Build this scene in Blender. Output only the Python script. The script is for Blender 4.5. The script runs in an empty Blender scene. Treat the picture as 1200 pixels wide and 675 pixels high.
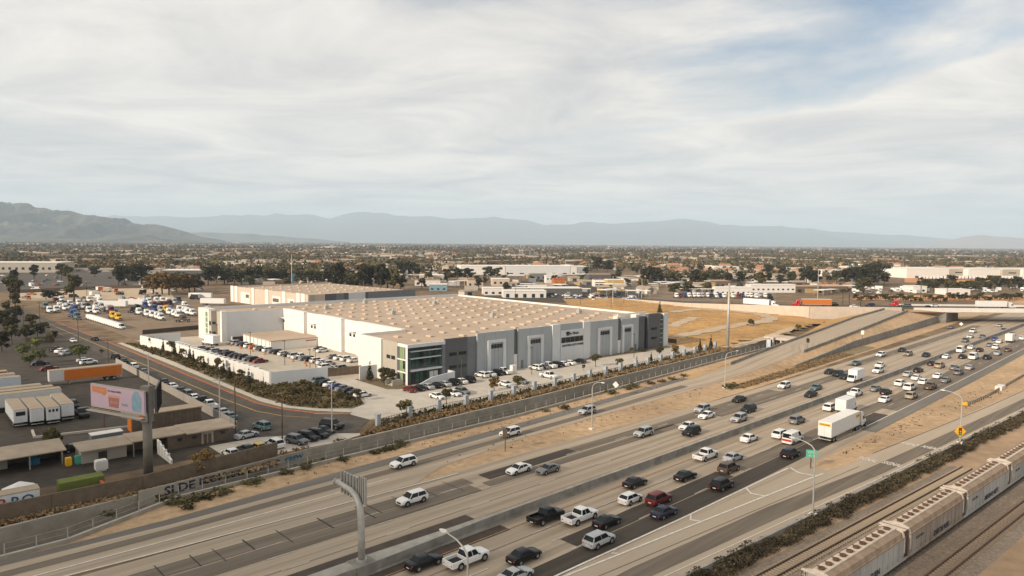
import bpy, math, random
import numpy as np
from mathutils import Vector, Matrix
from mathutils.geometry import delaunay_2d_cdt
random.seed(11)
rng = np.random.default_rng(5)
scene = bpy.context.scene
col = scene.collection
R = math.radians

# ------------------------------------------------------------------ camera
F, CAMZ = 820.0, 38.5                      # focal length in photo pixels, drone height in metres
PITCH = math.atan((337.5 - 284) / F)
ROLL = R(0.5)
cam = bpy.data.cameras.new('camera')
cam.sensor_width = 36.0
cam.lens = F / 1200 * 36
cam.clip_start = 1.0
cam.clip_end = 90000
camo = bpy.data.objects.new('camera', cam)
col.objects.link(camo)
_cp, _sp = math.cos(PITCH), math.sin(PITCH)
_c, _s = math.cos(ROLL), math.sin(ROLL)
_r = Vector((1, 0, 0)); _u = Vector((0, _sp, _cp)); _f = Vector((0, _cp, -_sp))
_X = _r * _c + _u * _s; _Y = -_r * _s + _u * _c; _Z = -_f
camo.matrix_world = Matrix(((_X.x, _Y.x, _Z.x, 0), (_X.y, _Y.y, _Z.y, 0), (_X.z, _Y.z, _Z.z, CAMZ), (0, 0, 0, 1)))
scene.camera = camo

# ------------------------------------------------------------------ light, sky, exposure
SUN_EL = R(23)
SUN_DIR = Vector((-0.77, -0.64, 0)).normalized()     # horizontal direction towards the sun
SUN_STRENGTH = 5.0
SKY_STRENGTH = 0.10
EXPOSURE = 0.2
HAZE_DENSITY = 6.5e-5
scene.view_settings.view_transform = 'Standard'
scene.view_settings.look = 'None'
scene.view_settings.exposure = EXPOSURE
scene.view_settings.gamma = 1
scene.view_settings.use_curve_mapping = False
scene.render.engine = 'CYCLES'
scene.cycles.use_denoising = True
scene.cycles.max_bounces = 5
scene.cycles.diffuse_bounces = 3
scene.cycles.glossy_bounces = 2
scene.cycles.transmission_bounces = 2
scene.cycles.volume_bounces = 2
scene.cycles.transparent_max_bounces = 6
scene.cycles.caustics_reflective = False
scene.cycles.caustics_refractive = False

sun = bpy.data.lights.new('sun', 'SUN')
sun.energy = SUN_STRENGTH
sun.angle = R(0.6)
sun.color = (1.0, 0.84, 0.66)
suno = bpy.data.objects.new('sun', sun)
col.objects.link(suno)
_toward = (SUN_DIR * math.cos(SUN_EL) + Vector((0, 0, math.sin(SUN_EL))))
suno.rotation_euler = _toward.to_track_quat('Z', 'Y').to_euler()
suno.location = (0, 0, 200)

world = bpy.data.worlds.new('World')
scene.world = world
world.use_nodes = True
nt = world.node_tree
for n in list(nt.nodes): nt.nodes.remove(n)
def N(t, **k):
    n = nt.nodes.new(t)
    for a, b in k.items(): setattr(n, a, b)
    return n
L = lambda a, b: nt.links.new(a, b)
out = N('ShaderNodeOutputWorld'); bg = N('ShaderNodeBackground'); L(bg.outputs[0], out.inputs[0])
bg.inputs[1].default_value = SKY_STRENGTH
sky = N('ShaderNodeTexSky', sky_type='NISHITA'); sky.sun_disc = False
sky.sun_elevation = SUN_EL
sky.sun_rotation = math.atan2(SUN_DIR.x, SUN_DIR.y)
sky.air_density = 1.0; sky.dust_density = 2.0; sky.ozone_density = 1.0
tc = N('ShaderNodeTexCoord'); sep = N('ShaderNodeSeparateXYZ'); L(tc.outputs['Generated'], sep.inputs[0])
# project the view direction on a flat cloud deck
mz = N('ShaderNodeMath', operation='MAXIMUM'); L(sep.outputs[2], mz.inputs[0]); mz.inputs[1].default_value = 0.0
az = N('ShaderNodeMath', operation='ADD'); L(mz.outputs[0], az.inputs[0]); az.inputs[1].default_value = 0.07
dx = N('ShaderNodeMath', operation='DIVIDE'); L(sep.outputs[0], dx.inputs[0]); L(az.outputs[0], dx.inputs[1])
dy = N('ShaderNodeMath', operation='DIVIDE'); L(sep.outputs[1], dy.inputs[0]); L(az.outputs[0], dy.inputs[1])
cmb = N('ShaderNodeCombineXYZ'); L(dx.outputs[0], cmb.inputs[0]); L(dy.outputs[0], cmb.inputs[1])
mp = N('ShaderNodeMapping'); L(cmb.outputs[0], mp.inputs[0])
mp.inputs['Location'].default_value = (5.1, 4.7, 3); mp.inputs['Rotation'].default_value = (0, 0, R(20)); mp.inputs['Scale'].default_value = (0.46, 0.50, 1)
n1 = N('ShaderNodeTexNoise'); L(mp.outputs[0], n1.inputs['Vector'])
n1.inputs['Scale'].default_value = 0.9; n1.inputs['Detail'].default_value = 9; n1.inputs['Roughness'].default_value = 0.58; n1.inputs['Distortion'].default_value = 0.35
n2 = N('ShaderNodeTexNoise'); L(mp.outputs[0], n2.inputs['Vector'])
n2.inputs['Scale'].default_value = 1.9; n2.inputs['Detail'].default_value = 9; n2.inputs['Roughness'].default_value = 0.6; n2.inputs['Distortion'].default_value = 0.6
mask = N('ShaderNodeMapRange'); L(n1.outputs[0], mask.inputs[0])
mask.inputs[1].default_value = 0.33; mask.inputs[2].default_value = 0.47; mask.inputs[3].default_value = 0.05; mask.inputs[4].default_value = 1.0
ramp = N('ShaderNodeValToRGB'); L(n2.outputs[0], ramp.inputs[0])
ramp.color_ramp.elements[0].position = 0.30; ramp.color_ramp.elements[0].color = (5.3, 5.25, 5.3, 1)
ramp.color_ramp.elements[1].position = 0.66; ramp.color_ramp.elements[1].color = (8.9, 8.35, 7.6, 1)
inv = N('ShaderNodeMath', operation='SUBTRACT'); inv.inputs[0].default_value = 1.0; L(mask.outputs[0], inv.inputs[1])
low = N('ShaderNodeMapRange', interpolation_type='SMOOTHSTEP'); L(sep.outputs[2], low.inputs[0]); low.inputs[1].default_value = 0.05; low.inputs[2].default_value = 0.24
gap = N('ShaderNodeMath', operation='MULTIPLY'); L(inv.outputs[0], gap.inputs[0]); L(low.outputs[0], gap.inputs[1])      # slanting sight lines close the gaps low in the sky
cov = N('ShaderNodeMath', operation='SUBTRACT'); cov.inputs[0].default_value = 1.0; L(gap.outputs[0], cov.inputs[1])
mixc = N('ShaderNodeMix', data_type='RGBA'); L(cov.outputs[0], mixc.inputs[0]); L(sky.outputs[0], mixc.inputs[6]); L(ramp.outputs[0], mixc.inputs[7])
L(mixc.outputs[2], bg.inputs[0])

# ------------------------------------------------------------------ geometry helpers
def G(px, py, z=0.0):
    """point of the plane at height z that the photograph shows at a pixel"""
    a = (px - 600) / F; b = -(py - 337.5) / F
    a, b = a * _c - b * _s, a * _s + b * _c
    t = (z - CAMZ) / (-_sp + b * _cp)
    return Vector((a * t, (_cp + b * _sp) * t, z))
def P(p):
    x, y, z = p; dz = z - CAMZ
    f = y * _cp - dz * _sp; u = y * _sp + dz * _cp
    a, b = x / f, u / f
    return 600 + (a * _c + b * _s) * F, 337.5 - (-a * _s + b * _c) * F
# freeway frame: s metres along the median, n metres to its right
A0 = R(46.5)
OD = Vector((math.sin(A0), math.cos(A0), 0)); ON = Vector((math.cos(A0), -math.sin(A0), 0)); OO = Vector((0.281, 95.952, 0))
def mcurve(s): return -1.927e-5 * s * s - 8.449e-3 * s + 0.025
def RD(s, n, z=0.0): return OO + OD * s + ON * (n + mcurve(s)) + Vector((0, 0, z))
def RDrot(s): return R(90) - A0 - math.atan(-3.85e-5 * s - 8.449e-3)
def sn_of(p):
    d = Vector((p[0], p[1], 0)) - OO; s = d.dot(OD)
    return s, d.dot(ON) - mcurve(s)
# building frame: u along the warehouse front, v away from the freeway
BA = R(48); BU = Vector((math.sin(BA), math.cos(BA), 0)); BV = Vector((-math.cos(BA), math.sin(BA), 0)); BROT = R(42)
def B(u, v, z=0.0): return BU * u + BV * v + Vector((0, 0, z))
def uv_of(p): return p[0] * BU.x + p[1] * BU.y, p[0] * BV.x + p[1] * BV.y

class MB:
    def __init__(self): self.v = []; self.f = []; self.m = []; self.uv = None
    def poly(self, pts, m=0):
        i = len(self.v); self.v += [tuple(p) for p in pts]; self.f.append(tuple(range(i, i + len(pts)))); self.m.append(m)
    def box(self, x0, x1, y0, y1, z0, z1, m=0, top=None, T=None):
        p = [(x0, y0, z0), (x1, y0, z0), (x1, y1, z0), (x0, y1, z0), (x0, y0, z1), (x1, y0, z1), (x1, y1, z1), (x0, y1, z1)]
        if T: p = [tuple(T(*q)) for q in p]
        i = len(self.v); self.v += p
        for k, q in enumerate(((0, 3, 2, 1), (4, 5, 6, 7), (0, 1, 5, 4), (1, 2, 6, 5), (2, 3, 7, 6), (3, 0, 4, 7))):
            self.f.append(tuple(i + j for j in q)); self.m.append(top if (k == 1 and top is not None) else m)
        return self
    def prism(self, poly, z0, z1, m=0, top=None):
        n = len(poly); i = len(self.v)
        self.v += [(p[0], p[1], z0) for p in poly] + [(p[0], p[1], z1) for p in poly]
        self.f.append(tuple(range(i + n, i + 2 * n))); self.m.append(m if top is None else top)
        self.f.append(tuple(range(i + n - 1, i - 1, -1))); self.m.append(m)
        for k in range(n):
            a, b = k, (k + 1) % n
            self.f.append((i + a, i + b, i + n + b, i + n + a)); self.m.append(m)
        return self
    def loft(self, rings, m=0, caps=True, close=True):
        n = len(rings[0]); i = len(self.v)
        for r in rings: self.v += [tuple(p) for p in r]
        for k in range(len(rings) - 1):
            for j in range(n if close else n - 1):
                a = i + k * n + j; b = i + k * n + (j + 1) % n
                self.f.append((a, b, b + n, a + n)); self.m.append(m)
        if caps:
            self.f.append(tuple(range(i + n - 1, i - 1, -1))); self.m.append(m)
            e = i + (len(rings) - 1) * n
            self.f.append(tuple(range(e, e + n))); self.m.append(m)
        return self
    def tube(self, p0, p1, r0, r1=None, n=8, m=0):
        p0, p1 = Vector(p0), Vector(p1); r1 = r0 if r1 is None else r1
        d = (p1 - p0).normalized(); a = d.orthogonal().normalized(); b = d.cross(a)
        rg = lambda p, r: [p + a * (r * math.cos(2 * math.pi * k / n)) + b * (r * math.sin(2 * math.pi * k / n)) for k in range(n)]
        return self.loft([rg(p0, r0), rg(p1, r1)], m)
    def path(self, pts, r, n=8, m=0):
        pts = [Vector(p) for p in pts]; rings = []
        rr = r if isinstance(r, (list, tuple)) else [r] * len(pts)
        a = None
        for k, p in enumerate(pts):
            d = (pts[min(k + 1, len(pts) - 1)] - pts[max(k - 1, 0)]).normalized()
            a = d.orthogonal().normalized() if a is None else (a - d * a.dot(d)).normalized()
            b = d.cross(a)
            rings.append([p + a * (rr[k] * math.cos(2 * math.pi * j / n)) + b * (rr[k] * math.sin(2 * math.pi * j / n)) for j in range(n)])
        return self.loft(rings, m)
    def mesh(self, name, mats, smooth=False):
        me = bpy.data.meshes.new(name); me.from_pydata([tuple(p) for p in self.v], [], self.f)
        for x in (mats if isinstance(mats, (list, tuple)) else [mats]): me.materials.append(x)
        if any(self.m): me.polygons.foreach_set('material_index', self.m)
        if smooth:
            me.polygons.foreach_set('use_smooth', [True] * len(me.polygons))
            if smooth != True: me.set_sharp_from_angle(angle=R(smooth))
        if self.uv:
            ul = me.uv_layers.new(name='uv')
            ul.data.foreach_set('uv', [c for f in self.f for i in f for c in self.uv[i]])
        me.update(); return me
    def build(self, name, mats, parent=None, loc=None, rot=0, smooth=False):
        return obj(name, self.mesh(name, mats, smooth), parent, loc, rot)

def obj(name, me, parent=None, loc=None, rot=0):
    o = bpy.data.objects.new(name, me); col.objects.link(o)
    if parent is not None: o.parent = parent
    if loc is not None: o.location = loc
    if rot: o.rotation_euler = (0, 0, rot)
    return o
def tag(o, label=None, cat=None, group=None, kind=None):
    if label: o['label'] = label
    if cat: o['category'] = cat
    if group: o['group'] = group
    if kind: o['kind'] = kind
    return o
def thing(name, loc, rot, label, cat, group=None):
    return tag(obj(name, None, None, loc, rot), label, cat, group)
KIDS = {}
def kids(o):
    k = o.name
    if k not in KIDS: KIDS[k] = list(o.children)
    return KIDS[k]
def copy_tree(o, parent=None):
    c = o.copy(); col.objects.link(c); c.parent = parent
    for ch in kids(o): copy_tree(ch, c)
    return c
def place(proto, loc, rot=0, scale=None, color=None):
    """first use takes the prototype itself, later uses copy it with its parts"""
    if not proto.get('_used'):
        kids(proto)
        for ch in proto.children_recursive: kids(ch)
        proto['_used'] = 1; c = proto
        PROTO_USED.append(proto)
        TEMPLATE[proto.name] = proto
    else:
        c = copy_tree(proto)
    c.location = loc; c.rotation_euler = (0, 0, rot)
    if scale is not None: c.scale = scale if isinstance(scale, (tuple, list)) else (scale,) * 3
    if color is not None:
        c.color = color
        for ch in c.children: ch.color = color
    return c
PROTO_USED = []; TEMPLATE = {}

# things whose labels are told by their order from the left among their like
REG = []
def reg(o, phrase, zone, cat, group=None):
    tag(o, None, cat, group); REG.append((o, phrase, zone))
ORD = ['first', 'second', 'third', 'fourth', 'fifth', 'sixth', 'seventh', 'eighth', 'ninth', 'tenth', 'eleventh', 'twelfth', 'thirteenth', 'fourteenth', 'fifteenth', 'sixteenth', 'seventeenth', 'eighteenth', 'nineteenth', 'twentieth']
def ordw(i):
    if i < 20: return ORD[i]
    t = {2: 'twenty', 3: 'thirty', 4: 'forty', 5: 'fifty', 6: 'sixty', 7: 'seventy', 8: 'eighty', 9: 'ninety'}
    k = i + 1
    if k >= 100: return str(k) + 'th'
    if k % 10 == 0: return t[k // 10][:-1] + 'ieth'
    return t[k // 10] + '-' + ORD[k % 10 - 1]
def finish_labels():
    d = {}
    for o, ph, zn in REG: d.setdefault((ph, zn), []).append(o)
    for (ph, zn), os_ in d.items():
        os_.sort(key=lambda o: P(o.matrix_basis.translation)[0])
        n = len(os_)
        for i, o in enumerate(os_):
            if n == 1: o['label'] = f'only {ph} {zn}'
            elif i == 0: o['label'] = f'leftmost {ph} {zn}'
            elif i == n - 1 and n > 2: o['label'] = f'rightmost {ph} {zn}'
            else: o['label'] = f'{ordw(i)} {ph} from the left {zn}'

# ------------------------------------------------------------------ materials
MT = {}
def mat(name, c, rough=0.85, var=0.18, scale=1.0, spec=0.25, metal=0.0, coord='pos', stretch=(1, 1, 1), c2=None, var2=0.0, scale2=0.05, bump=0.0, detail=5, rot=0.0, contrast=(0.3, 0.7)):
    m = bpy.data.materials.new(name); m.use_nodes = True; t = m.node_tree; bs = t.nodes['Principled BSDF']
    bs.inputs['Roughness'].default_value = rough; bs.inputs['Specular IOR Level'].default_value = spec; bs.inputs['Metallic'].default_value = metal
    if coord == 'pos': src = t.nodes.new('ShaderNodeNewGeometry').outputs['Position']
    elif coord == 'uv': src = t.nodes.new('ShaderNodeTexCoord').outputs['UV']
    else: src = t.nodes.new('ShaderNodeTexCoord').outputs['Object']
    mp = t.nodes.new('ShaderNodeMapping'); t.links.new(src, mp.inputs[0]); mp.inputs['Scale'].default_value = stretch; mp.inputs['Rotation'].default_value = (0, 0, rot)
    nz = t.nodes.new('ShaderNodeTexNoise'); t.links.new(mp.outputs[0], nz.inputs['Vector']); nz.inputs['Scale'].default_value = scale; nz.inputs['Detail'].default_value = detail; nz.inputs['Roughness'].default_value = 0.6
    mr = t.nodes.new('ShaderNodeMapRange'); t.links.new(nz.outputs[0], mr.inputs[0]); mr.inputs[1].default_value, mr.inputs[2].default_value = contrast
    mx = t.nodes.new('ShaderNodeMix'); mx.data_type = 'RGBA'; t.links.new(mr.outputs[0], mx.inputs[0])
    lo = tuple(x * (1 - var) for x in c); hi = c2 if c2 else tuple(min(1, x * (1 + var)) for x in c)
    mx.inputs[6].default_value = (*lo, 1); mx.inputs[7].default_value = (*hi, 1)
    res = mx.outputs[2]
    if var2:
        n2 = t.nodes.new('ShaderNodeTexNoise'); t.links.new(mp.outputs[0], n2.inputs['Vector']); n2.inputs['Scale'].default_value = scale2; n2.inputs['Detail'].default_value = 3
        r2 = t.nodes.new('ShaderNodeMapRange'); t.links.new(n2.outputs[0], r2.inputs[0]); r2.inputs[1].default_value = 0.3; r2.inputs[2].default_value = 0.7; r2.inputs[3].default_value = 1 - var2; r2.inputs[4].default_value = 1 + var2 * 0.5
        ml = t.nodes.new('ShaderNodeVectorMath'); ml.operation = 'SCALE'; t.links.new(res, ml.inputs[0]); t.links.new(r2.outputs[0], ml.inputs['Scale']); res = ml.outputs[0]
    t.links.new(res, bs.inputs['Base Color'])
    if bump:
        bp = t.nodes.new('ShaderNodeBump'); bp.inputs['Strength'].default_value = bump; bp.inputs['Distance'].default_value = 0.1; t.links.new(nz.outputs[0], bp.inputs['Height']); t.links.new(bp.outputs[0], bs.inputs['Normal'])
    MT[name] = m; return m

def foliage_mat(name, c, c2, rv=0.35):
    m = bpy.data.materials.new(name); m.use_nodes = True; t = m.node_tree; bs = t.nodes['Principled BSDF']
    bs.inputs['Roughness'].default_value = 0.75; bs.inputs['Specular IOR Level'].default_value = 0.15
    oi = t.nodes.new('ShaderNodeObjectInfo'); nz = t.nodes.new('ShaderNodeTexNoise'); ge = t.nodes.new('ShaderNodeNewGeometry')
    t.links.new(ge.outputs['Position'], nz.inputs['Vector']); nz.inputs['Scale'].default_value = 0.45; nz.inputs['Detail'].default_value = 3
    mr = t.nodes.new('ShaderNodeMapRange'); t.links.new(nz.outputs[0], mr.inputs[0]); mr.inputs[1].default_value = 0.35; mr.inputs[2].default_value = 0.65
    mx = t.nodes.new('ShaderNodeMix'); mx.data_type = 'RGBA'; t.links.new(mr.outputs[0], mx.inputs[0]); mx.inputs[6].default_value = (*c, 1); mx.inputs[7].default_value = (*c2, 1)
    ra = t.nodes.new('ShaderNodeMapRange'); t.links.new(oi.outputs['Random'], ra.inputs[0]); ra.inputs[3].default_value = 1 - rv; ra.inputs[4].default_value = 1 + rv
    sc = t.nodes.new('ShaderNodeVectorMath'); sc.operation = 'SCALE'; t.links.new(mx.outputs[2], sc.inputs[0]); t.links.new(ra.outputs[0], sc.inputs['Scale'])
    t.links.new(sc.outputs[0], bs.inputs['Base Color'])
    MT[name] = m; return m

def paint_mat(name, rough=0.28):
    m = bpy.data.materials.new(name); m.use_nodes = True; t = m.node_tree; bs = t.nodes['Principled BSDF']
    oi = t.nodes.new('ShaderNodeObjectInfo'); tcn = t.nodes.new('ShaderNodeTexCoord'); nz = t.nodes.new('ShaderNodeTexNoise'); nz.inputs['Scale'].default_value = 2.0
    t.links.new(tcn.outputs['Object'], nz.inputs['Vector'])
    mr = t.nodes.new('ShaderNodeMapRange'); t.links.new(nz.outputs[0], mr.inputs[0]); mr.inputs[3].default_value = 0.86; mr.inputs[4].default_value = 1.05
    sc = t.nodes.new('ShaderNodeVectorMath'); sc.operation = 'SCALE'; t.links.new(oi.outputs['Color'], sc.inputs[0]); t.links.new(mr.outputs[0], sc.inputs['Scale'])
    t.links.new(sc.outputs[0], bs.inputs['Base Color']); bs.inputs['Roughness'].default_value = rough; bs.inputs['Specular IOR Level'].default_value = 0.32
    MT[name] = m; return m

def glass_mat(name, c, rough=0.06):
    m = bpy.data.materials.new(name); m.use_nodes = True; bs = m.node_tree.nodes['Principled BSDF']
    bs.inputs['Base Color'].default_value = (*c, 1); bs.inputs['Roughness'].default_value = rough; bs.inputs['Specular IOR Level'].default_value = 0.5
    MT[name] = m; return m

def tyre_wear(m):
    # two darker wheel paths and an oil stain along every lane, from the across-road coordinate
    t = m.node_tree; bs = t.nodes['Principled BSDF']; link = bs.inputs['Base Color'].links[0]; src = link.from_socket
    tcn = t.nodes.new('ShaderNodeTexCoord'); sx = t.nodes.new('ShaderNodeSeparateXYZ'); t.links.new(tcn.outputs['UV'], sx.inputs[0])
    def mth(op, a, b=None):
        q = t.nodes.new('ShaderNodeMath'); q.operation = op
        for k, v_ in enumerate((a, b)):
            if v_ is None: continue
            if isinstance(v_, (int, float)): q.inputs[k].default_value = v_
            else: t.links.new(v_, q.inputs[k])
        return q.outputs[0]
    n_ = sx.outputs[1]; pos = mth('GREATER_THAN', n_, 0.0)
    te = mth('DIVIDE', mth('SUBTRACT', n_, 2.65), 3.37); tw = mth('DIVIDE', mth('ADD', n_, 2.95), 3.66)
    tt = mth('ADD', mth('MULTIPLY', te, pos), mth('MULTIPLY', tw, mth('SUBTRACT', 1.0, pos)))
    w1 = mth('COSINE', mth('MULTIPLY', tt, 6.28318)); w2 = mth('COSINE', mth('MULTIPLY', tt, 12.56637))
    k_ = mth('ADD', mth('MULTIPLY', w1, 0.085), mth('MULTIPLY', w2, -0.035))
    nz = t.nodes.new('ShaderNodeTexNoise'); mp_ = t.nodes.new('ShaderNodeMapping'); t.links.new(tcn.outputs['UV'], mp_.inputs[0]); mp_.inputs['Scale'].default_value = (.03, .12, 1); t.links.new(mp_.outputs[0], nz.inputs['Vector']); nz.inputs['Scale'].default_value = 1.0
    amp = mth('MULTIPLY', nz.outputs[0], 2.2)
    f_ = mth('ADD', 1.0, mth('MULTIPLY', k_, amp))
    sc = t.nodes.new('ShaderNodeVectorMath'); sc.operation = 'SCALE'; t.links.new(src, sc.inputs[0]); t.links.new(f_, sc.inputs['Scale']); t.links.new(sc.outputs[0], bs.inputs['Base Color'])
RROT = -(R(90) - A0)
mat('dirt', (0.46, 0.315, 0.185), var=0.2, scale=0.6, var2=0.25, scale2=0.04, bump=0.4, detail=8, contrast=(0.34, 0.66))
mat('ground', (0.16, 0.108, 0.06), var=0.4, scale=0.12, c2=(0.27, 0.18, 0.10), var2=0.25, scale2=0.015)
mat('field', (0.43, 0.24, 0.08), var=0.2, scale=0.3, c2=(0.52, 0.31, 0.12), detail=8, var2=0.25, scale2=0.04, bump=0.3)
mat('path_dirt', (0.46, 0.36, 0.25), var=0.15, scale=0.4)
mat('berm', (0.52, 0.25, 0.09), var=0.2, scale=0.2)
mat('scrub', (0.22, 0.17, 0.10), var=0.3, scale=0.6, c2=(0.30, 0.23, 0.13))
mat('road_concrete', (0.385, 0.312, 0.23), coord='uv', var=0.13, scale=1.0, stretch=(0.02, 0.75, 1), var2=0.16, scale2=2.2, rough=0.8, detail=6)
tyre_wear(MT['road_concrete'])
mat('road_concrete_new', (0.41, 0.335, 0.25), coord='uv', var=0.08, scale=0.6, stretch=(0.05, 0.6, 1))
mat('road_asphalt', (0.068, 0.056, 0.044), coord='uv', var=0.25, scale=1.0, stretch=(0.03, 0.7, 1), var2=0.2, scale2=1.5)
mat('road_worn', (0.175, 0.143, 0.108), coord='uv', var=0.25, scale=1.0, stretch=(0.025, 0.8, 1), var2=0.2, scale2=1.7)
mat('shoulder_asphalt', (0.16, 0.145, 0.125), coord='uv', var=0.2, scale=0.5, stretch=(0.06, 0.5, 1))
mat('patch_brown', (0.078, 0.06, 0.047), coord='uv', var=0.2, scale=0.6)
mat('seal', (0.04, 0.037, 0.034))
mat('street_asphalt', (0.092, 0.077, 0.062), var=0.22, scale=0.5, var2=0.25, scale2=0.06)
mat('yard_asphalt', (0.066, 0.054, 0.042), var=0.25, scale=0.4, var2=0.3, scale2=0.05)
mat('yard_brown', (0.22, 0.16, 0.105), var=0.2, scale=0.3, var2=0.2, scale2=0.05)
mat('lot_concrete', (0.50, 0.45, 0.38), var=0.08, scale=0.3, var2=0.1, scale2=0.06)
mat('court_concrete', (0.46, 0.40, 0.32), var=0.1, scale=0.3, var2=0.12, scale2=0.06)
mat('sidewalk', (0.48, 0.43, 0.36), var=0.1, scale=0.6)
mat('kerb_red', (0.40, 0.13, 0.075), var=0.2, scale=0.8)
mat('paint_white', (0.66, 0.61, 0.53), var=0.18, scale=1.5)
mat('paint_worn', (0.58, 0.53, 0.46), var=0.3, scale=1.5)
mat('paint_yellow', (0.50, 0.33, 0.10), var=0.2, scale=1.5)
mat('paint_orange', (0.42, 0.24, 0.13), var=0.3, scale=1.5)
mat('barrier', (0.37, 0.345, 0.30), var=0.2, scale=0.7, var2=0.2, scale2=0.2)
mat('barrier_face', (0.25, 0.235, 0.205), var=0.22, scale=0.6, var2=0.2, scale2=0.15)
mat('channel', (0.33, 0.295, 0.24), var=0.18, scale=0.5, var2=0.2, scale2=0.08)
mat('channel_floor', (0.13, 0.10, 0.07), var=0.3, scale=0.3)
mat('mulch', (0.16, 0.115, 0.07), var=0.3, scale=0.8, c2=(0.21, 0.17, 0.09))
mat('wall_white', (0.72, 0.70, 0.66), coord='obj', var=0.04, scale=0.4, rough=0.7)
mat('wall_offwhite', (0.68, 0.65, 0.60), coord='obj', var=0.06, scale=0.5)
mat('wall_light', (0.37, 0.395, 0.41), coord='obj', var=0.04, scale=0.3, rough=0.7)
mat('wall_lighter', (0.62, 0.635, 0.64), coord='obj', var=0.04, scale=0.3, rough=0.7)
mat('wall_dark', (0.105, 0.11, 0.115), coord='obj', var=0.08, scale=0.4, rough=0.65)
mat('wall_mid', (0.17, 0.185, 0.195), coord='obj', var=0.08, scale=0.4, rough=0.65)
mat('wall_tan', (0.42, 0.38, 0.315), coord='obj', var=0.06, scale=0.4)
mat('wall_brown', (0.15, 0.112, 0.078), coord='obj', var=0.2, scale=0.8)
mat('wall_beige', (0.55, 0.46, 0.37), coord='obj', var=0.08, scale=0.4)
mat('wall_grey', (0.34, 0.31, 0.27), coord='obj', var=0.12, scale=0.2)
mat('trim_red', (0.42, 0.10, 0.05), coord='obj', var=0.1)
mat('roof_tan', (0.44, 0.34, 0.25), coord='pos', var=0.07, scale=0.3, var2=0.14, scale2=0.05)
mat('roof_grey', (0.36, 0.29, 0.215), coord='pos', var=0.15, scale=0.4, var2=0.15, scale2=0.06)
mat('roof_white', (0.72, 0.69, 0.64), coord='obj', var=0.06, scale=0.4)
mat('roof_clay', (0.36, 0.19, 0.115), coord='obj', var=0.25, scale=0.6)
mat('skylight', (0.49, 0.385, 0.285), coord='obj', var=0.05, rough=0.4)
mat('steel', (0.35, 0.335, 0.30), coord='obj', var=0.15, scale=1.0, rough=0.5, metal=0.3)
mat('column_steel', (0.17, 0.155, 0.13), coord='obj', var=0.15, scale=1.0, rough=0.6)
mat('suburb_wall', (0.42, 0.34, 0.26), coord='pos', var=0.2, scale=0.05)
mat('suburb_wall_dark', (0.27, 0.20, 0.14), coord='pos', var=0.2, scale=0.05)
mat('suburb_roof_pale', (0.50, 0.44, 0.37), coord='pos', var=0.2, scale=0.05)
mat('galvanized', (0.44, 0.43, 0.40), coord='obj', var=0.12, scale=1.2, rough=0.5, metal=0.3)
mat('pole_dark', (0.085, 0.07, 0.055), coord='obj', var=0.2, scale=1.0)
mat('pole_wood', (0.12, 0.085, 0.055), coord='obj', var=0.3, scale=1.0, stretch=(4, 4, 0.3))
mat('black', (0.022, 0.021, 0.02), coord='obj', var=0.2, rough=0.7)
mat('tyre', (0.022, 0.021, 0.021), coord='obj', var=0.2, rough=0.85)
mat('rim', (0.35, 0.35, 0.35), coord='obj', var=0.1, rough=0.35, metal=0.6)
mat('chrome', (0.5, 0.5, 0.5), coord='obj', var=0.1, rough=0.25, metal=0.8)
mat('lamp_clear', (0.75, 0.75, 0.72), coord='obj', var=0.03, rough=0.15)
mat('lamp_red', (0.45, 0.035, 0.025), coord='obj', var=0.1, rough=0.2)
mat('lamp_amber', (0.7, 0.3, 0.03), coord='obj', var=0.1, rough=0.3)
mat('sign_yellow', (0.78, 0.43, 0.02), coord='obj', var=0.05)
mat('sign_green', (0.10, 0.42, 0.30), coord='obj', var=0.05)
mat('hopper', (0.43, 0.425, 0.40), coord='obj', var=0.12, scale=0.7, stretch=(1, 1, 0.35), var2=0.15, scale2=0.25)
mat('hopper_rust', (0.33, 0.24, 0.175), coord='obj', var=0.25, scale=0.6, c2=(0.40, 0.355, 0.31), stretch=(1, 1, 0.4))
mat('hopper_roof', (0.30, 0.21, 0.145), coord='obj', var=0.25, scale=0.9, c2=(0.37, 0.285, 0.21))
mat('hopper_deck', (0.62, 0.53, 0.43), coord='obj', var=0.15, scale=1.0)
mat('rust', (0.13, 0.075, 0.045), coord='obj', var=0.3, scale=1.5)
mat('rail_steel', (0.085, 0.05, 0.033), var=0.2, scale=1.0, rough=0.6)
mat('tie_old', (0.20, 0.155, 0.115), coord='obj', var=0.25, scale=2.0)
mat('tie', (0.36, 0.29, 0.21), coord='obj', var=0.2, scale=2.0)
mat('ballast', (0.235, 0.185, 0.14), var=0.35, scale=2.5, var2=0.2, scale2=0.08, bump=0.5)
mat('rail_dirt', (0.36, 0.25, 0.155), var=0.2, scale=0.3, var2=0.2, scale2=0.04)
mat('graffiti_dark', (0.03, 0.032, 0.05), coord='obj', var=0.3)
mat('graffiti_teal', (0.03, 0.13, 0.20), coord='obj', var=0.3)
mat('graffiti_red', (0.35, 0.05, 0.05), coord='obj', var=0.3)
mat('graffiti_white', (0.7, 0.68, 0.66), coord='obj', var=0.2)
mat('lime', (0.13, 0.155, 0.035), coord='obj', var=0.1, scale=1.0)
mat('orange_panel', (0.55, 0.155, 0.02), coord='obj', var=0.06)
mat('trailer_white', (0.66, 0.66, 0.65), coord='obj', var=0.07, scale=0.8)
mat('trailer_roof', (0.36, 0.285, 0.205), coord='obj', var=0.12, scale=0.8)
mat('bb_pink', (0.46, 0.35, 0.42), coord='obj', var=0.04, scale=0.3)
mat('bb_orange', (0.48, 0.2, 0.08), coord='obj', var=0.1)
mat('bb_brown', (0.32, 0.15, 0.12), coord='obj', var=0.1)
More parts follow.
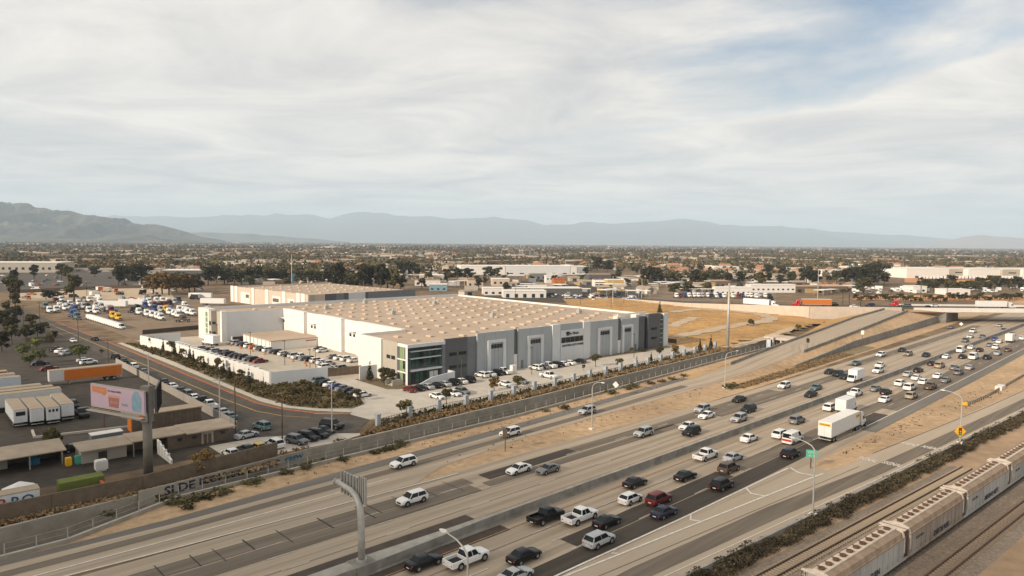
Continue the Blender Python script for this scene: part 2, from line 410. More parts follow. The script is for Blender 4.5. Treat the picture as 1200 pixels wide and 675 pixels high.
mat('bb_tan', (0.52, 0.27, 0.22), coord='obj', var=0.05)
mat('bb_blue', (0.2, 0.31, 0.38), coord='obj', var=0.15, scale=1.0)
mat('bb_text', (0.10, 0.08, 0.12), coord='obj')
mat('shop_yellow', (0.52, 0.36, 0.12), coord='obj', var=0.15, scale=0.6)
mat('door_dark', (0.06, 0.05, 0.045), coord='obj', var=0.15)
mat('trunk', (0.10, 0.07, 0.05), coord='obj', var=0.3)
mat('trunk_pale', (0.30, 0.25, 0.19), coord='obj', var=0.2)
mat('machine_orange', (0.45, 0.16, 0.04), coord='obj', var=0.1)
glass_mat('car_glass', (0.012, 0.014, 0.016), 0.12); MT['car_glass'].node_tree.nodes['Principled BSDF'].inputs['Specular IOR Level'].default_value = 0.22
glass_mat('window_glass', (0.02, 0.026, 0.027))
glass_mat('green_glass', (0.035, 0.075, 0.065))
glass_mat('pale_glass', (0.22, 0.30, 0.17), 0.2)
paint_mat('car_paint')
paint_mat('flat_paint', 0.6)
foliage_mat('leaf_dark', (0.024, 0.025, 0.013), (0.048, 0.045, 0.024))
foliage_mat('leaf_mid', (0.040, 0.041, 0.017), (0.072, 0.069, 0.030))
foliage_mat('leaf_olive', (0.065, 0.057, 0.022), (0.108, 0.092, 0.038))
foliage_mat('leaf_bright', (0.085, 0.105, 0.025), (0.135, 0.150, 0.045))
foliage_mat('leaf_hedge', (0.055, 0.045, 0.025), (0.095, 0.074, 0.042))
foliage_mat('leaf_brown', (0.085, 0.060, 0.027), (0.145, 0.102, 0.047))
foliage_mat('leaf_rust', (0.14, 0.085, 0.03), (0.20, 0.13, 0.05))
foliage_mat('straw', (0.30, 0.17, 0.055), (0.44, 0.26, 0.09))
foliage_mat('leaf_dry', (0.17, 0.115, 0.06), (0.24, 0.165, 0.085))
# ------------------------------------------------------------------ ground with the flood channel cut into it
NEAR = [(-130, -32.3), (-70, -32.3), (-54, -32.3), (-47.5, -32.5), (-32, -38.8), (-4, -39.4), (39, -40.2), (72, -42.8), (117, -46.2), (150, -48.6), (176, -50.0), (204, -49.4)]
FAR = [(-130, -42.0), (-70, -42.0), (-53, -42.3), (-36, -43.4), (0, -47.4), (47, -49.6), (83, -52.2), (130, -55.0), (172, -57.0), (190, -60), (205, -62.6)]
def struct(o): o['kind'] = 'structure'; return o
near_w = [RD(s, n) for s, n in NEAR]; far_w = [RD(s, n) for s, n in FAR]
chan = near_w + far_w[::-1]
def inside(p, poly):
    r = False; j = len(poly) - 1
    for i in range(len(poly)):
        a, b = poly[i], poly[j]
        if (a[1] > p[1]) != (b[1] > p[1]) and p[0] < (b[0] - a[0]) * (p[1] - a[1]) / (b[1] - a[1]) + a[0]: r = not r
        j = i
    return r
GX0, GX1, GY0, GY1 = -700, 900, -140, 1100
pts = []; edges = []
for k, p in enumerate(chan): pts.append((p.x, p.y)); edges.append((k, (k + 1) % len(chan)))
for x in np.arange(GX0, GX1 + 1, 100):
    for y in np.arange(GY0, GY1 + 1, 62):
        pts.append((float(x), float(y)))
vo, eo, fo, *_ = delaunay_2d_cdt([Vector(p) for p in pts], edges, [], 0, 1e-4)
gm = MB(); gm.v = [(v.x, v.y, 0.0) for v in vo]
for f in fo:
    c = sum((vo[i] for i in f), Vector((0, 0))) / len(f)
    if not inside(c, chan): gm.f.append(tuple(f)); gm.m.append(0)
XS = [-31000, -8000, -2500, GX0, GX1, 2500, 8000, 31000]; YS = [-2500, GY0, GY1, 2600, 6000, 13000, 32500]
for i in range(len(XS) - 1):
    for j in range(len(YS) - 1):
        if XS[i] == GX0 and YS[j] == GY0: continue
        gm.poly([(XS[i], YS[j], 0), (XS[i + 1], YS[j], 0), (XS[i + 1], YS[j + 1], 0), (XS[i], YS[j + 1], 0)], 1)
# far plain: mottled streets, roofs and groves too far off to tell apart
m = bpy.data.materials.new('plain'); m.use_nodes = True; t = m.node_tree; bs = t.nodes['Principled BSDF']; bs.inputs['Roughness'].default_value = 0.9
ge = t.nodes.new('ShaderNodeNewGeometry'); vn = t.nodes.new('ShaderNodeTexVoronoi'); vn.inputs['Scale'].default_value = 0.022; t.links.new(ge.outputs['Position'], vn.inputs['Vector'])
rp = t.nodes.new('ShaderNodeValToRGB'); sp_ = t.nodes.new('ShaderNodeSeparateColor'); t.links.new(vn.outputs['Color'], sp_.inputs[0]); t.links.new(sp_.outputs[0], rp.inputs[0])
rp.color_ramp.interpolation = 'CONSTANT'; e = rp.color_ramp.elements
e[0].color = (0.06, 0.06, 0.03, 1); e[1].position = 0.45; e[1].color = (0.22, 0.17, 0.11, 1)
for ps, c_ in ((0.70, (0.10, 0.09, 0.045, 1)), (0.86, (0.50, 0.45, 0.38, 1)), (0.94, (0.30, 0.18, 0.11, 1))):
    q = e.new(ps); q.color = c_
t.links.new(rp.outputs[0], bs.inputs['Base Color']); MT['plain'] = m
struct(gm.build('ground', [MT['ground'], m]))

DEPTH = 3.6
ch = MB()
def ring(L_, z): return [(p.x, p.y, z) for p in L_]
fl_n = ring(near_w, -DEPTH); fl_f = ring(far_w, -DEPTH)
def chaninterp(L_, k, n):
    t_ = k / n * (len(L_) - 1); i = min(int(t_), len(L_) - 2); f = t_ - i
    return Vector(L_[i]).lerp(Vector(L_[i + 1]), f)
cm = MB()
cm.poly(fl_n + fl_f[::-1])
struct(cm.build('channel_floor', MT['channel_floor']))
# far and near channel walls, with a coping, each one a thing
def wall_run(name, line, z0, z1, th, side, mats, cop=0.0, m=0):
    w = MB()
    nrm = []
    for k in range(len(line)):
        d = (line[min(k + 1, len(line) - 1)] - line[max(k - 1, 0)]).normalized()
        nrm.append(Vector((d.y, -d.x, 0)) * side)
    for k in range(len(line) - 1):
        a, b = line[k], line[k + 1]; na, nb = nrm[k] * th, nrm[k + 1] * th
        za0, za1 = (z0, z1) if not callable(z1) else (z0, z1(k)); zb1 = z1(k + 1) if callable(z1) else z1
        q = [a, b, b + nb, a + na]
        lo = [(p.x, p.y, z0) for p in q]; hi = [(q[0].x, q[0].y, za1), (q[1].x, q[1].y, zb1), (q[2].x, q[2].y, zb1), (q[3].x, q[3].y, za1)]
        i = len(w.v); w.v += lo + hi
        for f in ((0, 1, 5, 4), (2, 3, 7, 6), (4, 5, 6, 7), (3, 0, 4, 7), (1, 2, 6, 5)): w.f.append(tuple(i + j for j in f)); w.m.append(1 if f == (4, 5, 6, 7) else m)
    return w.build(name, mats)
fw = wall_run('channel_wall', far_w, -DEPTH, 0.35, 0.5, -1, [MT['channel'], MT['barrier']])
tag(fw, 'tall grey concrete wall on the far side of the flood channel', 'wall')
nw = wall_run('channel_parapet', near_w, -DEPTH, 0.55, 0.5, 1, [MT['channel'], MT['barrier']])
tag(nw, 'long low concrete parapet on the freeway side of the flood channel', 'wall')
# wire fence standing on the near parapet
fe = thing('parapet_fence', near_w[3], 0, 'thin grey posts with rails standing along the flood channel parapet', 'fence')
post = MB().box(-0.045, 0.045, -0.045, 0.045, 0, 1.35).mesh('post', MT['galvanized'])
tot = 0
for k in range(2, len(near_w) - 1):
    a, b = near_w[k], near_w[k + 1]; Ls = (b - a).length; nn = max(1, round(Ls / 3.6))
    d = (b - a).normalized(); off = Vector((d.y, -d.x, 0)) * 0.25
    for j in range(nn):
        p = a.lerp(b, j / nn) + off + Vector((0, 0, 0.55)) - near_w[3]
        obj('post', post, fe, p)
for zz in (1.2, 1.95):
    rl = MB(); rl.path([p + Vector((0, 0, zz)) + Vector(((near_w[4] - near_w[3]).y, -(near_w[4] - near_w[3]).x, 0)).normalized() * 0.25 - near_w[3] for p in near_w[2:]], 0.016, 4)
    rl.build('rail', MT['galvanized'], fe)

# culvert mouth where the channel ends under the ramp
cu = thing('box_culvert', RD(204.5, -56, -DEPTH), RDrot(204), 'grey concrete box culvert mouth with square piers beside the climbing ramp', 'culvert')
MB().box(0.0, 9, -7, 7.4, DEPTH + 0.1, DEPTH + 1.0).build('roof_slab', MT['wall_beige'], cu)
MB().box(6, 9, -6.8, 7.2, 0.0, DEPTH + 0.1).build('back_wall', MT['black'], cu)  # black panel closes the passage, its inner darkness painted in
for yy in (-6.5, -3.1, .2, 3.5, 6.9): MB().box(0.05, 1.0, yy - 0.3, yy + 0.3, 0.02, DEPTH + 0.1).build('pier', MT['wall_beige'], cu)

# ------------------------------------------------------------------ freeway strips
def strip(name, L_, z, mt, step=6.0, zf=None):
    """L_: (s, n_left, n_right) keys, linear between them"""
    w = MB(); w.uv = []
    ss = []
    for a, b in zip(L_, L_[1:]):
        k = max(1, int((b[0] - a[0]) / step))
        for j in range(k):
            f = j / k; ss.append(tuple(a[i] + (b[i] - a[i]) * f for i in range(3)))
    ss.append(L_[-1])
    for s, n0, n1 in ss:
        zz = z + (zf(s) if zf else 0)
        w.v += [tuple(RD(s, n0, zz)), tuple(RD(s, n1, zz))]; w.uv += [(s, n0), (s, n1)]
    for k in range(len(ss) - 1): w.f.append((2 * k, 2 * k + 1, 2 * k + 3, 2 * k + 2)); w.m.append(0)
    return w.build(name, mt)
S0, S1 = -150, 900
struct(strip('dirt_verge', [(S0, -32.2, -24), (-48, -32.2, -24), (-32, -38.6, -24), (39, -40.0, -24), (117, -46, -24), (172, -49.6, -24)], 0.01, MT['dirt']))
struct(strip('dirt_island', [(-10, -27, -20), (60, -30.5, -19), (110, -38, -19), (200, -44, -22), (420, -44, -28)], 0.012, MT['dirt']))
struct(strip('dirt_gore', [(20, 17, 27), (200, 17, 62), (480, 16, 140)], 0.008, MT['dirt']))
struct(strip('freeway', [(S0, -22.6, 18.6), (-20, -20.6, 17.5), (20, -20.4, 18.8), (90, -18.6, 18.9), (160, -18.6, 18.3), (300, -19.5, 17.6), (420, -20, 17), (S1, -20, 17)], 0.03, MT['road_concrete']))
# exit ramp on the right and entrance ramp on the left
struct(strip('exit_ramp', [(S0, 17, 26.2), (-8, 16.8, 25.9), (30, 18.2, 28.6), (60, 23.2, 30.9), (130, 28.6, 36.4), (260, 39, 47), (420, 58, 66)], 0.055, MT['road_concrete_new']))
struct(strip('entrance_ramp', [(S0, -30.5, -22.4), (-50, -30.2, -21.8), (-36, -29.6, -21), (-2, -31, -20.2), (6, -31.3, -24.0), (30, -32.6, -27.2), (60, -34.6, -28.2), (97, -37.4, -29.3), (110, -38.3, -29.8)], 0.055, MT['road_concrete']))
struct(strip('ramp_shoulder', [(S0, -31.8, -30.2), (-54, -31.6, -30.0), (-36, -31.4, -29.4), (-8, -33.4, -30.6), (34, -35.6, -32.6), (97, -39.8, -37.2), (112, -41, -38.4)], 0.062, MT['shoulder_asphalt']))
# asphalt lanes and repairs
for nm, L_, mt in (
    ('asphalt_lane', [(S0, -18.2, -14.6), (5, -17.0, -14.1)], 'road_worn'), ('asphalt_lane', [(8, -16.6, -13.6), (30, -16.6, -13.8)], 'road_asphalt'),
    ('asphalt_lane', [(30, -16.4, -13.8), (52, -16.2, -13.6)], 'road_worn'), ('asphalt_lane', [(52, -15.6, -12.6), (110, -16, -12.4)], 'road_worn'),
    ('asphalt_lane', [(S0, -14.3, -11.2), (3.8, -13.8, -10.8)], 'road_worn'), ('asphalt_lane', [(6, -13.3, -11.2), (60, -13, -10.6)], 'road_worn'),
    ('asphalt_lane', [(74, -12.3, -9.2), (160, -12.6, -9)], 'road_worn'), ('asphalt_lane', [(165, -16.5, -13), (330, -17, -13.4)], 'road_worn'),
    ('asphalt_patch', [(S0, -5.2, -1.0), (-4.4, -5.0, -1.0)], 'patch_brown'), ('asphalt_patch', [(S0, 0.9, 2.85), (-3.2, 0.9, 3.0)], 'patch_brown'),
    ('asphalt_lane', [(S0, 12.9, 16.0), (36, 12.9, 16.4)], 'road_asphalt'), ('asphalt_lane', [(36, 12.9, 16.4), (74, 12.7, 16)], 'road_asphalt'),
    ('asphalt_lane', [(-0.5, 9.6, 12.7), (39, 9.4, 12.7)], 'road_asphalt'), ('asphalt_lane', [(43, 9.4, 12.6), (80, 9.2, 12.6)], 'road_worn'),
    ('asphalt_lane', [(90, 12.6, 15.8), (104, 12.6, 15.8)], 'road_asphalt'), ('asphalt_lane', [(110, 12.4, 15.8), (330, 12, 15.4)], 'road_worn'),
    ('asphalt_lane', [(84, 9.2, 12.4), (300, 9, 12.1)], 'road_worn'),
    ('asphalt_shoulder', [(86, 15.9, 18.9), (160, 16.0, 18.8), (300, 15.6, 18.2), (420, 15.2, 17.6)], 'shoulder_asphalt'),
    ('tyre_track_band', [(-60, 20.6, 23.4), (0, 20.8, 23.6), (30, 22.8, 26.0), (60, 26.4, 29.2), (130, 32, 34.8), (300, 44, 47)], 'road_worn'),
    ('tyre_track_band', [(S0, -28.6, -27.0), (-36, -28, -26.2), (0, -29, -27), (60, -32, -30), (97, -34.4, -32.2)], 'road_worn')):
    struct(strip(nm, L_, 0.075 if 'band' not in nm else 0.085, MT[mt]))

# painted lines
def line(name, L_, w, mt, z=0.10, step=5):
    return struct(strip(name, [(s, n - w / 2, n + w / 2) for s, n in L_], z, MT[mt], step))
line('edge_line', [(S0, 15.9), (-8, 16.05), (17, 16.6), (43, 16.8), (50, 17.0)], 0.32, 'paint_white')
line('edge_line', [(-30, 15.9), (-8, 16.75), (14, 18.7), (48, 21.8), (51.5, 22.3)], 0.32, 'paint_white')
line('edge_line', [(74, 15.95), (160, 15.95), (300, 15.5), (420, 15)], 0.2, 'paint_white')
line('edge_line', [(S0, -23.5), (-52, -22.2), (-38, -21.3), (-15, -20.3), (0, -19.6), (6, -19.4)], 0.26, 'paint_white')
line('edge_line', [(S0, -24.4), (-52, -24.45), (-38, -24.3), (-14, -24.7), (-4, -24.9)], 0.26, 'paint_white')
line('edge_line', [(-60, 24.4), (0, 24.6), (30, 27.2), (60, 30.0), (130, 35.4)], 0.16, 'paint_white')
line('edge_line', [(-80, -2.85), (420, -2.7)], 0.14, 'paint_orange')
line('edge_line', [(-80, 2.75), (420, 2.55)], 0.14, 'paint_orange')
line('ramp_seam', [(70, 23.9), (130, 29.2), (200, 34)], 0.12, 'seal')
dash = {}
def dashes(name, n0, n1, sa, sb, dl=3.6, gap=10.9, w=0.14):
    s = sa
    while s < sb:
        nn = n0 + (n1 - n0) * (s - sa) / (sb - sa)
        struct(strip(name, [(s, nn - w / 2, nn + w / 2), (s + dl, nn - w / 2, nn + w / 2)], 0.10, MT['paint_worn'])); s += dl + gap
for n0, n1 in ((6.0, 5.9), (9.35, 9.2), (12.7, 12.4), (-6.6, -6.4), (-10.4, -10.2), (-14.0, -13.9)): dashes('lane_dash', n0, n1, -60, 330)
struct(strip('gore_pavement', [(-6, 16.9, 19), (30, 17.6, 21.5), (54, 18.4, 24.6)], 0.045, MT['road_concrete_new']))
# saw-cut joints across the worn left lanes, and the seams along lanes
def cross(s, n0, n1, w=0.16): struct(strip('crack_seal', [(s, n0, n1), (s + w, n0, n1)], 0.11, MT['seal']))
for s in (-46, -41.5, -37.5, -34.8, -31, -26.5, -20.5, -14.5, -12.8, -8.2, -3, 1.5): cross(s, -18, -13.2 + rng.uniform(-1, 1), rng.uniform(0.08, 0.18))
for L_ in ([(S0, -6.9), (40, -6.5), (120, -6.4)], [(S0, 6.15), (60, 6.1)], [(-10, 19.0), (60, 25.0)], [(S0, -10.9), (20, -10.6)]):
    line('lane_seam', L_, 0.07, 'seal', 0.095)
# chevrons in the gore
for (s, n0, n1) in ((2.5, 16.3, 17.4), (19, 16.7, 19.0), (35, 16.8, 20.6), (50.2, 17.0, 22.2)):
    w = MB(); a = RD(s, n0 + .1, .104); k_ = RD(s + 1.0, n0 + (n1 - n0) * 0.45, .104) + (OD * -2.4); b = RD(s - 1.0, n1 - .1, .104)
    d = OD * 0.45
    w.poly([a, a + d, RD(s - 1.6, n0 + (n1 - n0) * .45, .104) + d, RD(s - 1.6, n0 + (n1 - n0) * .45, .104)]); w.poly([RD(s - 1.6, n0 + (n1 - n0) * .45, .104), RD(s - 1.6, n0 + (n1 - n0) * .45, .104) + d, b + d, b])
    struct(w.build('gore_chevron', MT['paint_white']))

# pavement lettering on the exit ramp
FONTC = bpy.data.curves.new('lettering', 'FONT')
def text_mesh(txt, size=1.0, extrude=0.0, align='CENTER', bold=0.0):
    FONTC.body = txt; FONTC.size = size; FONTC.extrude = extrude; FONTC.align_x = align; FONTC.align_y = 'CENTER'; FONTC.resolution_u = 2; FONTC.offset = bold
    o = bpy.data.objects.new('tmp', FONTC); col.objects.link(o)
    dg = bpy.context.evaluated_depsgraph_get(); me = bpy.data.meshes.new_from_object(o.evaluated_get(dg))
    bpy.data.objects.remove(o); me.materials.clear(); return me
for txt, px in (('SIGNAL', ((1017, 539), (1046, 544.5))), ('AHEAD', ((1066, 521), (1091, 525.5)))):
    for k, (x, y) in enumerate(px):
        me = text_mesh(txt, 1.0, 0, bold=0.02); me.materials.append(MT['paint_white'])
        p = G(x, y); s, n = sn_of(p)
        o = obj('pavement_lettering', me, None, p + Vector((0, 0, 0.10)), RDrot(s) - R(90) - R(3.5)); o.scale = (0.95, 2.6, 1)
        struct(o)

# ------------------------------------------------------------------ median barrier
mb = MB()
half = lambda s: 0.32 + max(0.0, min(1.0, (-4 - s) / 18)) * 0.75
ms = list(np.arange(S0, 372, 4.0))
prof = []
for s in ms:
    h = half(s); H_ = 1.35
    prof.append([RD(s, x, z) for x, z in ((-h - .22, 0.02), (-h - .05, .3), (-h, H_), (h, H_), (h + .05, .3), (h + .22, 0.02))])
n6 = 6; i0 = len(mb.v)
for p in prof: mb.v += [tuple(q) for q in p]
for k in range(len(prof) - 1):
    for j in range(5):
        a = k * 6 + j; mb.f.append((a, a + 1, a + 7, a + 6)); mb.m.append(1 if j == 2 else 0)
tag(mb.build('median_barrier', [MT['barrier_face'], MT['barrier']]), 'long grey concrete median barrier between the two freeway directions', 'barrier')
# right hand ramp barrier
rb = MB(); RBL = [(S0, 26.3), (-8, 26.2), (3.6, 26.9), (30, 28.9), (58, 31.0), (130, 36.6), (260, 47.2), (420, 66)]
for k in range(len(RBL) - 1):
    (sa, na), (sb, nb) = RBL[k], RBL[k + 1]; st = max(1, int((sb - sa) / 10))
    for j in range(st):
        f0, f1 = j / st, (j + 1) / st
        q = [(sa + (sb - sa) * f, na + (nb - na) * f) for f in (f0, f1)]
        lo = [RD(q[0][0], q[0][1]), RD(q[1][0], q[1][1]), RD(q[1][0], q[1][1] + .35), RD(q[0][0], q[0][1] + .35)]
        i = len(rb.v); rb.v += [(p.x, p.y, 0) for p in lo] + [(p.x, p.y, 0.8) for p in lo]
        for f in ((0, 1, 5, 4), (2, 3, 7, 6), (4, 5, 6, 7)): rb.f.append(tuple(i + x for x in f)); rb.m.append(0)
tag(rb.build('ramp_barrier', MT['barrier']), 'low pale concrete barrier along the right edge of the exit ramp', 'barrier')

# ------------------------------------------------------------------ railway
struct(strip('rail_corridor', [(S0, 27.3, 70), (3.6, 27.4, 70), (30, 29.4, 75), (58, 31.4, 80), (130, 37.1, 90), (420, 66.6, 140)], 0.012, MT['rail_dirt']))
RROT2 = R(90 - 50.2)
def track(name, p0, p1, label, ties=True, bend=None, ballast=4.4):
    """p0, p1: centre line ends in world"""
    d = (p1 - p0); Ln = d.length; d = d.normalized(); nr = Vector((d.y, -d.x, 0)); rot = math.atan2(d.y, d.x)
    t_ = thing(name, p0, rot, label, 'railway track')
    bm_ = MB(); hw = ballast / 2
    bm_.loft([[(x, -hw - .6, 0.02), (x, -hw + .5, 0.22), (x, hw - .5, 0.22), (x, hw + .6, 0.02)] for x in np.linspace(0, Ln, 20)], caps=False, close=False)
    bm_.build('ballast_bed', MT['ballast'], t_)
    for y in (-0.75, 0.75): MB().box(0, Ln, y - 0.075, y + 0.075, 0.34, 0.52).build('rail', MT['rail_steel'], t_)
    tie = MB().box(-0.13, 0.13, -1.3, 1.3, 0.2, 0.34).mesh('tie', MT['tie'] if ties else MT['tie_old'])
    x = 0.4
    while x < Ln:
        obj('tie', tie, t_, (x, 0, 0)); x += 0.62 if ties else 0.8
    return t_
c1a = (G(895, 675) + G(917.5, 675)) / 2; c1b = (G(1000, 618.8) + G(1000, 629)) / 2; dd = (c1b - c1a).normalized()
track('railway_track', c1a - dd * 14, c1a + dd * 62, 'empty railway track with pale sleepers beside the ramp hedge')
c3a = (G(1090, 675) + G(1112, 675)) / 2; c3b = (G(1200, 590.7) + G(1200, 604)) / 2; dd3 = (c3b - c3a).normalized()
track('railway_track', c3a - dd3 * 16, c3a + dd3 * 75, 'empty railway track on the near right side of the train', False)
TR0 = G(1061, 664, 0.0); TR1 = G(1129.5, 614.5, 0.0); dt = (TR1 - TR0).normalized(); ntr = Vector((dt.y, -dt.x, 0))
TRC = TR0 - ntr * 1.45          # the pixel shows the near side of the cars
track('railway_track', TRC - dt * 46, TRC + dt * 120, 'railway track carrying the row of hopper cars', False)
# ------------------------------------------------------------------ covered hopper cars
def make_hopper(variant):
    t_ = obj('hopper_car', None)
    Lh = 9.35; side = [MT['hopper'], MT['hopper_rust']][variant]
    prof = [(-1.45, 1.15), (-1.52, 1.9), (-1.52, 3.7), (-1.32, 4.35), (-0.75, 4.55), (0.75, 4.55), (1.32, 4.35), (1.52, 3.7), (1.52, 1.9), (1.45, 1.15)]
    sh = MB(); ends = (-Lh, Lh)
    rings = [[(x, y, z) for y, z in prof] for x in (-Lh, Lh)]
    sh.loft(rings)
    for k in range(len(sh.f)):
        zs = [sh.v[i][2] for i in sh.f[k]]
        if min(zs) > 3.65: sh.m[k] = 1
    sh.build('shell', [side, MT['hopper_roof']], t_)
    for s_ in (-1, 1):
        for x in np.arange(-Lh + 0.9, Lh, 1.46): MB().box(x - .05, x + .05, s_ * 1.50 - .05, s_ * 1.50 + .05, 1.3, 3.7).build('side_rib', side, t_)
        MB().box(-Lh - 0.7, Lh + 0.7, s_ * 1.35 - .12, s_ * 1.35 + .12, 0.85, 1.15).build('sill', side, t_)
        MB().box(-Lh, Lh, s_ * 1.53 - .06, s_ * 1.53 + .06, 3.66, 3.8).build('top_chord', MT['hopper_roof'], t_)
    MB().box(-Lh + .2, Lh - .2, -0.62, 0.62, 4.55, 4.68).build('roof_walkway', MT['hopper_deck'], t_)
    for x in np.arange(-Lh + 1.0, Lh - .6, 1.62):
        hb = MB(); hb.prism([(x + .42 * math.cos(a), 0.0 + .34 * math.sin(a)) for a in np.linspace(0, 2 * math.pi, 10, endpoint=False)], 4.68, 4.86)
        h = hb.build('hatch', MT['rust'], t_)
        MB().box(x - .06, x + .06, -.5, .5, 4.86, 4.93).build('hatch_bar', MT['rust'], h)
    for s_ in (-1, 1):
        x_ = s_ * (Lh - .22); ar = MB(); ar.loft([[(x_ + q, y * 1.035, z if z < 4 else z + .06) for y, z in prof[1:-1]] for q in (-.2, .2)]); ar.build('end_arch', MT['hopper_deck'], t_)
        MB().box(s_ * Lh - .05 + (0 if s_ < 0 else -.0), s_ * (Lh + .45), -1.5, 1.5, 4.50, 4.60).build('end_platform', MT['hopper_deck'], t_)
        ld = MB()
        for y in (-1.4, -1.0, 1.0, 1.4): ld.box(s_ * (Lh + .38) - .03, s_ * (Lh + .38) + .03, y - .03, y + .03, 1.1, 4.5)
        for z in np.arange(1.4, 4.4, .4):
            ld.box(s_ * (Lh + .38) - .02, s_ * (Lh + .38) + .02, -1.4, -1.0, z, z + .04); ld.box(s_ * (Lh + .38) - .02, s_ * (Lh + .38) + .02, 1.0, 1.4, z, z + .04)
        ld.build('ladder', MT['rust'], t_)
        MB().box(s_ * (Lh - .02), s_ * (Lh + .9), -1.35, 1.35, 0.95, 1.15).build('end_sill', MT['rust'], t_)
        MB().box(s_ * (Lh + .88), s_ * (Lh + 1.1), -.2, .2, 0.75, 1.0).build('coupler', MT['black'], t_)
    for xb in (-6.9, 6.9):
        tk = MB(); 
        for s_ in (-1, 1): tk.box(xb - 1.25, xb + 1.25, s_ * 1.02 - .1, s_ * 1.02 + .1, 0.75, 1.0)
        tk.box(xb - .3, xb + .3, -1.0, 1.0, .7, 1.1)
        tr = tk.build('truck_frame', MT['rust'], t_)
        for wx in (-.88, .88):
            for s_ in (-1, 1): MB().tube((xb + wx, s_ * .68, .94), (xb + wx, s_ * .82, .94), .44, n=14).build('wheel', MT['rust'], tr)
    for x in (-5.2, -1.75, 1.75, 5.2):
        hp = MB(); hp.loft([[(x - 1.6, -1.3, 1.2), (x + 1.6, -1.3, 1.2), (x + 1.6, 1.3, 1.2), (x - 1.6, 1.3, 1.2)], [(x - .5, -.5, .55), (x + .5, -.5, .55), (x + .5, .5, .55), (x - .5, .5, .55)]])
        hp.build('discharge_bay', side, t_)
    return t_
def text_part(txt, size, m, parent, loc, rot, ext=0.01, scale=(1, 1, 1), name='lettering', bold=0.0):
    me = text_mesh(txt, size, ext, bold=bold); me.materials.append(MT[m])
    o = obj(name, me, parent, loc); o.rotation_euler = rot; o.scale = scale; return o
TROT = math.atan2(dt.y, dt.x)
HL = (TR1 - TR0).length
hp_labels = ['grey hopper car cut by the bottom edge of the photo', 'rust-stained hopper car second in the train, with round roof hatches', 'grey hopper car third in the train, graffiti along its lower side', 'farthest grey hopper car of the train at the right edge']
GRAF = ['SUEN', 'DEKOE RIAS', 'MEUNO AEST', 'KARE OTS']
for k in range(5):
    h = make_hopper(1 if k == 1 else 0)
    h.location = TRC + dt * (HL * (k - 0.5)) + Vector((0, 0, 0.05)); h.rotation_euler = (0, 0, TROT)
    if k < 4:
        tag(h, hp_labels[k], 'hopper car', 'hopper cars of the train')
        if k > 0 or True: text_part(GRAF[k], 0.95, 'graffiti_dark', h, (1.2, -1.585, 1.75), (R(90), 0, 0), .01, (1.05, 1, 1), 'graffiti', 0.015)
        text_part('ELHX 38254', .45, 'graffiti_dark', h, (-6.2, -1.585, 2.8), (R(90), 0, 0), .008, (1, 1, 1), 'car_number')
    else: tag(h, 'last hopper car of the train beyond the right edge', 'hopper car', 'hopper cars of the train')

# ------------------------------------------------------------------ cross street, ramp, bridge
ZB = 6.6
CS_N = [(-150, 640, .06), (20, 545, .06), (74, 470, .8), (100, 405, 3.4), (152, 356, 6.2), (214, 351, ZB), (330, 349, ZB), (620, 346, ZB)]   # near edge
CS_F = [(-140, 658, .06), (34, 562, .06), (93, 482, .8), (121, 419, 3.4), (160, 377, 6.2), (214, 372, ZB), (330, 370, ZB), (620, 367, ZB)]  # far edge
w = MB()
for k in range(len(CS_N) - 1):
    w.poly([CS_N[k], CS_N[k + 1], CS_F[k + 1], CS_F[k]])
struct(w.build('cross_street', MT['street_asphalt']))
# embankment below the raised street, left of the bridge
em = MB()
for k in range(2, 5):
    for Lx in (CS_N, CS_F):
        a, b = Lx[k], Lx[k + 1]
        if Lx is CS_N and k < 5: em.poly([(a[0], a[1], 0), (b[0], b[1], 0), (b[0], b[1], b[2] - .03), (a[0], a[1], a[2] - .03)])
        else: em.poly([(a[0], a[1] + 14, 0), (b[0], b[1] + 14, 0), (b[0], b[1], b[2] - .03), (a[0], a[1], a[2] - .03)])
struct(em.build('embankment', MT['dirt']))
wl = MB()
LW = [Vector((74, 470, 0)), Vector((100, 405, 0)), Vector((152, 356, 0)), Vector((196, 350.6, 0))]
zt = [1.5, 4.3, 7.2, 7.6]
for k in range(3):
    a, b = LW[k], LW[k + 1]; nn = Vector(((b - a).y, -(b - a).x, 0)).normalized() * .35
    i = len(wl.v); wl.v += [tuple(a + nn), tuple(b + nn), (b.x + nn.x, b.y + nn.y, zt[k + 1]), (a.x + nn.x, a.y + nn.y, zt[k]), tuple(a - nn * .2), tuple(b - nn * .2), (b.x - nn.x * .2, b.y - nn.y * .2, zt[k + 1]), (a.x - nn.x * .2, a.y - nn.y * .2, zt[k])]
    for f in ((0, 1, 2, 3), (3, 2, 6, 7), (5, 4, 7, 6), (1, 5, 6, 2), (4, 0, 3, 7)): wl.f.append(tuple(i + j for j in f)); wl.m.append(0)
tag(wl.build('retaining_wall', MT['wall_beige']), 'long off-white retaining wall below the raised cross street beyond the field', 'wall')

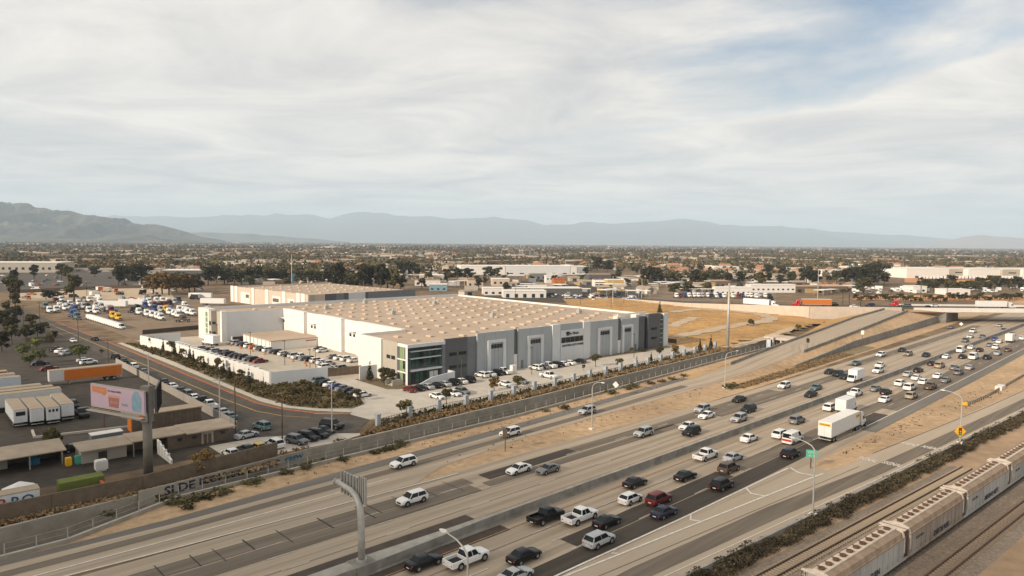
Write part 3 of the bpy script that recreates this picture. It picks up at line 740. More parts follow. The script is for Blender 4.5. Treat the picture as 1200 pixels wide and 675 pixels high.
# climbing entrance ramp
def gz(px, py, z): return G(px, py, z)
RL = [RD(106, -38.2, .03), gz(855, 427.5, 1.2), gz(909, 406.5, 2.4), gz(960, 388, 3.9), gz(1000, 373, 5.0), gz(1036, 362.8, ZB - .02)]
RR = [RD(106, -29.6, .03), gz(885, 433.5, .9), gz(941, 413, 2.2), gz(975, 400, 3.5), gz(1000, 390.5, 4.4), gz(1063, 365.2, ZB - .02)]
w = MB(); w.uv = []
for k in range(len(RL)):
    w.v += [tuple(RL[k]), tuple(RR[k])]; ss = (RL[k] - RL[0]).length; w.uv += [(ss, 0), (ss, (RL[k] - RR[k]).length)]
    if k: w.f.append((2 * k - 2, 2 * k - 1, 2 * k + 1, 2 * k)); w.m.append(0)
struct(w.build('climbing_ramp', MT['road_concrete']))
for nm, Lx, k0, lab in (('ramp_guard_wall', RL, 1, 'thin grey guard wall on the field side of the climbing ramp'), ('ramp_guard_wall', RR, 2, 'thin dark guard wall on the freeway side of the climbing ramp')):
    g = MB()
    for k in range(k0, len(Lx) - 1):
        a, b = Lx[k], Lx[k + 1]; nn = Vector(((b - a).y, -(b - a).x, 0)).normalized() * .3
        i = len(g.v)
        for p, zz in ((a, 0), (b, 0), (b, .85), (a, .85)): g.v.append((p.x, p.y, p.z + zz))
        for p, zz in ((a, 0), (b, 0), (b, .85), (a, .85)): g.v.append((p.x + nn.x, p.y + nn.y, p.z + zz))
        for f in ((0, 1, 2, 3), (3, 2, 6, 7), (5, 4, 7, 6), (1, 5, 6, 2), (4, 0, 3, 7)): g.f.append(tuple(i + j for j in f)); g.m.append(0)
    tag(g.build(nm, MT['barrier_face']), lab, 'wall')
# dirt slope between ramp and the grey retaining wall of the underpass
WB = [RD(150, -26.5), RD(175, -27.4), RD(206, -28.6), RD(260, -30.2), RD(334, -32.3)]; WZ = [.3, 1.2, 2.6, 2.9, 3.4]
rw = MB()
for k in range(4):
    a, b = WB[k], WB[k + 1]; nn = Vector(((b - a).y, -(b - a).x, 0)).normalized() * -.5
    i = len(rw.v); rw.v += [(a.x, a.y, 0), (b.x, b.y, 0), (b.x, b.y, WZ[k + 1]), (a.x, a.y, WZ[k]), (a.x + nn.x, a.y + nn.y, 0), (b.x + nn.x, b.y + nn.y, 0), (b.x + nn.x, b.y + nn.y, WZ[k + 1]), (a.x + nn.x, a.y + nn.y, WZ[k])]
    for f in ((0, 1, 2, 3), (3, 2, 6, 7), (5, 4, 7, 6), (1, 5, 6, 2), (4, 0, 3, 7)): rw.f.append(tuple(i + j for j in f)); rw.m.append(0)
tag(rw.build('retaining_wall', MT['barrier_face']), 'grey concrete retaining wall rising towards the bridge beside the westbound lanes', 'wall')
sl = MB(); RRs = RR[1:]; top = [RR[1], RR[2], RR[3], RR[4], RR[5]]
for k in range(4):
    sl.poly([(WB[k].x - .3, WB[k].y + .3, WZ[k] - .05), (WB[k + 1].x - .3, WB[k + 1].y + .3, WZ[k + 1] - .05), tuple(top[k + 1] - Vector((0, 0, .03))), tuple(top[k] - Vector((0, 0, .03)))])
sl.poly([(WB[4].x - .3, WB[4].y + .3, WZ[4] - .05), (WB[4].x + 3, 351, 5.2), (CS_N[5][0] - 10, 350.9, ZB - .1), tuple(top[4] - Vector((0, 0, .03)))])
sl.poly([(RD(106, -29.4)).to_tuple(), tuple(WB[0]), (WB[0].x - .3, WB[0].y + .3, WZ[0] - .05), tuple(RR[1] - Vector((0, 0, .03)))])
struct(sl.build('ramp_slope', MT['dirt']))
sl2 = MB()   # field side of the ramp embankment
fb = [RL[0] + Vector((-2, 1, 0)), RL[1] + Vector((-3, 2.4, -1.2)), RL[2] + Vector((-1.0, 2.0, -.9)), RL[3] + Vector((-5, 6, -2.6)), RL[4] + Vector((-7, 8, -1.6)), RL[5] + Vector((-6, 2, -2.0))]
for k in range(5): sl2.poly([tuple(fb[k]), tuple(RL[k] - Vector((0, 0, .02))), tuple(RL[k + 1] - Vector((0, 0, .02))), tuple(fb[k + 1])])
struct(sl2.build('ramp_slope', MT['field']))

br = thing('overpass_bridge', (214, 361, 0), 0, 'pale concrete freeway overpass with solid parapets and dark underside', 'bridge')
MB().box(0, 190, -10.6, 10.6, ZB - 1.5, ZB - .06).build('deck', MT['wall_beige'], br)
for y in (-10.9, 10.6): MB().box(-12, 190, y, y + .3, ZB - 1.2, ZB + .95).build('parapet', MT['wall_offwhite'], br)
ab = MB(); ab.prism([(-2, -10.7), (4.5, -10.7), (24, 10.5), (17, 10.5)], 0, ZB - 1.5); ab.build('abutment', MT['barrier_face'], br)
pc = RD(372, 0)
for t_ in np.linspace(-8, 8, 4):
    q = RD(372 + t_ * 1.35, 0) - Vector((214, 361, 0))
    MB().tube((q.x, q.y, 0), (q.x, q.y, ZB - 1.5), .75, n=12).build('pier', MT['wall_beige'], br)
q = RD(362, 0) - Vector((214, 361, 0)); q2 = RD(384, 0) - Vector((214, 361, 0))
pw = MB(); nn = ON * .45
pw.loft([[tuple(q + nn), tuple(q2 + nn), tuple(q2 - nn), tuple(q - nn)], [tuple(p + Vector((0, 0, ZB - 1.5))) for p in (q + nn, q2 + nn, q2 - nn, q - nn)]]); pw.build('pier_wall', MT['wall_beige'], br)
# ground beyond the bridge: cut slopes
struct(strip('cut_slope', [(395, -46, -24), (640, -46, -24)], 0.02, MT['dirt']))

# ------------------------------------------------------------------ fields, lots and streets on the far side of the channel
def sheet(name, pts, mt, dz=0.03, z=None):
    w = MB(); w.poly([tuple(G(p[0], p[1], (p[2] if len(p) > 2 else 0) if z is None else z) + Vector((0, 0, dz))) for p in pts])
    return struct(w.build(name, MT[mt]))
def usheet(name, pts, mt, dz=0.03):
    w = MB(); w.poly([tuple(B(u, v, dz)) for u, v in pts]); return struct(w.build(name, MT[mt]))
def fieldz(p):     # the field rises gently towards the cross street
    d = (p.y - 262) / 130.0
    return 0.02 + max(0.0, min(1.0, d)) * 2.2 * max(0, min(1, (p.x - 40) / 60))
fm = MB(); gx = np.linspace(35, 205, 35); gy = np.linspace(225, 480, 40)
idx = {}
def in_field(x, y):
    u, v = uv_of((x, y)); s, n = sn_of((x, y))
    if u < 222.5 or n > -58.6 : return False
    if 168 < s < 216 and n > -64.5: return False
    for k in range(1, len(CS_N) - 1):
        a, b = CS_N[k], CS_N[k + 1]
        if (b[0] - a[0]) * (y - a[1]) - (b[1] - a[1]) * (x - a[0]) > -2 and min(a[0], b[0]) - 2 <= x <= max(a[0], b[0]) + 2: return False
    if y > 480 or (y > 352 and x > 152): return False
    if s > 176 and n > -60: return False
    if x > 120 and n > -66: return False
    return True
for i in range(len(gx) - 1):
    for j in range(len(gy) - 1):
        cx, cy = (gx[i] + gx[i + 1]) / 2, (gy[j] + gy[j + 1]) / 2
        if not in_field(cx, cy): continue
        q = []
        for a, b in ((i, j), (i + 1, j), (i + 1, j + 1), (i, j + 1)):
            if (a, b) not in idx:
                idx[(a, b)] = len(fm.v); pv = Vector((gx[a], gy[b], 0)); pv.z = fieldz(pv) + rng.uniform(0, .12); fm.v.append(tuple(pv))
            q.append(idx[(a, b)])
        fm.f.append(tuple(q)); fm.m.append(0)
struct(fm.build('field', MT['field'], smooth=True))
def ribbon(name, pts, wd, mt, lift=0.2, zf=fieldz):
    w = MB(); P_ = [G(x, y, 1.0) for x, y in pts]; dense = []
    for a, b in zip(P_, P_[1:]):
        for k in range(8): dense.append(a.lerp(b, k / 8))
    dense.append(P_[-1])
    for k, p in enumerate(dense):
        d = (dense[min(k + 1, len(dense) - 1)] - dense[max(k - 1, 0)]).normalized(); n = Vector((d.y, -d.x, 0)) * wd / 2 * (1 + .25 * math.sin(k * 1.3))
        for q in (p - n, p + n): w.v.append((q.x, q.y, zf(q) + lift))
    for k in range(len(dense) - 1): w.f.append((2 * k, 2 * k + 1, 2 * k + 3, 2 * k + 2)); w.m.append(0)
    return struct(w.build(name, MT[mt]))
ribbon('dirt_track', [(786, 367), (820, 365), (860, 367), (890, 370), (905, 374), (895, 378), (860, 382), (820, 388), (790, 393)], 7, 'path_dirt')
ribbon('dirt_track', [(786, 382), (800, 377), (815, 373)], 6, 'path_dirt')
ribbon('dirt_track', [(850, 405), (885, 398), (905, 392), (930, 384)], 4, 'path_dirt')

# warehouse site: concrete lot, dock court, planting, street
usheet('parking_lot', [(70, 143.5), (77, 131), (84, 129), (100, 130), (132, 132.2), (178, 136.6), (228, 141.2), (228, 156.2), (103, 156.2), (103, 172), (84, 172), (78, 160)], 'lot_concrete', .04)
usheet('parking_lot', [(219.3, 156.2), (228, 156.2), (228, 296), (219.3, 296)], 'lot_concrete', .043)
usheet('dock_court', [(74.5, 172.01), (119, 172.01), (119, 282), (92, 295), (70.5, 295), (72, 262)], 'court_concrete', .04)
usheet('yard_ground', [(-60, 127), (52.6, 127), (52.6, 300), (50, 440), (-60, 440)], 'yard_asphalt', .02)
usheet('street', [(52.6, 120.2), (52.6, 352), (48, 470), (55, 470), (58.3, 377), (61.6, 285), (63.2, 200), (64.3, 161.4), (66.4, 152), (70.5, 143.4), (76, 138), (77, 131), (70, 124), (64, 120.2)], 'street_asphalt', .05)
usheet('driveway', [(44, 120.2), (63, 120.2), (71, 121.8), (63.5, 128), (53, 133), (44, 133)], 'sidewalk', .07)
usheet('driveway_apron', [(70, 143.5), (76, 138), (77, 131), (84, 134), (86, 141), (80, 144)], 'lot_concrete', .06)
for nm, pts, mt, z in (('kerb', [(58.3, 377), (61.6, 285), (63.2, 200), (64.3, 161.4), (66.4, 152), (70.5, 143.4), (76, 138)], 'kerb_red', .16),):
    w = MB(); Lp = [B(u, v) for u, v in pts]
    for a, b in zip(Lp, Lp[1:]):
        n = Vector(((b - a).y, -(b - a).x, 0)).normalized() * -.35
        i = len(w.v); w.v += [(a.x, a.y, 0), (b.x, b.y, 0), (b.x, b.y, z), (a.x, a.y, z), (a.x + n.x, a.y + n.y, z), (b.x + n.x, b.y + n.y, z)]
        w.f += [(i, i + 1, i + 2, i + 3), (i + 3, i + 2, i + 5, i + 4)]; w.m += [0, 0]
    struct(w.build(nm, MT[mt]))
usheet('verge', [(63.4, 285), (61.6, 285), (63.2, 200), (64.3, 161.4), (66.4, 152), (70.5, 143.4), (76, 138), (77, 139), (71.5, 145.5), (67.5, 153), (65.8, 162), (65.2, 200)], 'mulch', .12)
usheet('sidewalk', [(63.4, 288), (65.0, 288), (66.9, 238), (67.3, 169), (69.2, 153.5), (73, 147), (78, 141.5), (77, 139), (71.5, 145.5), (67.5, 153), (65.8, 162), (65.2, 200)], 'sidewalk', .15)
usheet('planting_bed', [(65.0, 288), (66.9, 238), (67.3, 169), (69.2, 153.5), (73, 147), (79.5, 142.5), (83.5, 144.5), (86.0, 151), (84.8, 164), (87, 174), (91, 176), (75.4, 178.8), (72.2, 254), (68.8, 279)], 'mulch', .08)
usheet('planting_bed', [(96.5, 172.3), (96.5, 155.5), (99, 153.4), (103, 154.5), (103, 172.3)], 'mulch', .09)
usheet('planting_bed', [(148, 155.9), (148, 153.8), (219, 151.8), (219, 155.9)], 'mulch', .08)
usheet('planting_bed', [(75, 123.8), (100, 126.5), (132, 128.3), (178, 132.8), (227, 139), (227, 141.2), (178, 136), (155, 134.0), (120, 131), (96, 129.4), (86, 128.4), (77, 126)], 'mulch', .08)
usheet('weed_strip', [(70, 120.5), (75, 123.6), (100, 126.3), (132, 128.1), (178, 132.6), (227, 138.8), (232, 134)] + [uv_of(RD(s, n)) for s, n in ((150, -57.5), (130, -55.8), (83, -53.0), (47, -50.4), (5, -48.8), (-12, -47))], 'field', .05)
for k in (-.12, .12):
    w = MB(); pp = [(54.6, 377), (57.2, 285), (59.2, 209), (60.2, 172), (61.4, 154), (64, 146), (68, 141)]
    for a, b in zip(pp, pp[1:]): w.poly([B(a[0] + k - .07, a[1], .075), B(a[0] + k + .07, a[1], .075), B(b[0] + k + .07, b[1], .075), B(b[0] + k - .07, b[1], .075)])
    struct(w.build('centre_line', MT['paint_yellow']))
# stall lines
w = MB()
for u in np.arange(99, 140, 2.75): w.box(u - .06, u + .06, 149.6, 155.0, .05, .062, T=B)
for u in np.arange(97, 150, 2.75): w.box(u - .06, u + .06, 136.2, 141.2, .05, .062, T=B)
for v in np.arange(147, 176, 2.75): w.box(84.6, 90.0, v - .06, v + .06, .05, .062, T=B)
struct(w.build('stall_line', MT['paint_white']))

def u_at(px, v, z=0.0):
    a, b = -200.0, 900.0
    for _ in range(50):
        m_ = (a + b) / 2
        if P(B(m_, v, z))[0] < px: a = m_
        else: b = m_
    return a
def v_at(px, u, z=0.0):
    a, b = 60.0, 900.0
    for _ in range(50):
        m_ = (a + b) / 2
        if P(B(u, m_, z))[0] > px: a = m_
        else: b = m_
    return a

# ------------------------------------------------------------------ main warehouse
U0, V0 = 103.0, 156.0
wh = thing('warehouse', B(U0, V0), BROT, 'huge white and grey warehouse with tan roof, glass corner office and dark panels', 'warehouse')
def fx(px): return u_at(px, V0, 0) - U0
EX = 116.5; NY = 129.0; HR = 10.8
roof = MB()
for q_ in ((.4, fx(477), .4, 1.6), (fx(521) - .05, EX - .4, .4, 1.6), (.4, 15.9, 1.6, 24.2), (15.9, EX - .4, 1.6, 112.6), (-8.6, EX - .4, 112.6, NY - .4)): roof.box(*q_, 0, HR)
ro = roof.build('roof', MT['roof_tan'], wh)
def wbox(nm, x0, x1, y0, y1, z0, z1, mt, par=None): return MB().box(x0, x1, y0, y1, z0, z1).build(nm, MT[mt], par or wh)
# parapets north and east
wbox('north_wall', -9, EX, NY - .4, NY, 0, HR + 1.1, 'wall_lighter'); wbox('east_wall', EX - .4, EX, 0.41, NY - .41, 0, HR + .7, 'wall_white')  # north wall's grey carries the shade of its inner face as colour
# front facade segments: px0, px1, top, proud, material
SEG = [(521, 547, 11.5, .3, 'wall_dark'), (547, 558, 11.4, 0, 'wall_mid'), (558, 601, 12.2, .5, 'wall_light'), (601, 605.5, 12.2, .1, 'wall_dark'), (605.5, 645, 12.2, .5, 'wall_light'), (645, 654, 12.5, .9, 'wall_lighter'), (654, 681, 12.4, .5, 'wall_light'), (681, 689, 12.5, .9, 'wall_lighter'), (689, 722.5, 12.2, .5, 'wall_light'), (722.5, 726.5, 12.2, .1, 'wall_dark'), (726.5, 747, 12.0, .4, 'wall_light'), (747, 753.5, 12.2, .5, 'wall_dark'), (753.5, 756.6, 12.0, .1, 'window_glass'), (756.6, 771, 12.8, .9, 'wall_dark'), (771, 776, 12.2, .1, 'green_glass'), (776, 785.5, 12.5, .5, 'wall_lighter')]
SEGO = {}
for a, b, h, pr, mt in SEG:
    x0, x1 = fx(a), min(fx(b), EX)
    SEGO[a] = wbox('wall_panel', x0, x1 - .004, -pr, .4, 0, h, mt)
for a, b in ((601, 605.5), (722.5, 726.5)): wbox('slot_panel', fx(a) + .05, fx(b) - .05, -.22, -.1, 0, 4.6, 'wall_white')
# tilt-up joints
for px in np.linspace(566, 740, 14):
    x = fx(px); wbox('panel_joint', x - .03, x + .03, -.515, -.495, .1, 12.1, 'wall_mid') if not any(a <= px <= b for a, b in ((600, 606), (644, 690), (722, 727))) else None
# framed bays with a high window
for a, b in ((569.5, 590.5), (616, 634.5), (698, 714.7), (727.2, 739.5)):
    x0, x1 = fx(a), fx(b); pr = .5 if a < 720 else .4; fwid = (x1 - x0) * .16
    bay = wbox('framed_bay', x0 + fwid, x1 - fwid, -pr - .12, -pr, .02, 9.0, 'wall_light')
    for p0, p1, z0, z1 in ((x0, x0 + fwid, .02, 9.8), (x1 - fwid, x1, .02, 9.8), (x0 + fwid, x1 - fwid, 9.0, 9.8)): wbox('bay_frame', p0, p1, -pr - .45, -pr, z0, z1, 'wall_lighter', bay)
    wbox('window', x0 + fwid + .15, x1 - fwid - .15, -pr - .2, -pr - .12, 7.3, 8.5, 'window_glass', bay)
    for k in range(1, 4): xx = x0 + fwid + .15 + (x1 - x0 - 2 * fwid - .3) * k / 4; wbox('mullion', xx - .05, xx + .05, -pr - .26, -pr - .2, 7.3, 8.5, 'wall_mid', bay)
    for k in range(1, 3): xx = x0 + fwid + (x1 - x0 - 2 * fwid) * k / 3; wbox('panel_joint', xx - .04, xx + .04, -pr - .14, -pr - .12, .1, 7.2, 'wall_mid', bay)
# sign bay
x0, x1 = fx(654.3), fx(680.7); sgn = wbox('sign_panel', x0, x1, -.95, -.5, .02, 10.3, 'wall_lighter')
wbox('window', x0 + .3, x1 - .2, -1.03, -.95, 6.3, 8.05, 'window_glass', sgn)
for k in range(1, 5): xx = x0 + (x1 - x0) * k / 5; wbox('mullion', xx - .07, xx + .07, -1.09, -1.03, 6.3, 8.05, 'wall_mid', sgn)
for k in (0, 1): wbox('door', x0 + 3.0 + k * 1.15, x0 + 4.05 + k * 1.15, -1.01, -.95, .05, 2.4, 'wall_white', sgn)
text_part('jw Music', 1.25, 'black', sgn, (x0 + (x1 - x0) * .58, -1.0, 9.15), (R(90), 0, 0), .03, (1, 1, 1), 'lettering', .02)
text_part('ELEVATING AUTO WORKS', .92, 'black', sgn, ((x0 + x1) / 2 + .4, -1.0, 5.35), (R(90), 0, 0), .03, (.9, 1, 1), 'lettering', .025)
lg = MB()
for cx, cz, r in ((-.55, .35, .34), (0, .45, .34), (.55, .35, .34)): lg.prism([(cx + r * math.cos(a), cz + r * math.sin(a)) for a in np.linspace(0, 6.28, 10, endpoint=False)], 0, .05)
lg.prism([(-.75, -.55), (.75, -.55), (.3, .2), (-.3, .2)], 0, .06)
lo = lg.build('logo', MT['black'], sgn, (x0 + (x1 - x0) * .3, -.97, 9.1)); lo.rotation_euler = (R(90), 0, 0)
# doors, stair and entrance details of the east end
for z in (3.4, 6.9): wbox('window', fx(760.5), fx(767), -.98, -.9, z, z + .9, 'window_glass')
for k in range(6): wbox('mullion', fx(771) + .05, fx(776) - .05, -.18, -.1, 1.6 + k * 1.7, 1.75 + k * 1.7, 'wall_lighter')
wbox('door', fx(742.5), fx(744.5), -.46, -.4, .05, 2.5, 'wall_mid')
wbox('door', fx(609), fx(612), -.56, -.5, .05, 2.6, 'wall_mid')
wbox('electrical_box', fx(594), fx(599), -2.6, -.6, .05, 1.8, 'wall_white')
# corner office
ox0, ox1 = 0.0, fx(521)
wbox('corner_pier', 0, fx(477), -.3, .5, 0, 11.0, 'wall_white')
wbox('office_beam', fx(477), ox1 - .004, -.3, .4, 10.1, 11.0, 'wall_lighter')
dk = wbox('office_recess', fx(477), ox1 - .004, 1.0, 1.4, 0, 10.1, 'wall_dark')
wbox('office_cheek', ox1 - 1.0, ox1 - .01, -.28, 1.0, 0, 10.09, 'wall_mid')
wbox('office_roof', fx(477), ox1 - .06, .41, 1.59, 10.2, 10.79, 'roof_tan')
gx0, gx1 = fx(484), fx(516.5)
for z0, z1 in ((.3, 3.3), (4.6, 9.6)):
    nb = 7
    for k in range(nb):
        a = gx0 + (gx1 - gx0) * k / nb; b = gx0 + (gx1 - gx0) * (k + 1) / nb
        rows = [(z0, z1)] if z0 < 1 else [(4.6, 6.9), (7.0, 9.6)]
        for r0, r1 in rows: wbox('window_pane', a + .06, b - .06, .86, .99, r0, r1, 'green_glass' if (k + int(r0)) % 3 else 'window_glass')
for z in (3.6, 6.95, 8.9): wbox('sun_shade', gx0 - .8, gx1 + .9 if z < 4 else gx1, -.25, .85, z, z + (.45 if z < 4 else .18), 'wall_lighter')
for k in (0, 1): wbox('entrance_door', gx0 + 6.0 + k * 1.5, gx0 + 7.3 + k * 1.5, .78, .85, .3, 2.9, 'wall_lighter')
# entrance ramp wall
rmp = MB(); ra, rb_ = fx(478), fx(524)
rmp.loft([[(ra, -3.6, 0.02), (rb_, -3.6, .02), (rb_, -3.6, 2.9), (ra + 5.5, -3.6, 2.2), (ra, -3.6, .3)], [(ra, -3.25, .02), (rb_, -3.25, .02), (rb_, -3.25, 2.9), (ra + 5.5, -3.25, 2.2), (ra, -3.25, .3)]])
rmp.build('ramp_wall', MT['wall_lighter'], wh)
wbox('ramp_wall', rb_ - .35, rb_, -3.24, -.4, .02, 2.9, 'wall_lighter')
for px in (525, 536):
    for z in (2.9, 6.6): wbox('window', fx(px) + .2, fx(px + 9.5), -.38, -.3, z, z + .95, 'window_glass')
# west side of the office: glass strip, tan wall, white block
def vy(px, u=103.0): return v_at(px, u) - V0
yw = [vy(p) for p in (467.5, 459, 455.5, 443, 424)]
wbox('glass_strip', .05, .4, .52, 3.6, 0, 10.2, 'pale_glass'); wbox('glass_strip_dark', .02, .4, 3.6, 4.6, 0, 10.4, 'wall_dark')
wbox('office_beam', 0, .41, .52, 4.6, 10.2, 11.0, 'wall_white')
for z in (1.0, 4.4): wbox('window', -.03, .05, .9, 1.9, z, z + 2.2, 'window_glass')
for z in (3.2, 6.6): wbox('floor_band', -.06, .05, .52, 4.6, z, z + .35, 'wall_white')
wbox('tan_wall', -.1, .4, 4.6, 12.0, 0, 11.2, 'wall_tan')
for z in (2.6, 6.3):
    for y in (5.6, 8.0): wbox('window', -.18, -.1, y, y + 1.9, z, z + 1.0, 'window_glass')
wbox('white_block', -.6, .4, 12.0, 24.6, 0, 11.4, 'wall_white')
wbox('office_north_wall', .41, 15.6, 24.2, 24.6, 0, 11.5, 'wall_white')
# steps and planter wall at the corner
for k in range(5): wbox('step', -3.4 + k * .55, -.35, 1.5, 4.2, .02, .25 + k * .3, 'lot_concrete')
for y in (1.2, 4.2): wbox('stair_wall', -3.8, -.32, y, y + .3, .02, 1.7, 'wall_tan')
# dock face on the west court
DX = 15.5
def dv(px): return v_at(px, U0 + DX) - V0
DKS = [(447, 421.5, 1.3), (421.5, 404, 0), (404, 374.5, 1.3), (374.5, 360, 0), (360, 337.5, 1.3), (337.5, 319.5, 0)]
for a, b, pr in DKS:
    y0, y1 = dv(a), dv(b)
    if a == 447: y0 = 24.61
    if b == 319.5: y1 = 112.4
    wbox('dock_panel', DX - pr, DX + .4, y0, y1 - .01, 0, 11.4 + pr * .2, 'wall_white')
    n = max(2, int((y1 - y0) / 6))
    for k in range(1, n): yy = y0 + (y1 - y0) * k / n; wbox('panel_joint', DX - pr - .02, DX - pr + .0, yy - .05, yy + .05, .1, 11.2, 'wall_grey')
    if pr == 0:
        ym = (y0 + y1) / 2
        wbox('canopy', DX - 1.2, DX, ym - 3, ym + 2.2, 7.6, 7.85, 'wall_white')
        for k in (-2.2, .4): wbox('window', DX - .07, DX, ym + k, ym + k + 1.3, 5.9, 6.9, 'window_glass')
        wbox('red_slot', DX - .08, DX, y0 + .2, y0 + .9, 4.0, 11.3, 'trim_red')
    for yy in np.arange(y0 + 1.5, y1 - 3.2, 4.2): wbox('dock_door', DX - pr - .07, DX - pr, yy, yy + 2.7, 1.2, 4.2, 'wall_offwhite')
# north-west wing
wbox('wing_wall', -7.0, 15.4, 112.2, 112.6, 0, 11.3, 'wall_lighter'); wbox('wing_pier', -8.9, -7.0, 111.6, 113.4, 0, 11.6, 'wall_white')  # cool grey of wing_wall has the shade on this front painted in
wbox('wing_west_wall', -9.0, -8.6, 113.4, NY - .41, 0, 11.3, 'wall_tan')
tw = wbox('wing_tower', -11.0, -8.2, 119.2, 131.0, 0, 11.9, 'wall_offwhite')
wbox('tower_front', -11.0, -9.02, 116.6, 119.2, 0, 11.6, 'wall_tan')
for k in range(5): wbox('window_pane', -11.08, -11.0, 120.6, 122.8, .6 + k * 2.1, 2.4 + k * 2.1, 'pale_glass', tw)
for y in (116.9, 118.0):
    for z in (2.2, 6.0): wbox('window', -11.08, -11.0, y, y + .8, z, z + 1.6, 'window_glass')
for z in (2.6, 6.4): wbox('window', -10.7, -9.4, 116.54, 116.6, z, z + 1.0, 'window_glass')
# low white shed in the court
# skylights in rows on the roof
skm = MB(); skm.loft([[(-.65, -1.25, 0), (.65, -1.25, 0), (.65, 1.25, 0), (-.65, 1.25, 0)], [(-.6, -1.2, .4), (.6, -1.2, .4), (.6, 1.2, .4), (-.6, 1.2, .4)], [(-.25, -.6, .55), (.25, -.6, .55), (.25, .6, .55), (-.25, .6, .55)]])
skm = skm.mesh('skylight', MT['skylight'])
for i, x in enumerate(np.arange(7, EX - 4, 8.2)):
    for j, y in enumerate(np.arange(6, NY - 4, 9.4)):
        yy = y + (4.7 if i % 2 else 0)
        if yy > NY - 4 or (x < 18 and 22 < yy < 115): continue
        obj('skylight', skm, wh, (x + rng.uniform(-.3, .3), yy, HR))
for x, y in ((40, 70), (64, 40), (30, 104), (78, 96), (100, 30), (56, 118)):
    v_ = MB().box(x - .8, x + .8, y - .8, y + .8, HR, HR + 1.5); v_.tube((x, y, HR + 1.5), (x, y, HR + 2.3), .4); v_.build('roof_vent', MT['galvanized'], wh)
wbox('roof_screen', 97, 114, 8, 8.4, HR, HR + 1.7, 'wall_white'); wbox('air_unit', 102, 105.5, 3.5, 6, HR, HR + 1.6, 'wall_offwhite'); wbox('air_unit', 92, 95, 4, 6, HR, HR + 1.5, 'wall_offwhite')

# ------------------------------------------------------------------ second warehouse behind
P2 = Vector((-109, 373, 0)); R2 = R(46)
w2 = thing('warehouse', P2, R2, 'low warehouse with beige and white panelled side behind the main warehouse', 'warehouse')
MB().box(.4, 72, .4, 94, 0, 8.6).build('roof', MT['roof_tan'], w2)
MB().box(0, .4, 0, 94.4, 0, 9.6).build('west_wall', MT['wall_beige'], w2)
for k, (y0, y1, pr, mt, hh) in enumerate(((3, 7, .3, 'wall_white', 9.9), (8.2, 12.2, .3, 'wall_white', 9.9), (24, 28, .3, 'wall_white', 9.9), (44, 48, .3, 'wall_white', 9.9), (62, 65, .3, 'wall_white', 9.9), (84, 88, .3, 'wall_white', 9.9), (89.5, 93.5, .3, 'wall_white', 9.9), (14.5, 22, .12, 'wall_white', 6.2), (30, 40, .12, 'wall_white', 6.8), (68, 80, .12, 'wall_white', 6.8))):
    MB().box(-pr, 0, y0, y1, 0, hh).build('wall_panel', MT[mt], w2)
for y0, y1, z in ((15.5, 19, 3), (32, 39, 3.4), (69, 73, 3.6)): MB().box(-.22, -.12, y0, y1, z, z + 2.0).build('window', MT['wall_brown'], w2)
for x0, x1, mt in ((0.41, 4, 'wall_tan'), (4, 10, 'wall_beige'), (10, 17, 'wall_dark'), (17, 22, 'wall_mid'), (22, 25, 'wall_dark'), (25, 36, 'wall_lighter'), (36, 38, 'wall_dark'), (38, 60, 'wall_mid'), (60, 72, 'wall_mid')): MB().box(x0, x1 - .01, -.3, .39, 0, 9.5).build('wall_panel', MT[mt], w2)
MB().box(.41, 72, 93.9, 94.3, 0, 9.5).build('north_wall', MT['wall_beige'], w2)
for i in range(6):
    for j in range(8): obj('skylight', skm, w2, (6 + i * 12, 6 + j * 11.5, 8.6))

# ------------------------------------------------------------------ yard walls, gate, shed
def wall_thing(name, pts, h, th, mt, label, panel=None, base=0.0, cat='wall'):
    t_ = thing(name, B(*pts[0]), 0, label, cat); o_ = B(*pts[0])
    for a, b in zip(pts, pts[1:]):
        A_, B_ = B(*a), B(*b); d = B_ - A_; Ln = d.length; d.normalize(); n = Vector((d.y, -d.x, 0)) * th / 2
        k = max(1, round(Ln / panel)) if panel else 1
        for j in range(k):
            p, q = A_ + d * (Ln * j / k) - o_, A_ + d * (Ln * (j + 1) / k - (.03 if panel else 0)) - o_
            m_ = MB(); m_.prism([tuple(p + n)[:2], tuple(q + n)[:2], tuple(q - n)[:2], tuple(p - n)[:2]], base, h); m_.build('wall_panel', MT[mt], t_)
    return t_
wall_thing('yard_wall', [(68.5, 277), (72.1, 254), (75.2, 179)], 3.7, .3, 'wall_white', 'long white yard wall facing the street with the red kerb', 9)
wall_thing('yard_wall', [(75.35, 178.85), (90.6, 176.6)], 3.7, .3, 'wall_lighter', 'short end wall of the yard beside the dark gate, shade put into its grey', 7.6)  # same white wall in grey, the shade of this face put into its colour
wall_thing('yard_wall', [(68.7, 277.3), (82, 276.5)], 3.7, .3, 'wall_lighter', 'short pale wall at the far end of the walled yard', 7)  # greyer than the street side: shade on this face is painted in
wall_thing('wing_screen_wall', [(97, 170.5), (103, 170.3)], 3.9, .3, 'wall_lighter', 'short pale screen wall beside the white office block')
gt = thing('sliding_gate', B(91.5, 180.6), BROT - R(8), 'dark brown slatted sliding gate at the yard entrance', 'gate')
for k in range(14): MB().box(k * .8, k * .8 + .74, -.06, .06, .12, 2.4).build('slat', MT['wall_brown'], gt)
for z in (.12, 2.3): MB().box(0, 11.2, .061, .14, z, z + .12).build('rail', MT['black'], gt)
sh = thing('dock_shed', B(99.6, 236), BROT, 'low white shed with tan roof inside the dock court', 'shed')
MB().box(0, 18.6, 0, 25, 0, 3.2).build('wall', MT['wall_white'], sh); MB().box(-.2, 18.6, -.2, 25.2, 3.2, 3.5).build('roof', MT['roof_tan'], sh)
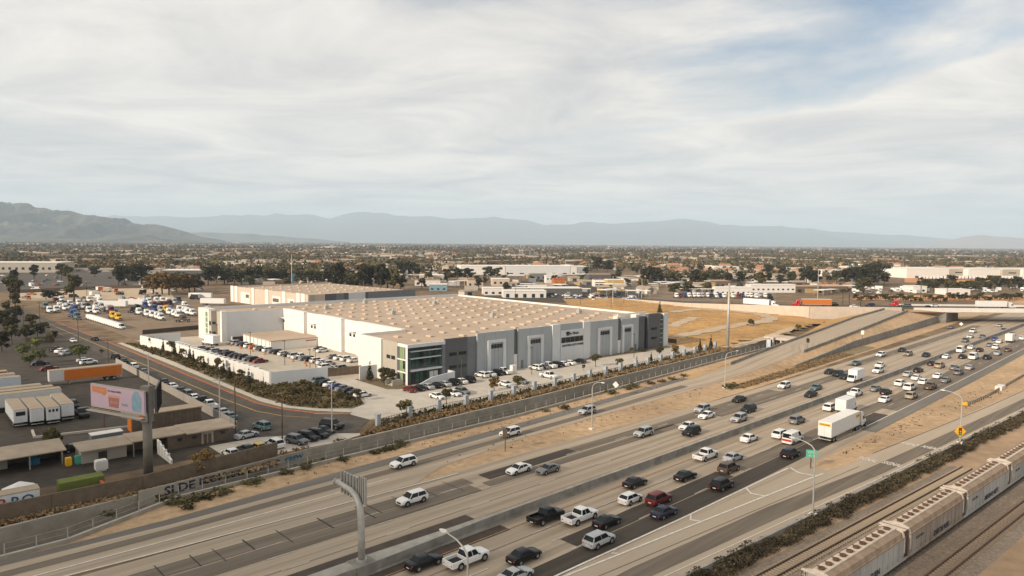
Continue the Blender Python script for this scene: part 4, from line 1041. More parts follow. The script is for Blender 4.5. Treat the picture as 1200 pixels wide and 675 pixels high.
for k in range(7): MB().box(-.25, 0, .8 + k * 3.5, 3.0 + k * 3.5, .1, 3.1).build('door', MT['wall_white'], sh)
MB().box(13, 17, -.06, 0, 2.3, 2.7).build('sign_strip', MT['trim_red'], sh)
tr2 = thing('ramp_screen', B(96, 262), BROT, 'dark screen at the foot of the north wing', 'screen')
MB().box(0, 10, 0, .3, 0, 2.4).build('panel', MT['door_dark'], tr2); MB().box(-.3, 0, -.1, .4, 0, 2.6).build('post', MT['wall_offwhite'], tr2)

# ------------------------------------------------------------------ front fence with pillars
FP = [(443, 501), (480, 491), (514, 483), (546, 477), (575, 471), (602, 465), (626, 459.5), (650, 454.5), (672, 449.5), (691, 445), (709.6, 440.5), (727, 436.3), (745, 432.2), (759, 429), (774, 425.6), (788, 422), (801.5, 419), (814, 416), (826, 413), (838, 409.6)]
ff = thing('front_fence', G(*FP[0]), 0, 'dark rail fence with square white pillars along the warehouse lot', 'fence'); f0 = G(*FP[0])
pil = MB().box(-.45, .45, -.45, .45, 0, 2.7); pil.box(-.52, .52, -.52, .52, 2.7, 2.85); pil = pil.mesh('pillar', MT['wall_light'])
prev = None
picket = MB().box(-.03, .03, -.03, .03, .1, 1.9).mesh('picket', MT['pole_dark'])
for p in FP:
    q = G(*p); o = obj('pillar', pil, ff, q - f0, BROT)
    if prev is not None:
        d = q - prev; Ln = d.length; d.normalize(); n_ = Vector((d.y, -d.x, 0)) * .04
        for z in (.25, 1.7): 
            a, b = prev - f0 + Vector((0, 0, z)), q - f0 + Vector((0, 0, z)); m_ = MB(); m_.tube(a, b, .05, n=4); m_.build('rail', MT['pole_dark'], ff)
        k = max(2, int(Ln / .75))
        pk = MB()
        for j in range(1, k):
            c_ = prev.lerp(q, j / k) - f0; pk.box(c_.x - .03, c_.x + .03, c_.y - .03, c_.y + .03, .1, 1.9)
        pk.build('picket_panel', MT['pole_dark'], ff)['kind'] = 'stuff'
    prev = q

# ------------------------------------------------------------------ lower left: brown wall, graffiti wall, sheds
wall_thing('brown_wall', [uv_of(RD(s, n)) for s, n in ((-75, -45.6), (-52.7, -45.4), (-35, -45.2), (-12, -48.4))], 2.6, .3, 'wall_brown', 'long brown block wall between the storage yard and the flood channel', 6)
gw = thing('graffiti_wall', RD(-36.2, -43.3), 0, 'pale concrete wall with dark spray-painted graffiti beside the channel', 'wall')
m_ = MB(); a = RD(-36.2, -43.0) - RD(-36.2, -43.3); b = RD(2, -46.8) - RD(-36.2, -43.3); d_ = (b - a).normalized(); n_ = Vector((d_.y, -d_.x, 0)) * .06
gq = [a, b, b + n_ * 4, a + n_ * 4]
m_.prism([tuple(q)[:2] for q in gq], -DEPTH + .05, 1.0); m_.build('wall_face', MT['channel'], gw)
rotw = math.atan2(d_.y, d_.x)
for txt, ds, mt, sz in (('SLDE', 6.0, 'graffiti_dark', 1.9), ('ICOM', 11.2, 'graffiti_dark', 1.5), ('ANDER', 16.2, 'graffiti_dark', 1.35), ('NEMO', 21.2, 'graffiti_dark', 1.25), ('CREW', 26.0, 'graffiti_teal', 1.1)):
    q = a + d_ * ds + n_ * 4.25
    text_part(txt, sz, mt, gw, (q.x, q.y, .05 + .1 * rng.uniform(-1, 1)), (R(90), 0, rotw), .02, (1.15, 1.0, 1), 'graffiti', .05)
def bld(name, u, v, label, rot=0): return thing(name, B(u, v), BROT + rot, label, 'building')
# open shed at the left edge
s1 = bld('open_shed', -8, 139.2, 'open-fronted dark shed with tan lean-to roof at the left edge')
rf = MB(); rf.loft([[(0, -1.2, 3.5), (30.2, -1.2, 3.5), (30.2, -1.2, 3.75), (0, -1.2, 3.75)], [(0, 5.2, 4.4), (30.2, 5.2, 4.4), (30.2, 5.2, 4.65), (0, 5.2, 4.65)]]); rf.build('roof', MT['roof_grey'], s1)
MB().box(0, 30, 5.0, 5.2, 0, 4.38).build('back_wall', MT['wall_brown'], s1); MB().box(29.8, 30, 1.5, 4.99, 0, 3.8).build('side_wall', MT['wall_brown'], s1)
for x in (1, 7, 13, 19, 25, 29.6): MB().box(x - .1, x + .1, -.9, -.7, 0, 3.55).build('post', MT['steel'], s1)
for x, y, wd, h, mt in ((4, 2, 3, 1.6, 'black'), (10, 3, 2.4, 1.9, 'wall_brown'), (15, 2.4, 3, 1.3, 'door_dark'), (21, 3.2, 2.6, 1.7, 'wall_grey'), (26, 2.6, 1.6, 1.2, 'graffiti_teal')):
    o = MB().box(-wd / 2, wd / 2, -.8, .8, 0, h); o.box(-wd / 2 + .2, wd / 2 - .3, -.5, .6, h, h + .35)
    reg(o.build('stored_crate', MT[mt], None, B(-8 + x, 139.2 + y), BROT), 'stored crate', 'inside the dark open shed', 'crate', 'crates stored in the open shed')
s1.scale = (1, 1, .68)
# low workshop
s2 = bld('workshop', 24.0, 134.6, 'long low brown workshop with flat tan roofs behind the billboard column')
MB().box(0, 7, 1.6, 6.4, 0, 3.4).build('wall', MT['wall_tan'], s2)
MB().box(7, 13.5, 4.6, 6.4, 0, 3.4).build('wall', MT['wall_brown'], s2); MB().box(13.5, 24.4, .6, 6.4, 0, 3.6).build('wall', MT['wall_brown'], s2)
MB().box(-.4, 7.6, -.2, 6.8, 3.4, 3.7).build('roof', MT['roof_grey'], s2); MB().box(7.61, 16.5, .2, 7.0, 3.6, 3.9).build('roof', MT['roof_grey'], s2); MB().box(16.51, 25.4, -.9, 7.2, 3.7, 4.0).build('roof', MT['roof_grey'], s2)
MB().box(2.6, 3.9, 1.52, 1.6, .05, 2.3).build('door', MT['door_dark'], s2); dd_ = MB().box(19.4, 21.6, .5, .6, .05, 3.3).build('door_frame', MT['wall_tan'], s2); MB().box(19.8, 20.4, .44, .5, .05, 2.6).build('door', MT['wall_brown'], dd_); MB().box(20.6, 21.2, .44, .5, .05, 2.6).build('door', MT['wall_brown'], dd_)
for x in (15.2, 17.8, 23): MB().box(x, x + .8, .53, .6, 1.9, 2.7).build('window', MT['window_glass'], s2)
for x in (7.8, 10.4): MB().box(x, x + .15, .5, .65, 0, 3.6).build('post', MT['steel'], s2)
s2.scale = (1, 1, .72)
# white zig-zag stair wall
s3 = thing('sloping_wall', B(35.5, 126.5), BROT, 'white sloping wall beside the workshop entrance', 'wall')
z_ = MB(); z_.loft([[(0, 0, 0), (.3, 0, 0), (.3, 0, .7), (0, 0, .7)], [(0, 8, 0), (.3, 8, 0), (.3, 8, 2.6), (0, 8, 2.6)]]); z_.build('wall_panel', MT['wall_white'], s3)
for y in (1.5, 3.2, 4.9, 6.6): MB().box(-.06, .36, y, y + .25, .05, 1.2 + y * .2).build('post', MT['wall_offwhite'], s3)
# brown storage container building with orange end
s4 = bld('storage_container', 35.6, 151.5, 'long brown storage container with an orange end and pale roof')
MB().box(0, 13.2, 0, 3.4, 0, 3.4).build('shell', MT['wall_brown'], s4); MB().box(-.2, 13.4, -.2, 3.6, 3.4, 3.6).build('roof', MT['trailer_roof'], s4); MB().box(-.12, 0, .2, 3.2, .2, 3.2).build('end_panel', MT['orange_panel'], s4)
for x in np.arange(.5, 13, .8): MB().box(x, x + .12, -.08, 0, .2, 3.3).build('rib', MT['wall_brown'], s4)
s5 = thing('storage_container', B(27.4, 145.5), BROT, 'small dark container with pale roof behind the workshop', 'container')
MB().box(0, 5.2, 0, 2.4, 0, 2.3).build('shell', MT['wall_mid'], s5); MB().box(-.05, 5.25, -.05, 2.45, 2.3, 2.4).build('roof', MT['wall_offwhite'], s5)
for x in (.8, 1.6, 2.4, 3.2, 4.0): MB().box(x, x + .1, -.07, 0, .1, 2.2).build('rib', MT['wall_mid'], s5)
# lime green container, tent, junk
s6 = thing('shipping_container', B(18.2, 119.2), BROT, 'lime green shipping container by the brown wall', 'container')
MB().box(0, 5.8, 0, 2.4, 0, 2.5, top=1).build('shell', [MT['lime'], MT['lime']], s6)
for x in np.arange(.3, 5.7, .55): MB().box(x, x + .18, -.07, 0, .15, 2.4).build('rib', MT['lime'], s6)
for y in (.1, 1.25): MB().box(-.08, 0, y, y + 1.05, .15, 2.35).build('door', MT['lime'], s6)
s7 = thing('canopy_tent', B(13.6, 121), BROT, 'white peaked canopy tent in the storage yard', 'tent')
MB().loft([[(-2, -2, 2.2), (2, -2, 2.2), (2, 2, 2.2), (-2, 2, 2.2)], [(-.1, -.1, 3.4), (.1, -.1, 3.4), (.1, .1, 3.4), (-.1, .1, 3.4)]]).build('canopy', MT['wall_white'], s7)
for x in (-1.9, 1.9):
    for y in (-1.9, 1.9): MB().tube((x, y, 0), (x, y, 2.25), .04, n=5).build('leg', MT['galvanized'], s7)
s8 = thing('box_trailer', B(2.4, 116.9), BROT, 'low box trailer with colourful graffiti along its side', 'trailer')
MB().box(0, 13, 0, 2.4, .7, 3.0).build('box', MT['trailer_white'], s8); MB().box(-.05, 13.05, -.05, 2.45, 3.0, 3.12).build('roof', MT['trailer_roof'], s8)
for txt, x, mt in (('WOK', 3.2, 'graffiti_dark'), ('SAP', 7.4, 'graffiti_red'), ('RO', 11, 'graffiti_teal')): text_part(txt, 2.0, mt, s8, (x, -.03, 1.8), (R(90), 0, 0), .01, (1, 1, 1), 'graffiti', .03)
for x in (2, 10.5):
    for y in (.3, 2.1): MB().tube((x, y - .12, .45), (x, y + .12, .45), .45, n=12).build('wheel', MT['tyre'], s8)
s9 = thing('flatbed_load', B(15.6, 116.4), BROT, 'tan timber flatbed with a red end in the storage yard', 'flatbed')
MB().box(0, 8, 0, 2.3, .8, 1.1).build('bed', MT['wall_tan'], s9); MB().box(7.6, 8, 0, 2.3, 1.1, 2.0).build('headboard', MT['trim_red'], s9)
for x in (1.4, 6.4):
    for y in (.2, 2.1): MB().tube((x, y - .12, .42), (x, y + .12, .42), .42, n=10).build('wheel', MT['tyre'], s9)
for (u, v, mt, lab) in ((25.8, 130.4, 'wall_offwhite', 'white boxy generator beside the workshop door'), (22.2, 136.6, 'sign_yellow', 'small yellow drum in front of the workshop'), (23.6, 136.8, 'sign_green', 'green waste bin beside the workshop')):
    o = MB().box(-.9, .9, -.7, .7, .3, 1.7); o.box(-.7, .7, -.5, .5, 0, .3); o.box(-.8, .8, -.6, .6, 1.7, 1.85)
    k = o.build('generator' if 'off' in mt else ('drum' if 'yellow' in mt else 'waste_bin'), MT[mt], None, B(u, v), BROT); tag(k, lab, 'yard equipment')
    if 'off' not in mt: k.scale = (.5, .6, .8)
# screen walls in the yard
wall_thing('yard_fence', [(21, 166), (20.6, 160), (42, 156)], .4, .4, 'sidewalk', 'low pale kerb wall across the truck yard', None)
wall_thing('street_fence', [(52.3, 141), (52.3, 240)], 1.9, .12, 'wall_grey', 'weathered chain-link fence between the truck yard and the street', 8)
# ------------------------------------------------------------------ vehicles
PROTOS = []
def wheel_parts(t_, pos, r, wd):
    key = ('wheel', r, wd)
    if key not in WH:
        WH[key] = (MB().tube((0, -wd / 2, 0), (0, wd / 2, 0), r, n=14).mesh('wheel', MT['tyre']), MB().tube((0, -wd / 2 - .012, 0), (0, wd / 2 + .012, 0), r * .62, n=10).mesh('rim', MT['rim']))
    for p in pos:
        w_ = obj('wheel', WH[key][0], t_, p); obj('rim', WH[key][1], w_)
WH = {}
def ring8(x, w, zb, zs, zt, wt):   # cross-section of a body shell
    hp_ = [(w * .84, zb), (w * .965, zb + .09), (w, zb + (zs - zb) * .45), (w * .985, zs - .03), ((w + wt) / 2, (zs + zt) / 2 + .02), (wt, zt), (wt * .5, zt + .025)]
    return [(x, -a, b) for a, b in hp_] + [(x, a, b) for a, b in hp_[::-1]]
def make_car(kind):
    spec = dict(sedan=dict(L=4.75, W=1.84, H=1.45, belt=.92, hood=.86, trunk=1.0, gf=1.05, rf=.30, rr=-1.0, gr=-1.78), coupe=dict(L=4.6, W=1.84, H=1.38, belt=.9, hood=.84, trunk=.98, gf=1.0, rf=.15, rr=-.8, gr=-1.85),
                hatch=dict(L=4.3, W=1.8, H=1.52, belt=.95, hood=.9, trunk=1.0, gf=1.05, rf=.35, rr=-1.55, gr=-2.02), suv=dict(L=4.75, W=1.92, H=1.74, belt=1.06, hood=1.04, trunk=1.1, gf=1.1, rf=.45, rr=-1.85, gr=-2.26),
                bigsuv=dict(L=5.2, W=2.0, H=1.9, belt=1.15, hood=1.14, trunk=1.2, gf=1.2, rf=.6, rr=-2.15, gr=-2.5), van=dict(L=5.6, W=2.02, H=2.35, belt=1.25, hood=1.15, trunk=1.3, gf=2.15, rf=1.2, rr=-2.6, gr=-2.74),
                pickup=dict(L=5.85, W=2.02, H=1.9, belt=1.14, hood=1.12, trunk=1.1, gf=1.35, rf=.75, rr=-.55, gr=-.8))[kind]
    L_, w, H, belt, hood, trunk, gf, rf, rr, gr = (spec[k] for k in ('L', 'W', 'H', 'belt', 'hood', 'trunk', 'gf', 'rf', 'rr', 'gr')); w /= 2; h = L_ / 2
    t_ = obj('car' if kind not in ('pickup', 'van') else ('pickup_truck' if kind == 'pickup' else 'van'), None)
    zb = .24 if kind in ('sedan', 'coupe', 'hatch') else .34
    m_ = MB()
    if kind == 'pickup':
        st = [(-.85, w, belt - .06, belt, w * .94), (gf, w, belt - .06, belt, w * .92), (h - .5, w * .98, hood - .14, hood - .03, w * .86), (h - .1, w * .93, hood - .24, hood - .12, w * .8), (h, w * .84, hood - .42, hood - .3, w * .7)]
        m_.loft([ring8(x, ww, zb, zs, zt, wt) for x, ww, zs, zt, wt in st])
        m_.box(-h, -.84, -w * .97, w * .97, zb + .12, .78)
        m_.box(-h, -.84, -w * .99, -w * .86, .78, belt + .04); m_.box(-h, -.84, w * .86, w * .99, .78, belt + .04); m_.box(-h, -h + .1, -w * .859, w * .859, .78, belt + .04)
        m_.box(-h + .11, -.85, -w * .855, w * .855, .781, .80, 1)
    else:
        st = [(-h, w * .86, trunk - .34, trunk - .2, w * .72), (-h + .14, w * .96, trunk - .14, trunk - .05, w * .84), (gr, w, belt - .06, trunk if kind in ('sedan', 'coupe') else belt + .02, w * .9), (0, w, belt - .06, belt, w * .93), (gf, w, belt - .07, belt - .01, w * .9), (h - .45, w * .97, hood - .16, hood - .05, w * .84), (h - .1, w * .92, hood - .28, hood - .16, w * .76), (h, w * .82, hood - .44, hood - .32, w * .66)]
        m_.loft([ring8(x, ww, zb, zs, zt, wt) for x, ww, zs, zt, wt in st])
    bz = belt - .03; tw_ = w * .72 if kind != 'van' else w * .84; bw = w * .91
    base = [(gf, -bw), (gf, bw), (gr, bw), (gr, -bw)]; roofp = [(rf, -tw_), (rf, tw_), (rr, tw_), (rr, -tw_)]
    m_.loft([[(x, y, bz) for x, y in base], [(x, y, H - .07) for x, y in roofp], [(x * .95 + (rf + rr) / 2 * .05, y * .9, H - .015) for x, y in roofp], [(x * .6 + (rf + rr) / 2 * .4, y * .6, H + .012) for x, y in roofp]])
    ax = (h - (.92 if kind != 'van' else 1.0), -h + (.98 if kind != 'pickup' else 1.25)); r = .33 if kind in ('sedan', 'coupe', 'hatch') else (.38 if kind != 'pickup' else .41)
    for x in ax:
        for s_ in (-1, 1):
            m_.tube((x, s_ * (w - .14), r + .03), (x, s_ * (w + .004), r + .03), r + .09, n=12, m=1)
    b_ = m_.build('body', [MT['car_paint'], MT['black']], t_, smooth=34)
    # glass
    def pane(nm, q, off=.015):
        a, b, c, d = (Vector(p) for p in q); nrm = (b - a).cross(d - a).normalized() * off
        ctr = (a + b + c + d) / 4
        if nrm.dot(ctr - Vector((ctr.x * .2, 0, bz))) < 0: nrm = -nrm
        g = MB(); g.loft([[tuple(p) for p in (a, b, c, d)], [tuple(p + nrm) for p in (a, b, c, d)]]); g.build(nm, MT['car_glass'], t_)
    def lerp2(t, y_, x0, x1, zt=None): return (x0 + (x1 - x0) * t, y_[0] + (y_[1] - y_[0]) * t, bz + (H - .07 - bz) * t)
    f0, f1 = .04, .97
    pane('windshield', [lerp2(f0, (-bw + .05, -tw_ + .05), gf, rf), lerp2(f0, (bw - .05, tw_ - .05), gf, rf), lerp2(f1, (bw - .05, tw_ - .05), gf, rf), lerp2(f1, (-bw + .05, -tw_ + .05), gf, rf)])
    pane('rear_window', [lerp2(.14, (-bw + .08, -tw_ + .06), gr, rr), lerp2(.14, (bw - .08, tw_ - .06), gr, rr), lerp2(.93, (bw - .08, tw_ - .06), gr, rr), lerp2(.93, (-bw + .08, -tw_ + .06), gr, rr)])
    def sidep(s_, ta, tb):
        q = []
        for f, tt in ((.06, ta), (.06, tb), (.93, tb), (.93, ta)):
            xf = gf + (rf - gf) * f; xr = gr + (rr - gr) * f
            q.append((xf + (xr - xf) * tt, s_ * (bw + (tw_ - bw) * f), bz + (H - .07 - bz) * f))
        pane('side_window', q)
    for s_ in (-1, 1):
        if kind == 'van': sidep(s_, .06, .26)
        elif kind == 'pickup': sidep(s_, .08, .5); sidep(s_, .55, .92)
        else: sidep(s_, .04, .455); sidep(s_, .485, .94)
    wy = w - .12
    wheel_parts(t_, [(x, s_ * wy, r) for x in ax for s_ in (-1, 1)], r, .26)
    for s_ in (-1, 1):
        MB().box(h - .2, h - .03, s_ * w * .62 - .17, s_ * w * .62 + .17, hood - .42, hood - .26).build('headlight', MT['lamp_clear'], t_)
        MB().box(-h - .01, -h + .16, s_ * w * .72 - .11, s_ * w * .72 + .11, trunk - .40, trunk - .28).build('taillight', MT['lamp_red'], t_)
        MB().box(gf - .35, gf - .15, s_ * (w + .02) - .02, s_ * (w + .02) + .12 * s_ + .02, belt, belt + .14).build('mirror', MT['black'], t_)
    MB().box(-h - .012, -h + .1, -.26, .26, zb + .2, zb + .34).build('plate', MT['wall_offwhite'], t_)
    MB().box(h - .05, h + .012, -w * .5, w * .5, zb + .12, zb + .36).build('grille', MT['black'], t_)
    PROTOS.append(t_); return t_
def make_box_truck():
    t_ = obj('box_truck', None); m_ = MB()
    m_.loft([ring8(2.0, 1.02, .5, 1.2, 2.2, .95), ring8(2.8, 1.02, .5, 1.2, 2.15, .9), ring8(3.15, 1.0, .5, 1.2, 1.3, .92), ring8(3.7, .9, .5, 1.0, 1.15, .8)]); m_.build('cab', MT['car_paint'], t_)
    MB().box(-3.7, 1.95, -1.2, 1.2, .85, 3.35).build('box', MT['flat_paint'], t_); MB().box(-3.75, 2.0, -1.22, 1.22, 3.35, 3.42).build('roof', MT['trailer_white'], t_)
    MB().box(-3.76, -3.7, -1.05, 1.05, 1.0, 3.2).build('rear_door', MT['trailer_white'], t_); MB().box(-3.9, 3.2, -.5, .5, .5, .8).build('chassis', MT['black'], t_)
    MB().loft([[(2.82, -.85, 1.4), (2.82, .85, 1.4), (3.2, .85, 1.35), (3.2, -.85, 1.35)], [(2.8, -.8, 2.1), (2.8, .8, 2.1), (2.86, .8, 2.1), (2.86, -.8, 2.1)]]).build('windshield', MT['car_glass'], t_)
    for s_ in (-1, 1): MB().box(2.15, 2.75, s_ * 1.02 - .02, s_ * 1.02 + .02, 1.3, 2.0).build('side_window', MT['car_glass'], t_)
    wheel_parts(t_, [(x, s_ * .95, .42) for x in (2.9, -2.2) for s_ in (-1, 1)], .42, .34)
    PROTOS.append(t_); return t_
def make_tractor():
    t_ = obj('semi_tractor', None); m_ = MB()
    m_.loft([ring8(-.6, 1.2, .9, 2.0, 3.6, 1.0), ring8(.9, 1.2, .8, 2.0, 3.4, 1.05), ring8(1.5, 1.15, .7, 1.7, 2.3, 1.0), ring8(1.75, 1.05, .6, 1.5, 1.75, .9), ring8(3.2, .85, .6, 1.3, 1.5, .75)]); m_.build('cab', MT['car_paint'], t_)
    MB().box(-3.4, 2.6, -.45, .45, .6, .95).build('chassis', MT['black'], t_)
    MB().loft([[(1.46, -.95, 2.2), (1.46, .95, 2.2), (1.62, .95, 2.15), (1.62, -.95, 2.15)], [(1.05, -.9, 2.95), (1.05, .9, 2.95), (1.14, .9, 2.97), (1.14, -.9, 2.97)]]).build('windshield', MT['car_glass'], t_)
    for s_ in (-1, 1):
        MB().box(.45, 1.2, s_ * 1.16 - .04, s_ * 1.16 + .05, 1.9, 2.6).build('side_window', MT['car_glass'], t_)
        MB().tube((-.75, s_ * 1.0, .9), (-.75, s_ * 1.0, 3.7), .09, n=8).build('exhaust', MT['chrome'], t_)
        MB().tube((-.4, s_ * .95, .75), (.7, s_ * .95, .75), .3, n=10).build('fuel_tank', MT['chrome'], t_)
    MB().box(3.0, 3.3, -.9, .9, .45, .9).build('bumper', MT['chrome'], t_); MB().box(3.18, 3.24, -.5, .5, .9, 1.4).build('grille', MT['black'], t_)
    wheel_parts(t_, [(x, s_ * .95, .5) for x in (2.4, -1.6, -2.8) for s_ in (-1, 1)], .5, .42)
    PROTOS.append(t_); return t_
def make_trailer(L_=14.6, mt='trailer_white'):
    t_ = obj('box_trailer', None)
    MB().box(0, L_, -1.29, 1.29, 1.15, 4.0).build('box', MT['flat_paint'], t_); MB().box(-.03, L_ + .03, -1.31, 1.31, 4.0, 4.07).build('roof', MT['trailer_roof'] if mt == 'tan' else MT['roof_white'], t_)
    for y in (-1.24, .02): MB().box(-.06, 0, y, y + 1.22, 1.25, 3.92).build('rear_door', MT['trailer_white'], t_)
    MB().box(.02, L_, -1.32, -1.29, 1.1, 1.28).build('side_rail', MT['galvanized'], t_); MB().box(.02, L_, 1.29, 1.32, 1.1, 1.28).build('side_rail', MT['galvanized'], t_)
    MB().box(-.05, .1, -1.2, 1.2, .55, .7).build('underride_bar', MT['galvanized'], t_)
    for y in (-.9, .9): MB().box(L_ - 3.6, L_ - 3.4, y - .08, y + .08, .05, 1.15).build('landing_leg', MT['steel'], t_)
    wheel_parts(t_, [(x, s_ * .98, .5) for x in (1.5, 2.8) for s_ in (-1, 1)], .5, .5)
    PROTOS.append(t_); return t_
CAR = {k: make_car(k) for k in ('sedan', 'coupe', 'hatch', 'suv', 'bigsuv', 'van', 'pickup')}
CAR['boxtruck'] = make_box_truck(); TRACTOR = make_tractor(); TRAILER = make_trailer(14.6, 'white'); YTRAILER = make_trailer(13.2, 'tan')
COLS = dict(white=(.78, .78, .76), silver=(.42, .43, .44), grey=(.17, .175, .18), black=(.008, .008, .009), navy=(.02, .025, .05), red=(.15, .014, .014), blue=(.035, .07, .22), teal=(.10, .16, .17), tan=(.34, .28, .21), brown=(.10, .07, .05), orange=(.60, .16, .02), yellow=(.70, .42, .03), green=(.05, .16, .05))
KNAME = dict(sedan='sedan', coupe='coupe', hatch='hatchback', suv='SUV', bigsuv='large SUV', van='van', pickup='pickup truck', boxtruck='box truck')
def veh(kind, colr, loc, rot, zone, group):
    c = COLS[colr]; j = 1 + rng.uniform(-.06, .06)
    o = place(CAR[kind], loc, rot, None, (*(min(1, x * j) for x in c), 1))
    reg(o, f'{colr} {KNAME[kind]}', zone, 'truck' if kind in ('pickup', 'boxtruck') else ('van' if kind == 'van' else 'car'), group); return o
K = dict(s='sedan', c='coupe', h='hatch', u='suv', U='bigsuv', v='van', p='pickup', b='boxtruck')
EAST = '''497,664,s,black 547,661,p,white 614,657,s,black 640,611,p,black 680,611,p,white 711,616,c,black 702,639,u,silver 739,589,h,white 772,590,u,red 778,605,s,navy 744,570,s,black 803,562,s,black 846,573,u,black
827,538,p,white 859,540,s,silver 854,553,u,brown 878,517,s,white 934,496,u,grey 915,513,u,white 926,536,u,black 973,481,u,white 992,483,b,white 1002,464,p,white 1026,458,s,grey 1038,462,s,black 1037,471,s,white 1055,452,u,white 1066,457,U,white
1068,467,u,tan 1082,450,h,white 1090,456,p,brown 1108,448,s,grey 1074,445,s,white 1064,441,s,silver 1076,436,s,black 1099,443,s,white 1123,439,u,grey 1118,433,s,grey 1136,433,s,silver 1092,428,s,black 1101,431,U,tan 1141,421,v,white 1157,421,u,black
1128,420,s,black 1109,420,s,white 1126,413,v,white 1148,412,s,black 1169,416,s,silver 1181,412,s,brown 1167,409,u,white 1138,409,s,white 1160,406,s,grey 1166,399,s,blue 1171,402,s,white 1184,401,b,white 1186,394,u,black 1198,398,s,white 604,680,c,silver'''
WEST = '''483,590,u,white 608,554,s,white 642,554,c,grey 754,511,u,silver 806,503,s,white 810,510,u,black 823,483,u,silver 828,490,s,white 866,471,s,black 877,483,u,black 866,494,u,silver 919,455,u,white 956,457,s,teal 950,465,s,black 972,438,s,black
982,441,u,black 990,444,s,black 1002,447,b,white 1003,428,s,teal 1032,418,u,white 1031,430,s,white 1029,437,U,white 1057,412,s,black 1064,417,u,tan 1085,418,s,black 1114,385,s,grey 1140,390,U,white 1137,396,s,white 1151,396,s,grey 1131,401,u,grey 1171,383,s,silver 1176,389,u,grey'''
RAMP = '473,547,u,white 598,511,u,white 688,485,u,silver'
def run(txt, zone, group, back):
    for w_ in txt.split():
        x, y, k, c = w_.split(','); p = G(float(x), float(y)); s, n = sn_of(p)
        veh(K[k], c, p + Vector((0, 0, .1)), RDrot(s) + (math.pi if back else 0), zone, group)
run(EAST, 'on the eastbound freeway lanes', 'cars on the eastbound freeway', False)
run(WEST, 'on the westbound freeway lanes', 'cars on the westbound freeway', True)
run(RAMP, 'on the entrance ramp', 'cars on the entrance ramp', True)
# tow truck with red stripe, the semi and its trailer
p = G(929, 519); s, n = sn_of(p); o = veh('van', 'white', p + Vector((0, 0, .1)), RDrot(s), 'on the eastbound freeway lanes', 'cars on the eastbound freeway'); REG.pop(); tag(o, 'white van with a red striped back behind the semi trailer', 'van')
MB().box(-2.83, -2.74, -.9, .9, .75, 1.15).build('red_stripe', MT['lamp_red'], o)
p = G(966, 519); s, n = sn_of(p); rot = RDrot(s); dv_ = Vector((math.cos(rot), math.sin(rot), 0))
o = place(TRAILER, p + Vector((0, 0, .1)), rot, None, (.72, .72, .71, 1)); tag(o, 'long white semi trailer with yellow and black lettering on its back', 'trailer')
MB().box(-.10, -.06, -1.1, 1.1, 3.25, 3.75).build('yellow_panel', MT['sign_yellow'], o); MB().box(12.6, 14.4, -1.325, -1.29, 2.9, 3.6).build('yellow_panel', MT['sign_yellow'], o)
text_part('HOLLAND', .42, 'black', o, (-.115, 0, 3.5), (R(90), 0, -R(90)), .006, (1, 1, 1), 'lettering', .01); text_part('HOLLAND', .34, 'black', o, (13.5, -1.335, 3.25), (R(90), 0, 0), .006)
o = place(TRACTOR, p + dv_ * 16.4 + Vector((0, 0, .1)), rot, None, (.72, .72, .72, 1)); tag(o, 'white semi tractor pulling the long white trailer', 'truck')
# trucks on the cross street
for x, y, colr, tc, lab in ((1152, 361, (.74, .74, .73), (.74, .74, .74), 'white'), (944, 357, (.75, .75, .75), (.72, .72, .74), 'white tanker-like'), (0, 0, 0, 0, 0)):
    if not x: continue
    p = G(x, y, ZB); p.y = 356.5 if x > 1000 else p.y
for (wx, wy, wz, rt, dirn, trc, tl, lab) in ((238, 357.0, ZB, 0, 1, (.75, .75, .74), (.74, .72, .70), 'white semi trailer crossing the bridge'), (166, 363.0, 6.3, R(175), 1, (.55, .17, .03), (.5, .02, .02), 'orange semi trailer on the cross street behind a red tractor'), (128, 384, 4.9, R(-45), 1, (.75, .75, .75), (.72, .72, .73), 'white semi trailer on the cross street left of the orange one')):
    d = Vector((math.cos(rt), math.sin(rt), 0)); p = Vector((wx, wy, wz + .05))
    o = place(TRAILER, p, rt, None, (*trc, 1)); tag(o, lab, 'trailer', 'semi trailers on the cross street')
    o = place(TRACTOR, p + d * 16.4, rt, None, (*tl, 1)); tag(o, 'red tractor pulling the orange semi trailer on the cross street' if 'orange semi' in lab else lab.replace('semi trailer', 'tractor of the semi'), 'truck', 'semi tractors on the cross street')
o = place(TRACTOR, Vector((270, 357, ZB + .05)), 0, None, (.03, .22, .42, 1)); tag(o, 'bright blue semi tractor at the right end of the bridge', 'truck', 'semi tractors on the cross street')
o = place(TRACTOR, Vector((200, 363, ZB + .05)), math.pi, None, (.5, .02, .03, 1)); tag(o, 'red bobtail tractor waiting at the top of the ramp', 'truck', 'semi tractors on the cross street')
for wx, wy, colr, k in ((176, 358, 'white', 'sedan'), (188, 366, 'navy', 'suv'), (207, 366, 'grey', 'suv'), (214, 358, 'black', 'sedan'), (222, 366, 'white', 'sedan'), (260, 366, 'silver', 'sedan')):
    veh(k, colr, Vector((wx, wy, ZB + .05)) if wx > 160 else Vector((wx, wy, 6)), 0 if wy < 360 else math.pi, 'on the raised cross street', 'cars on the cross street')

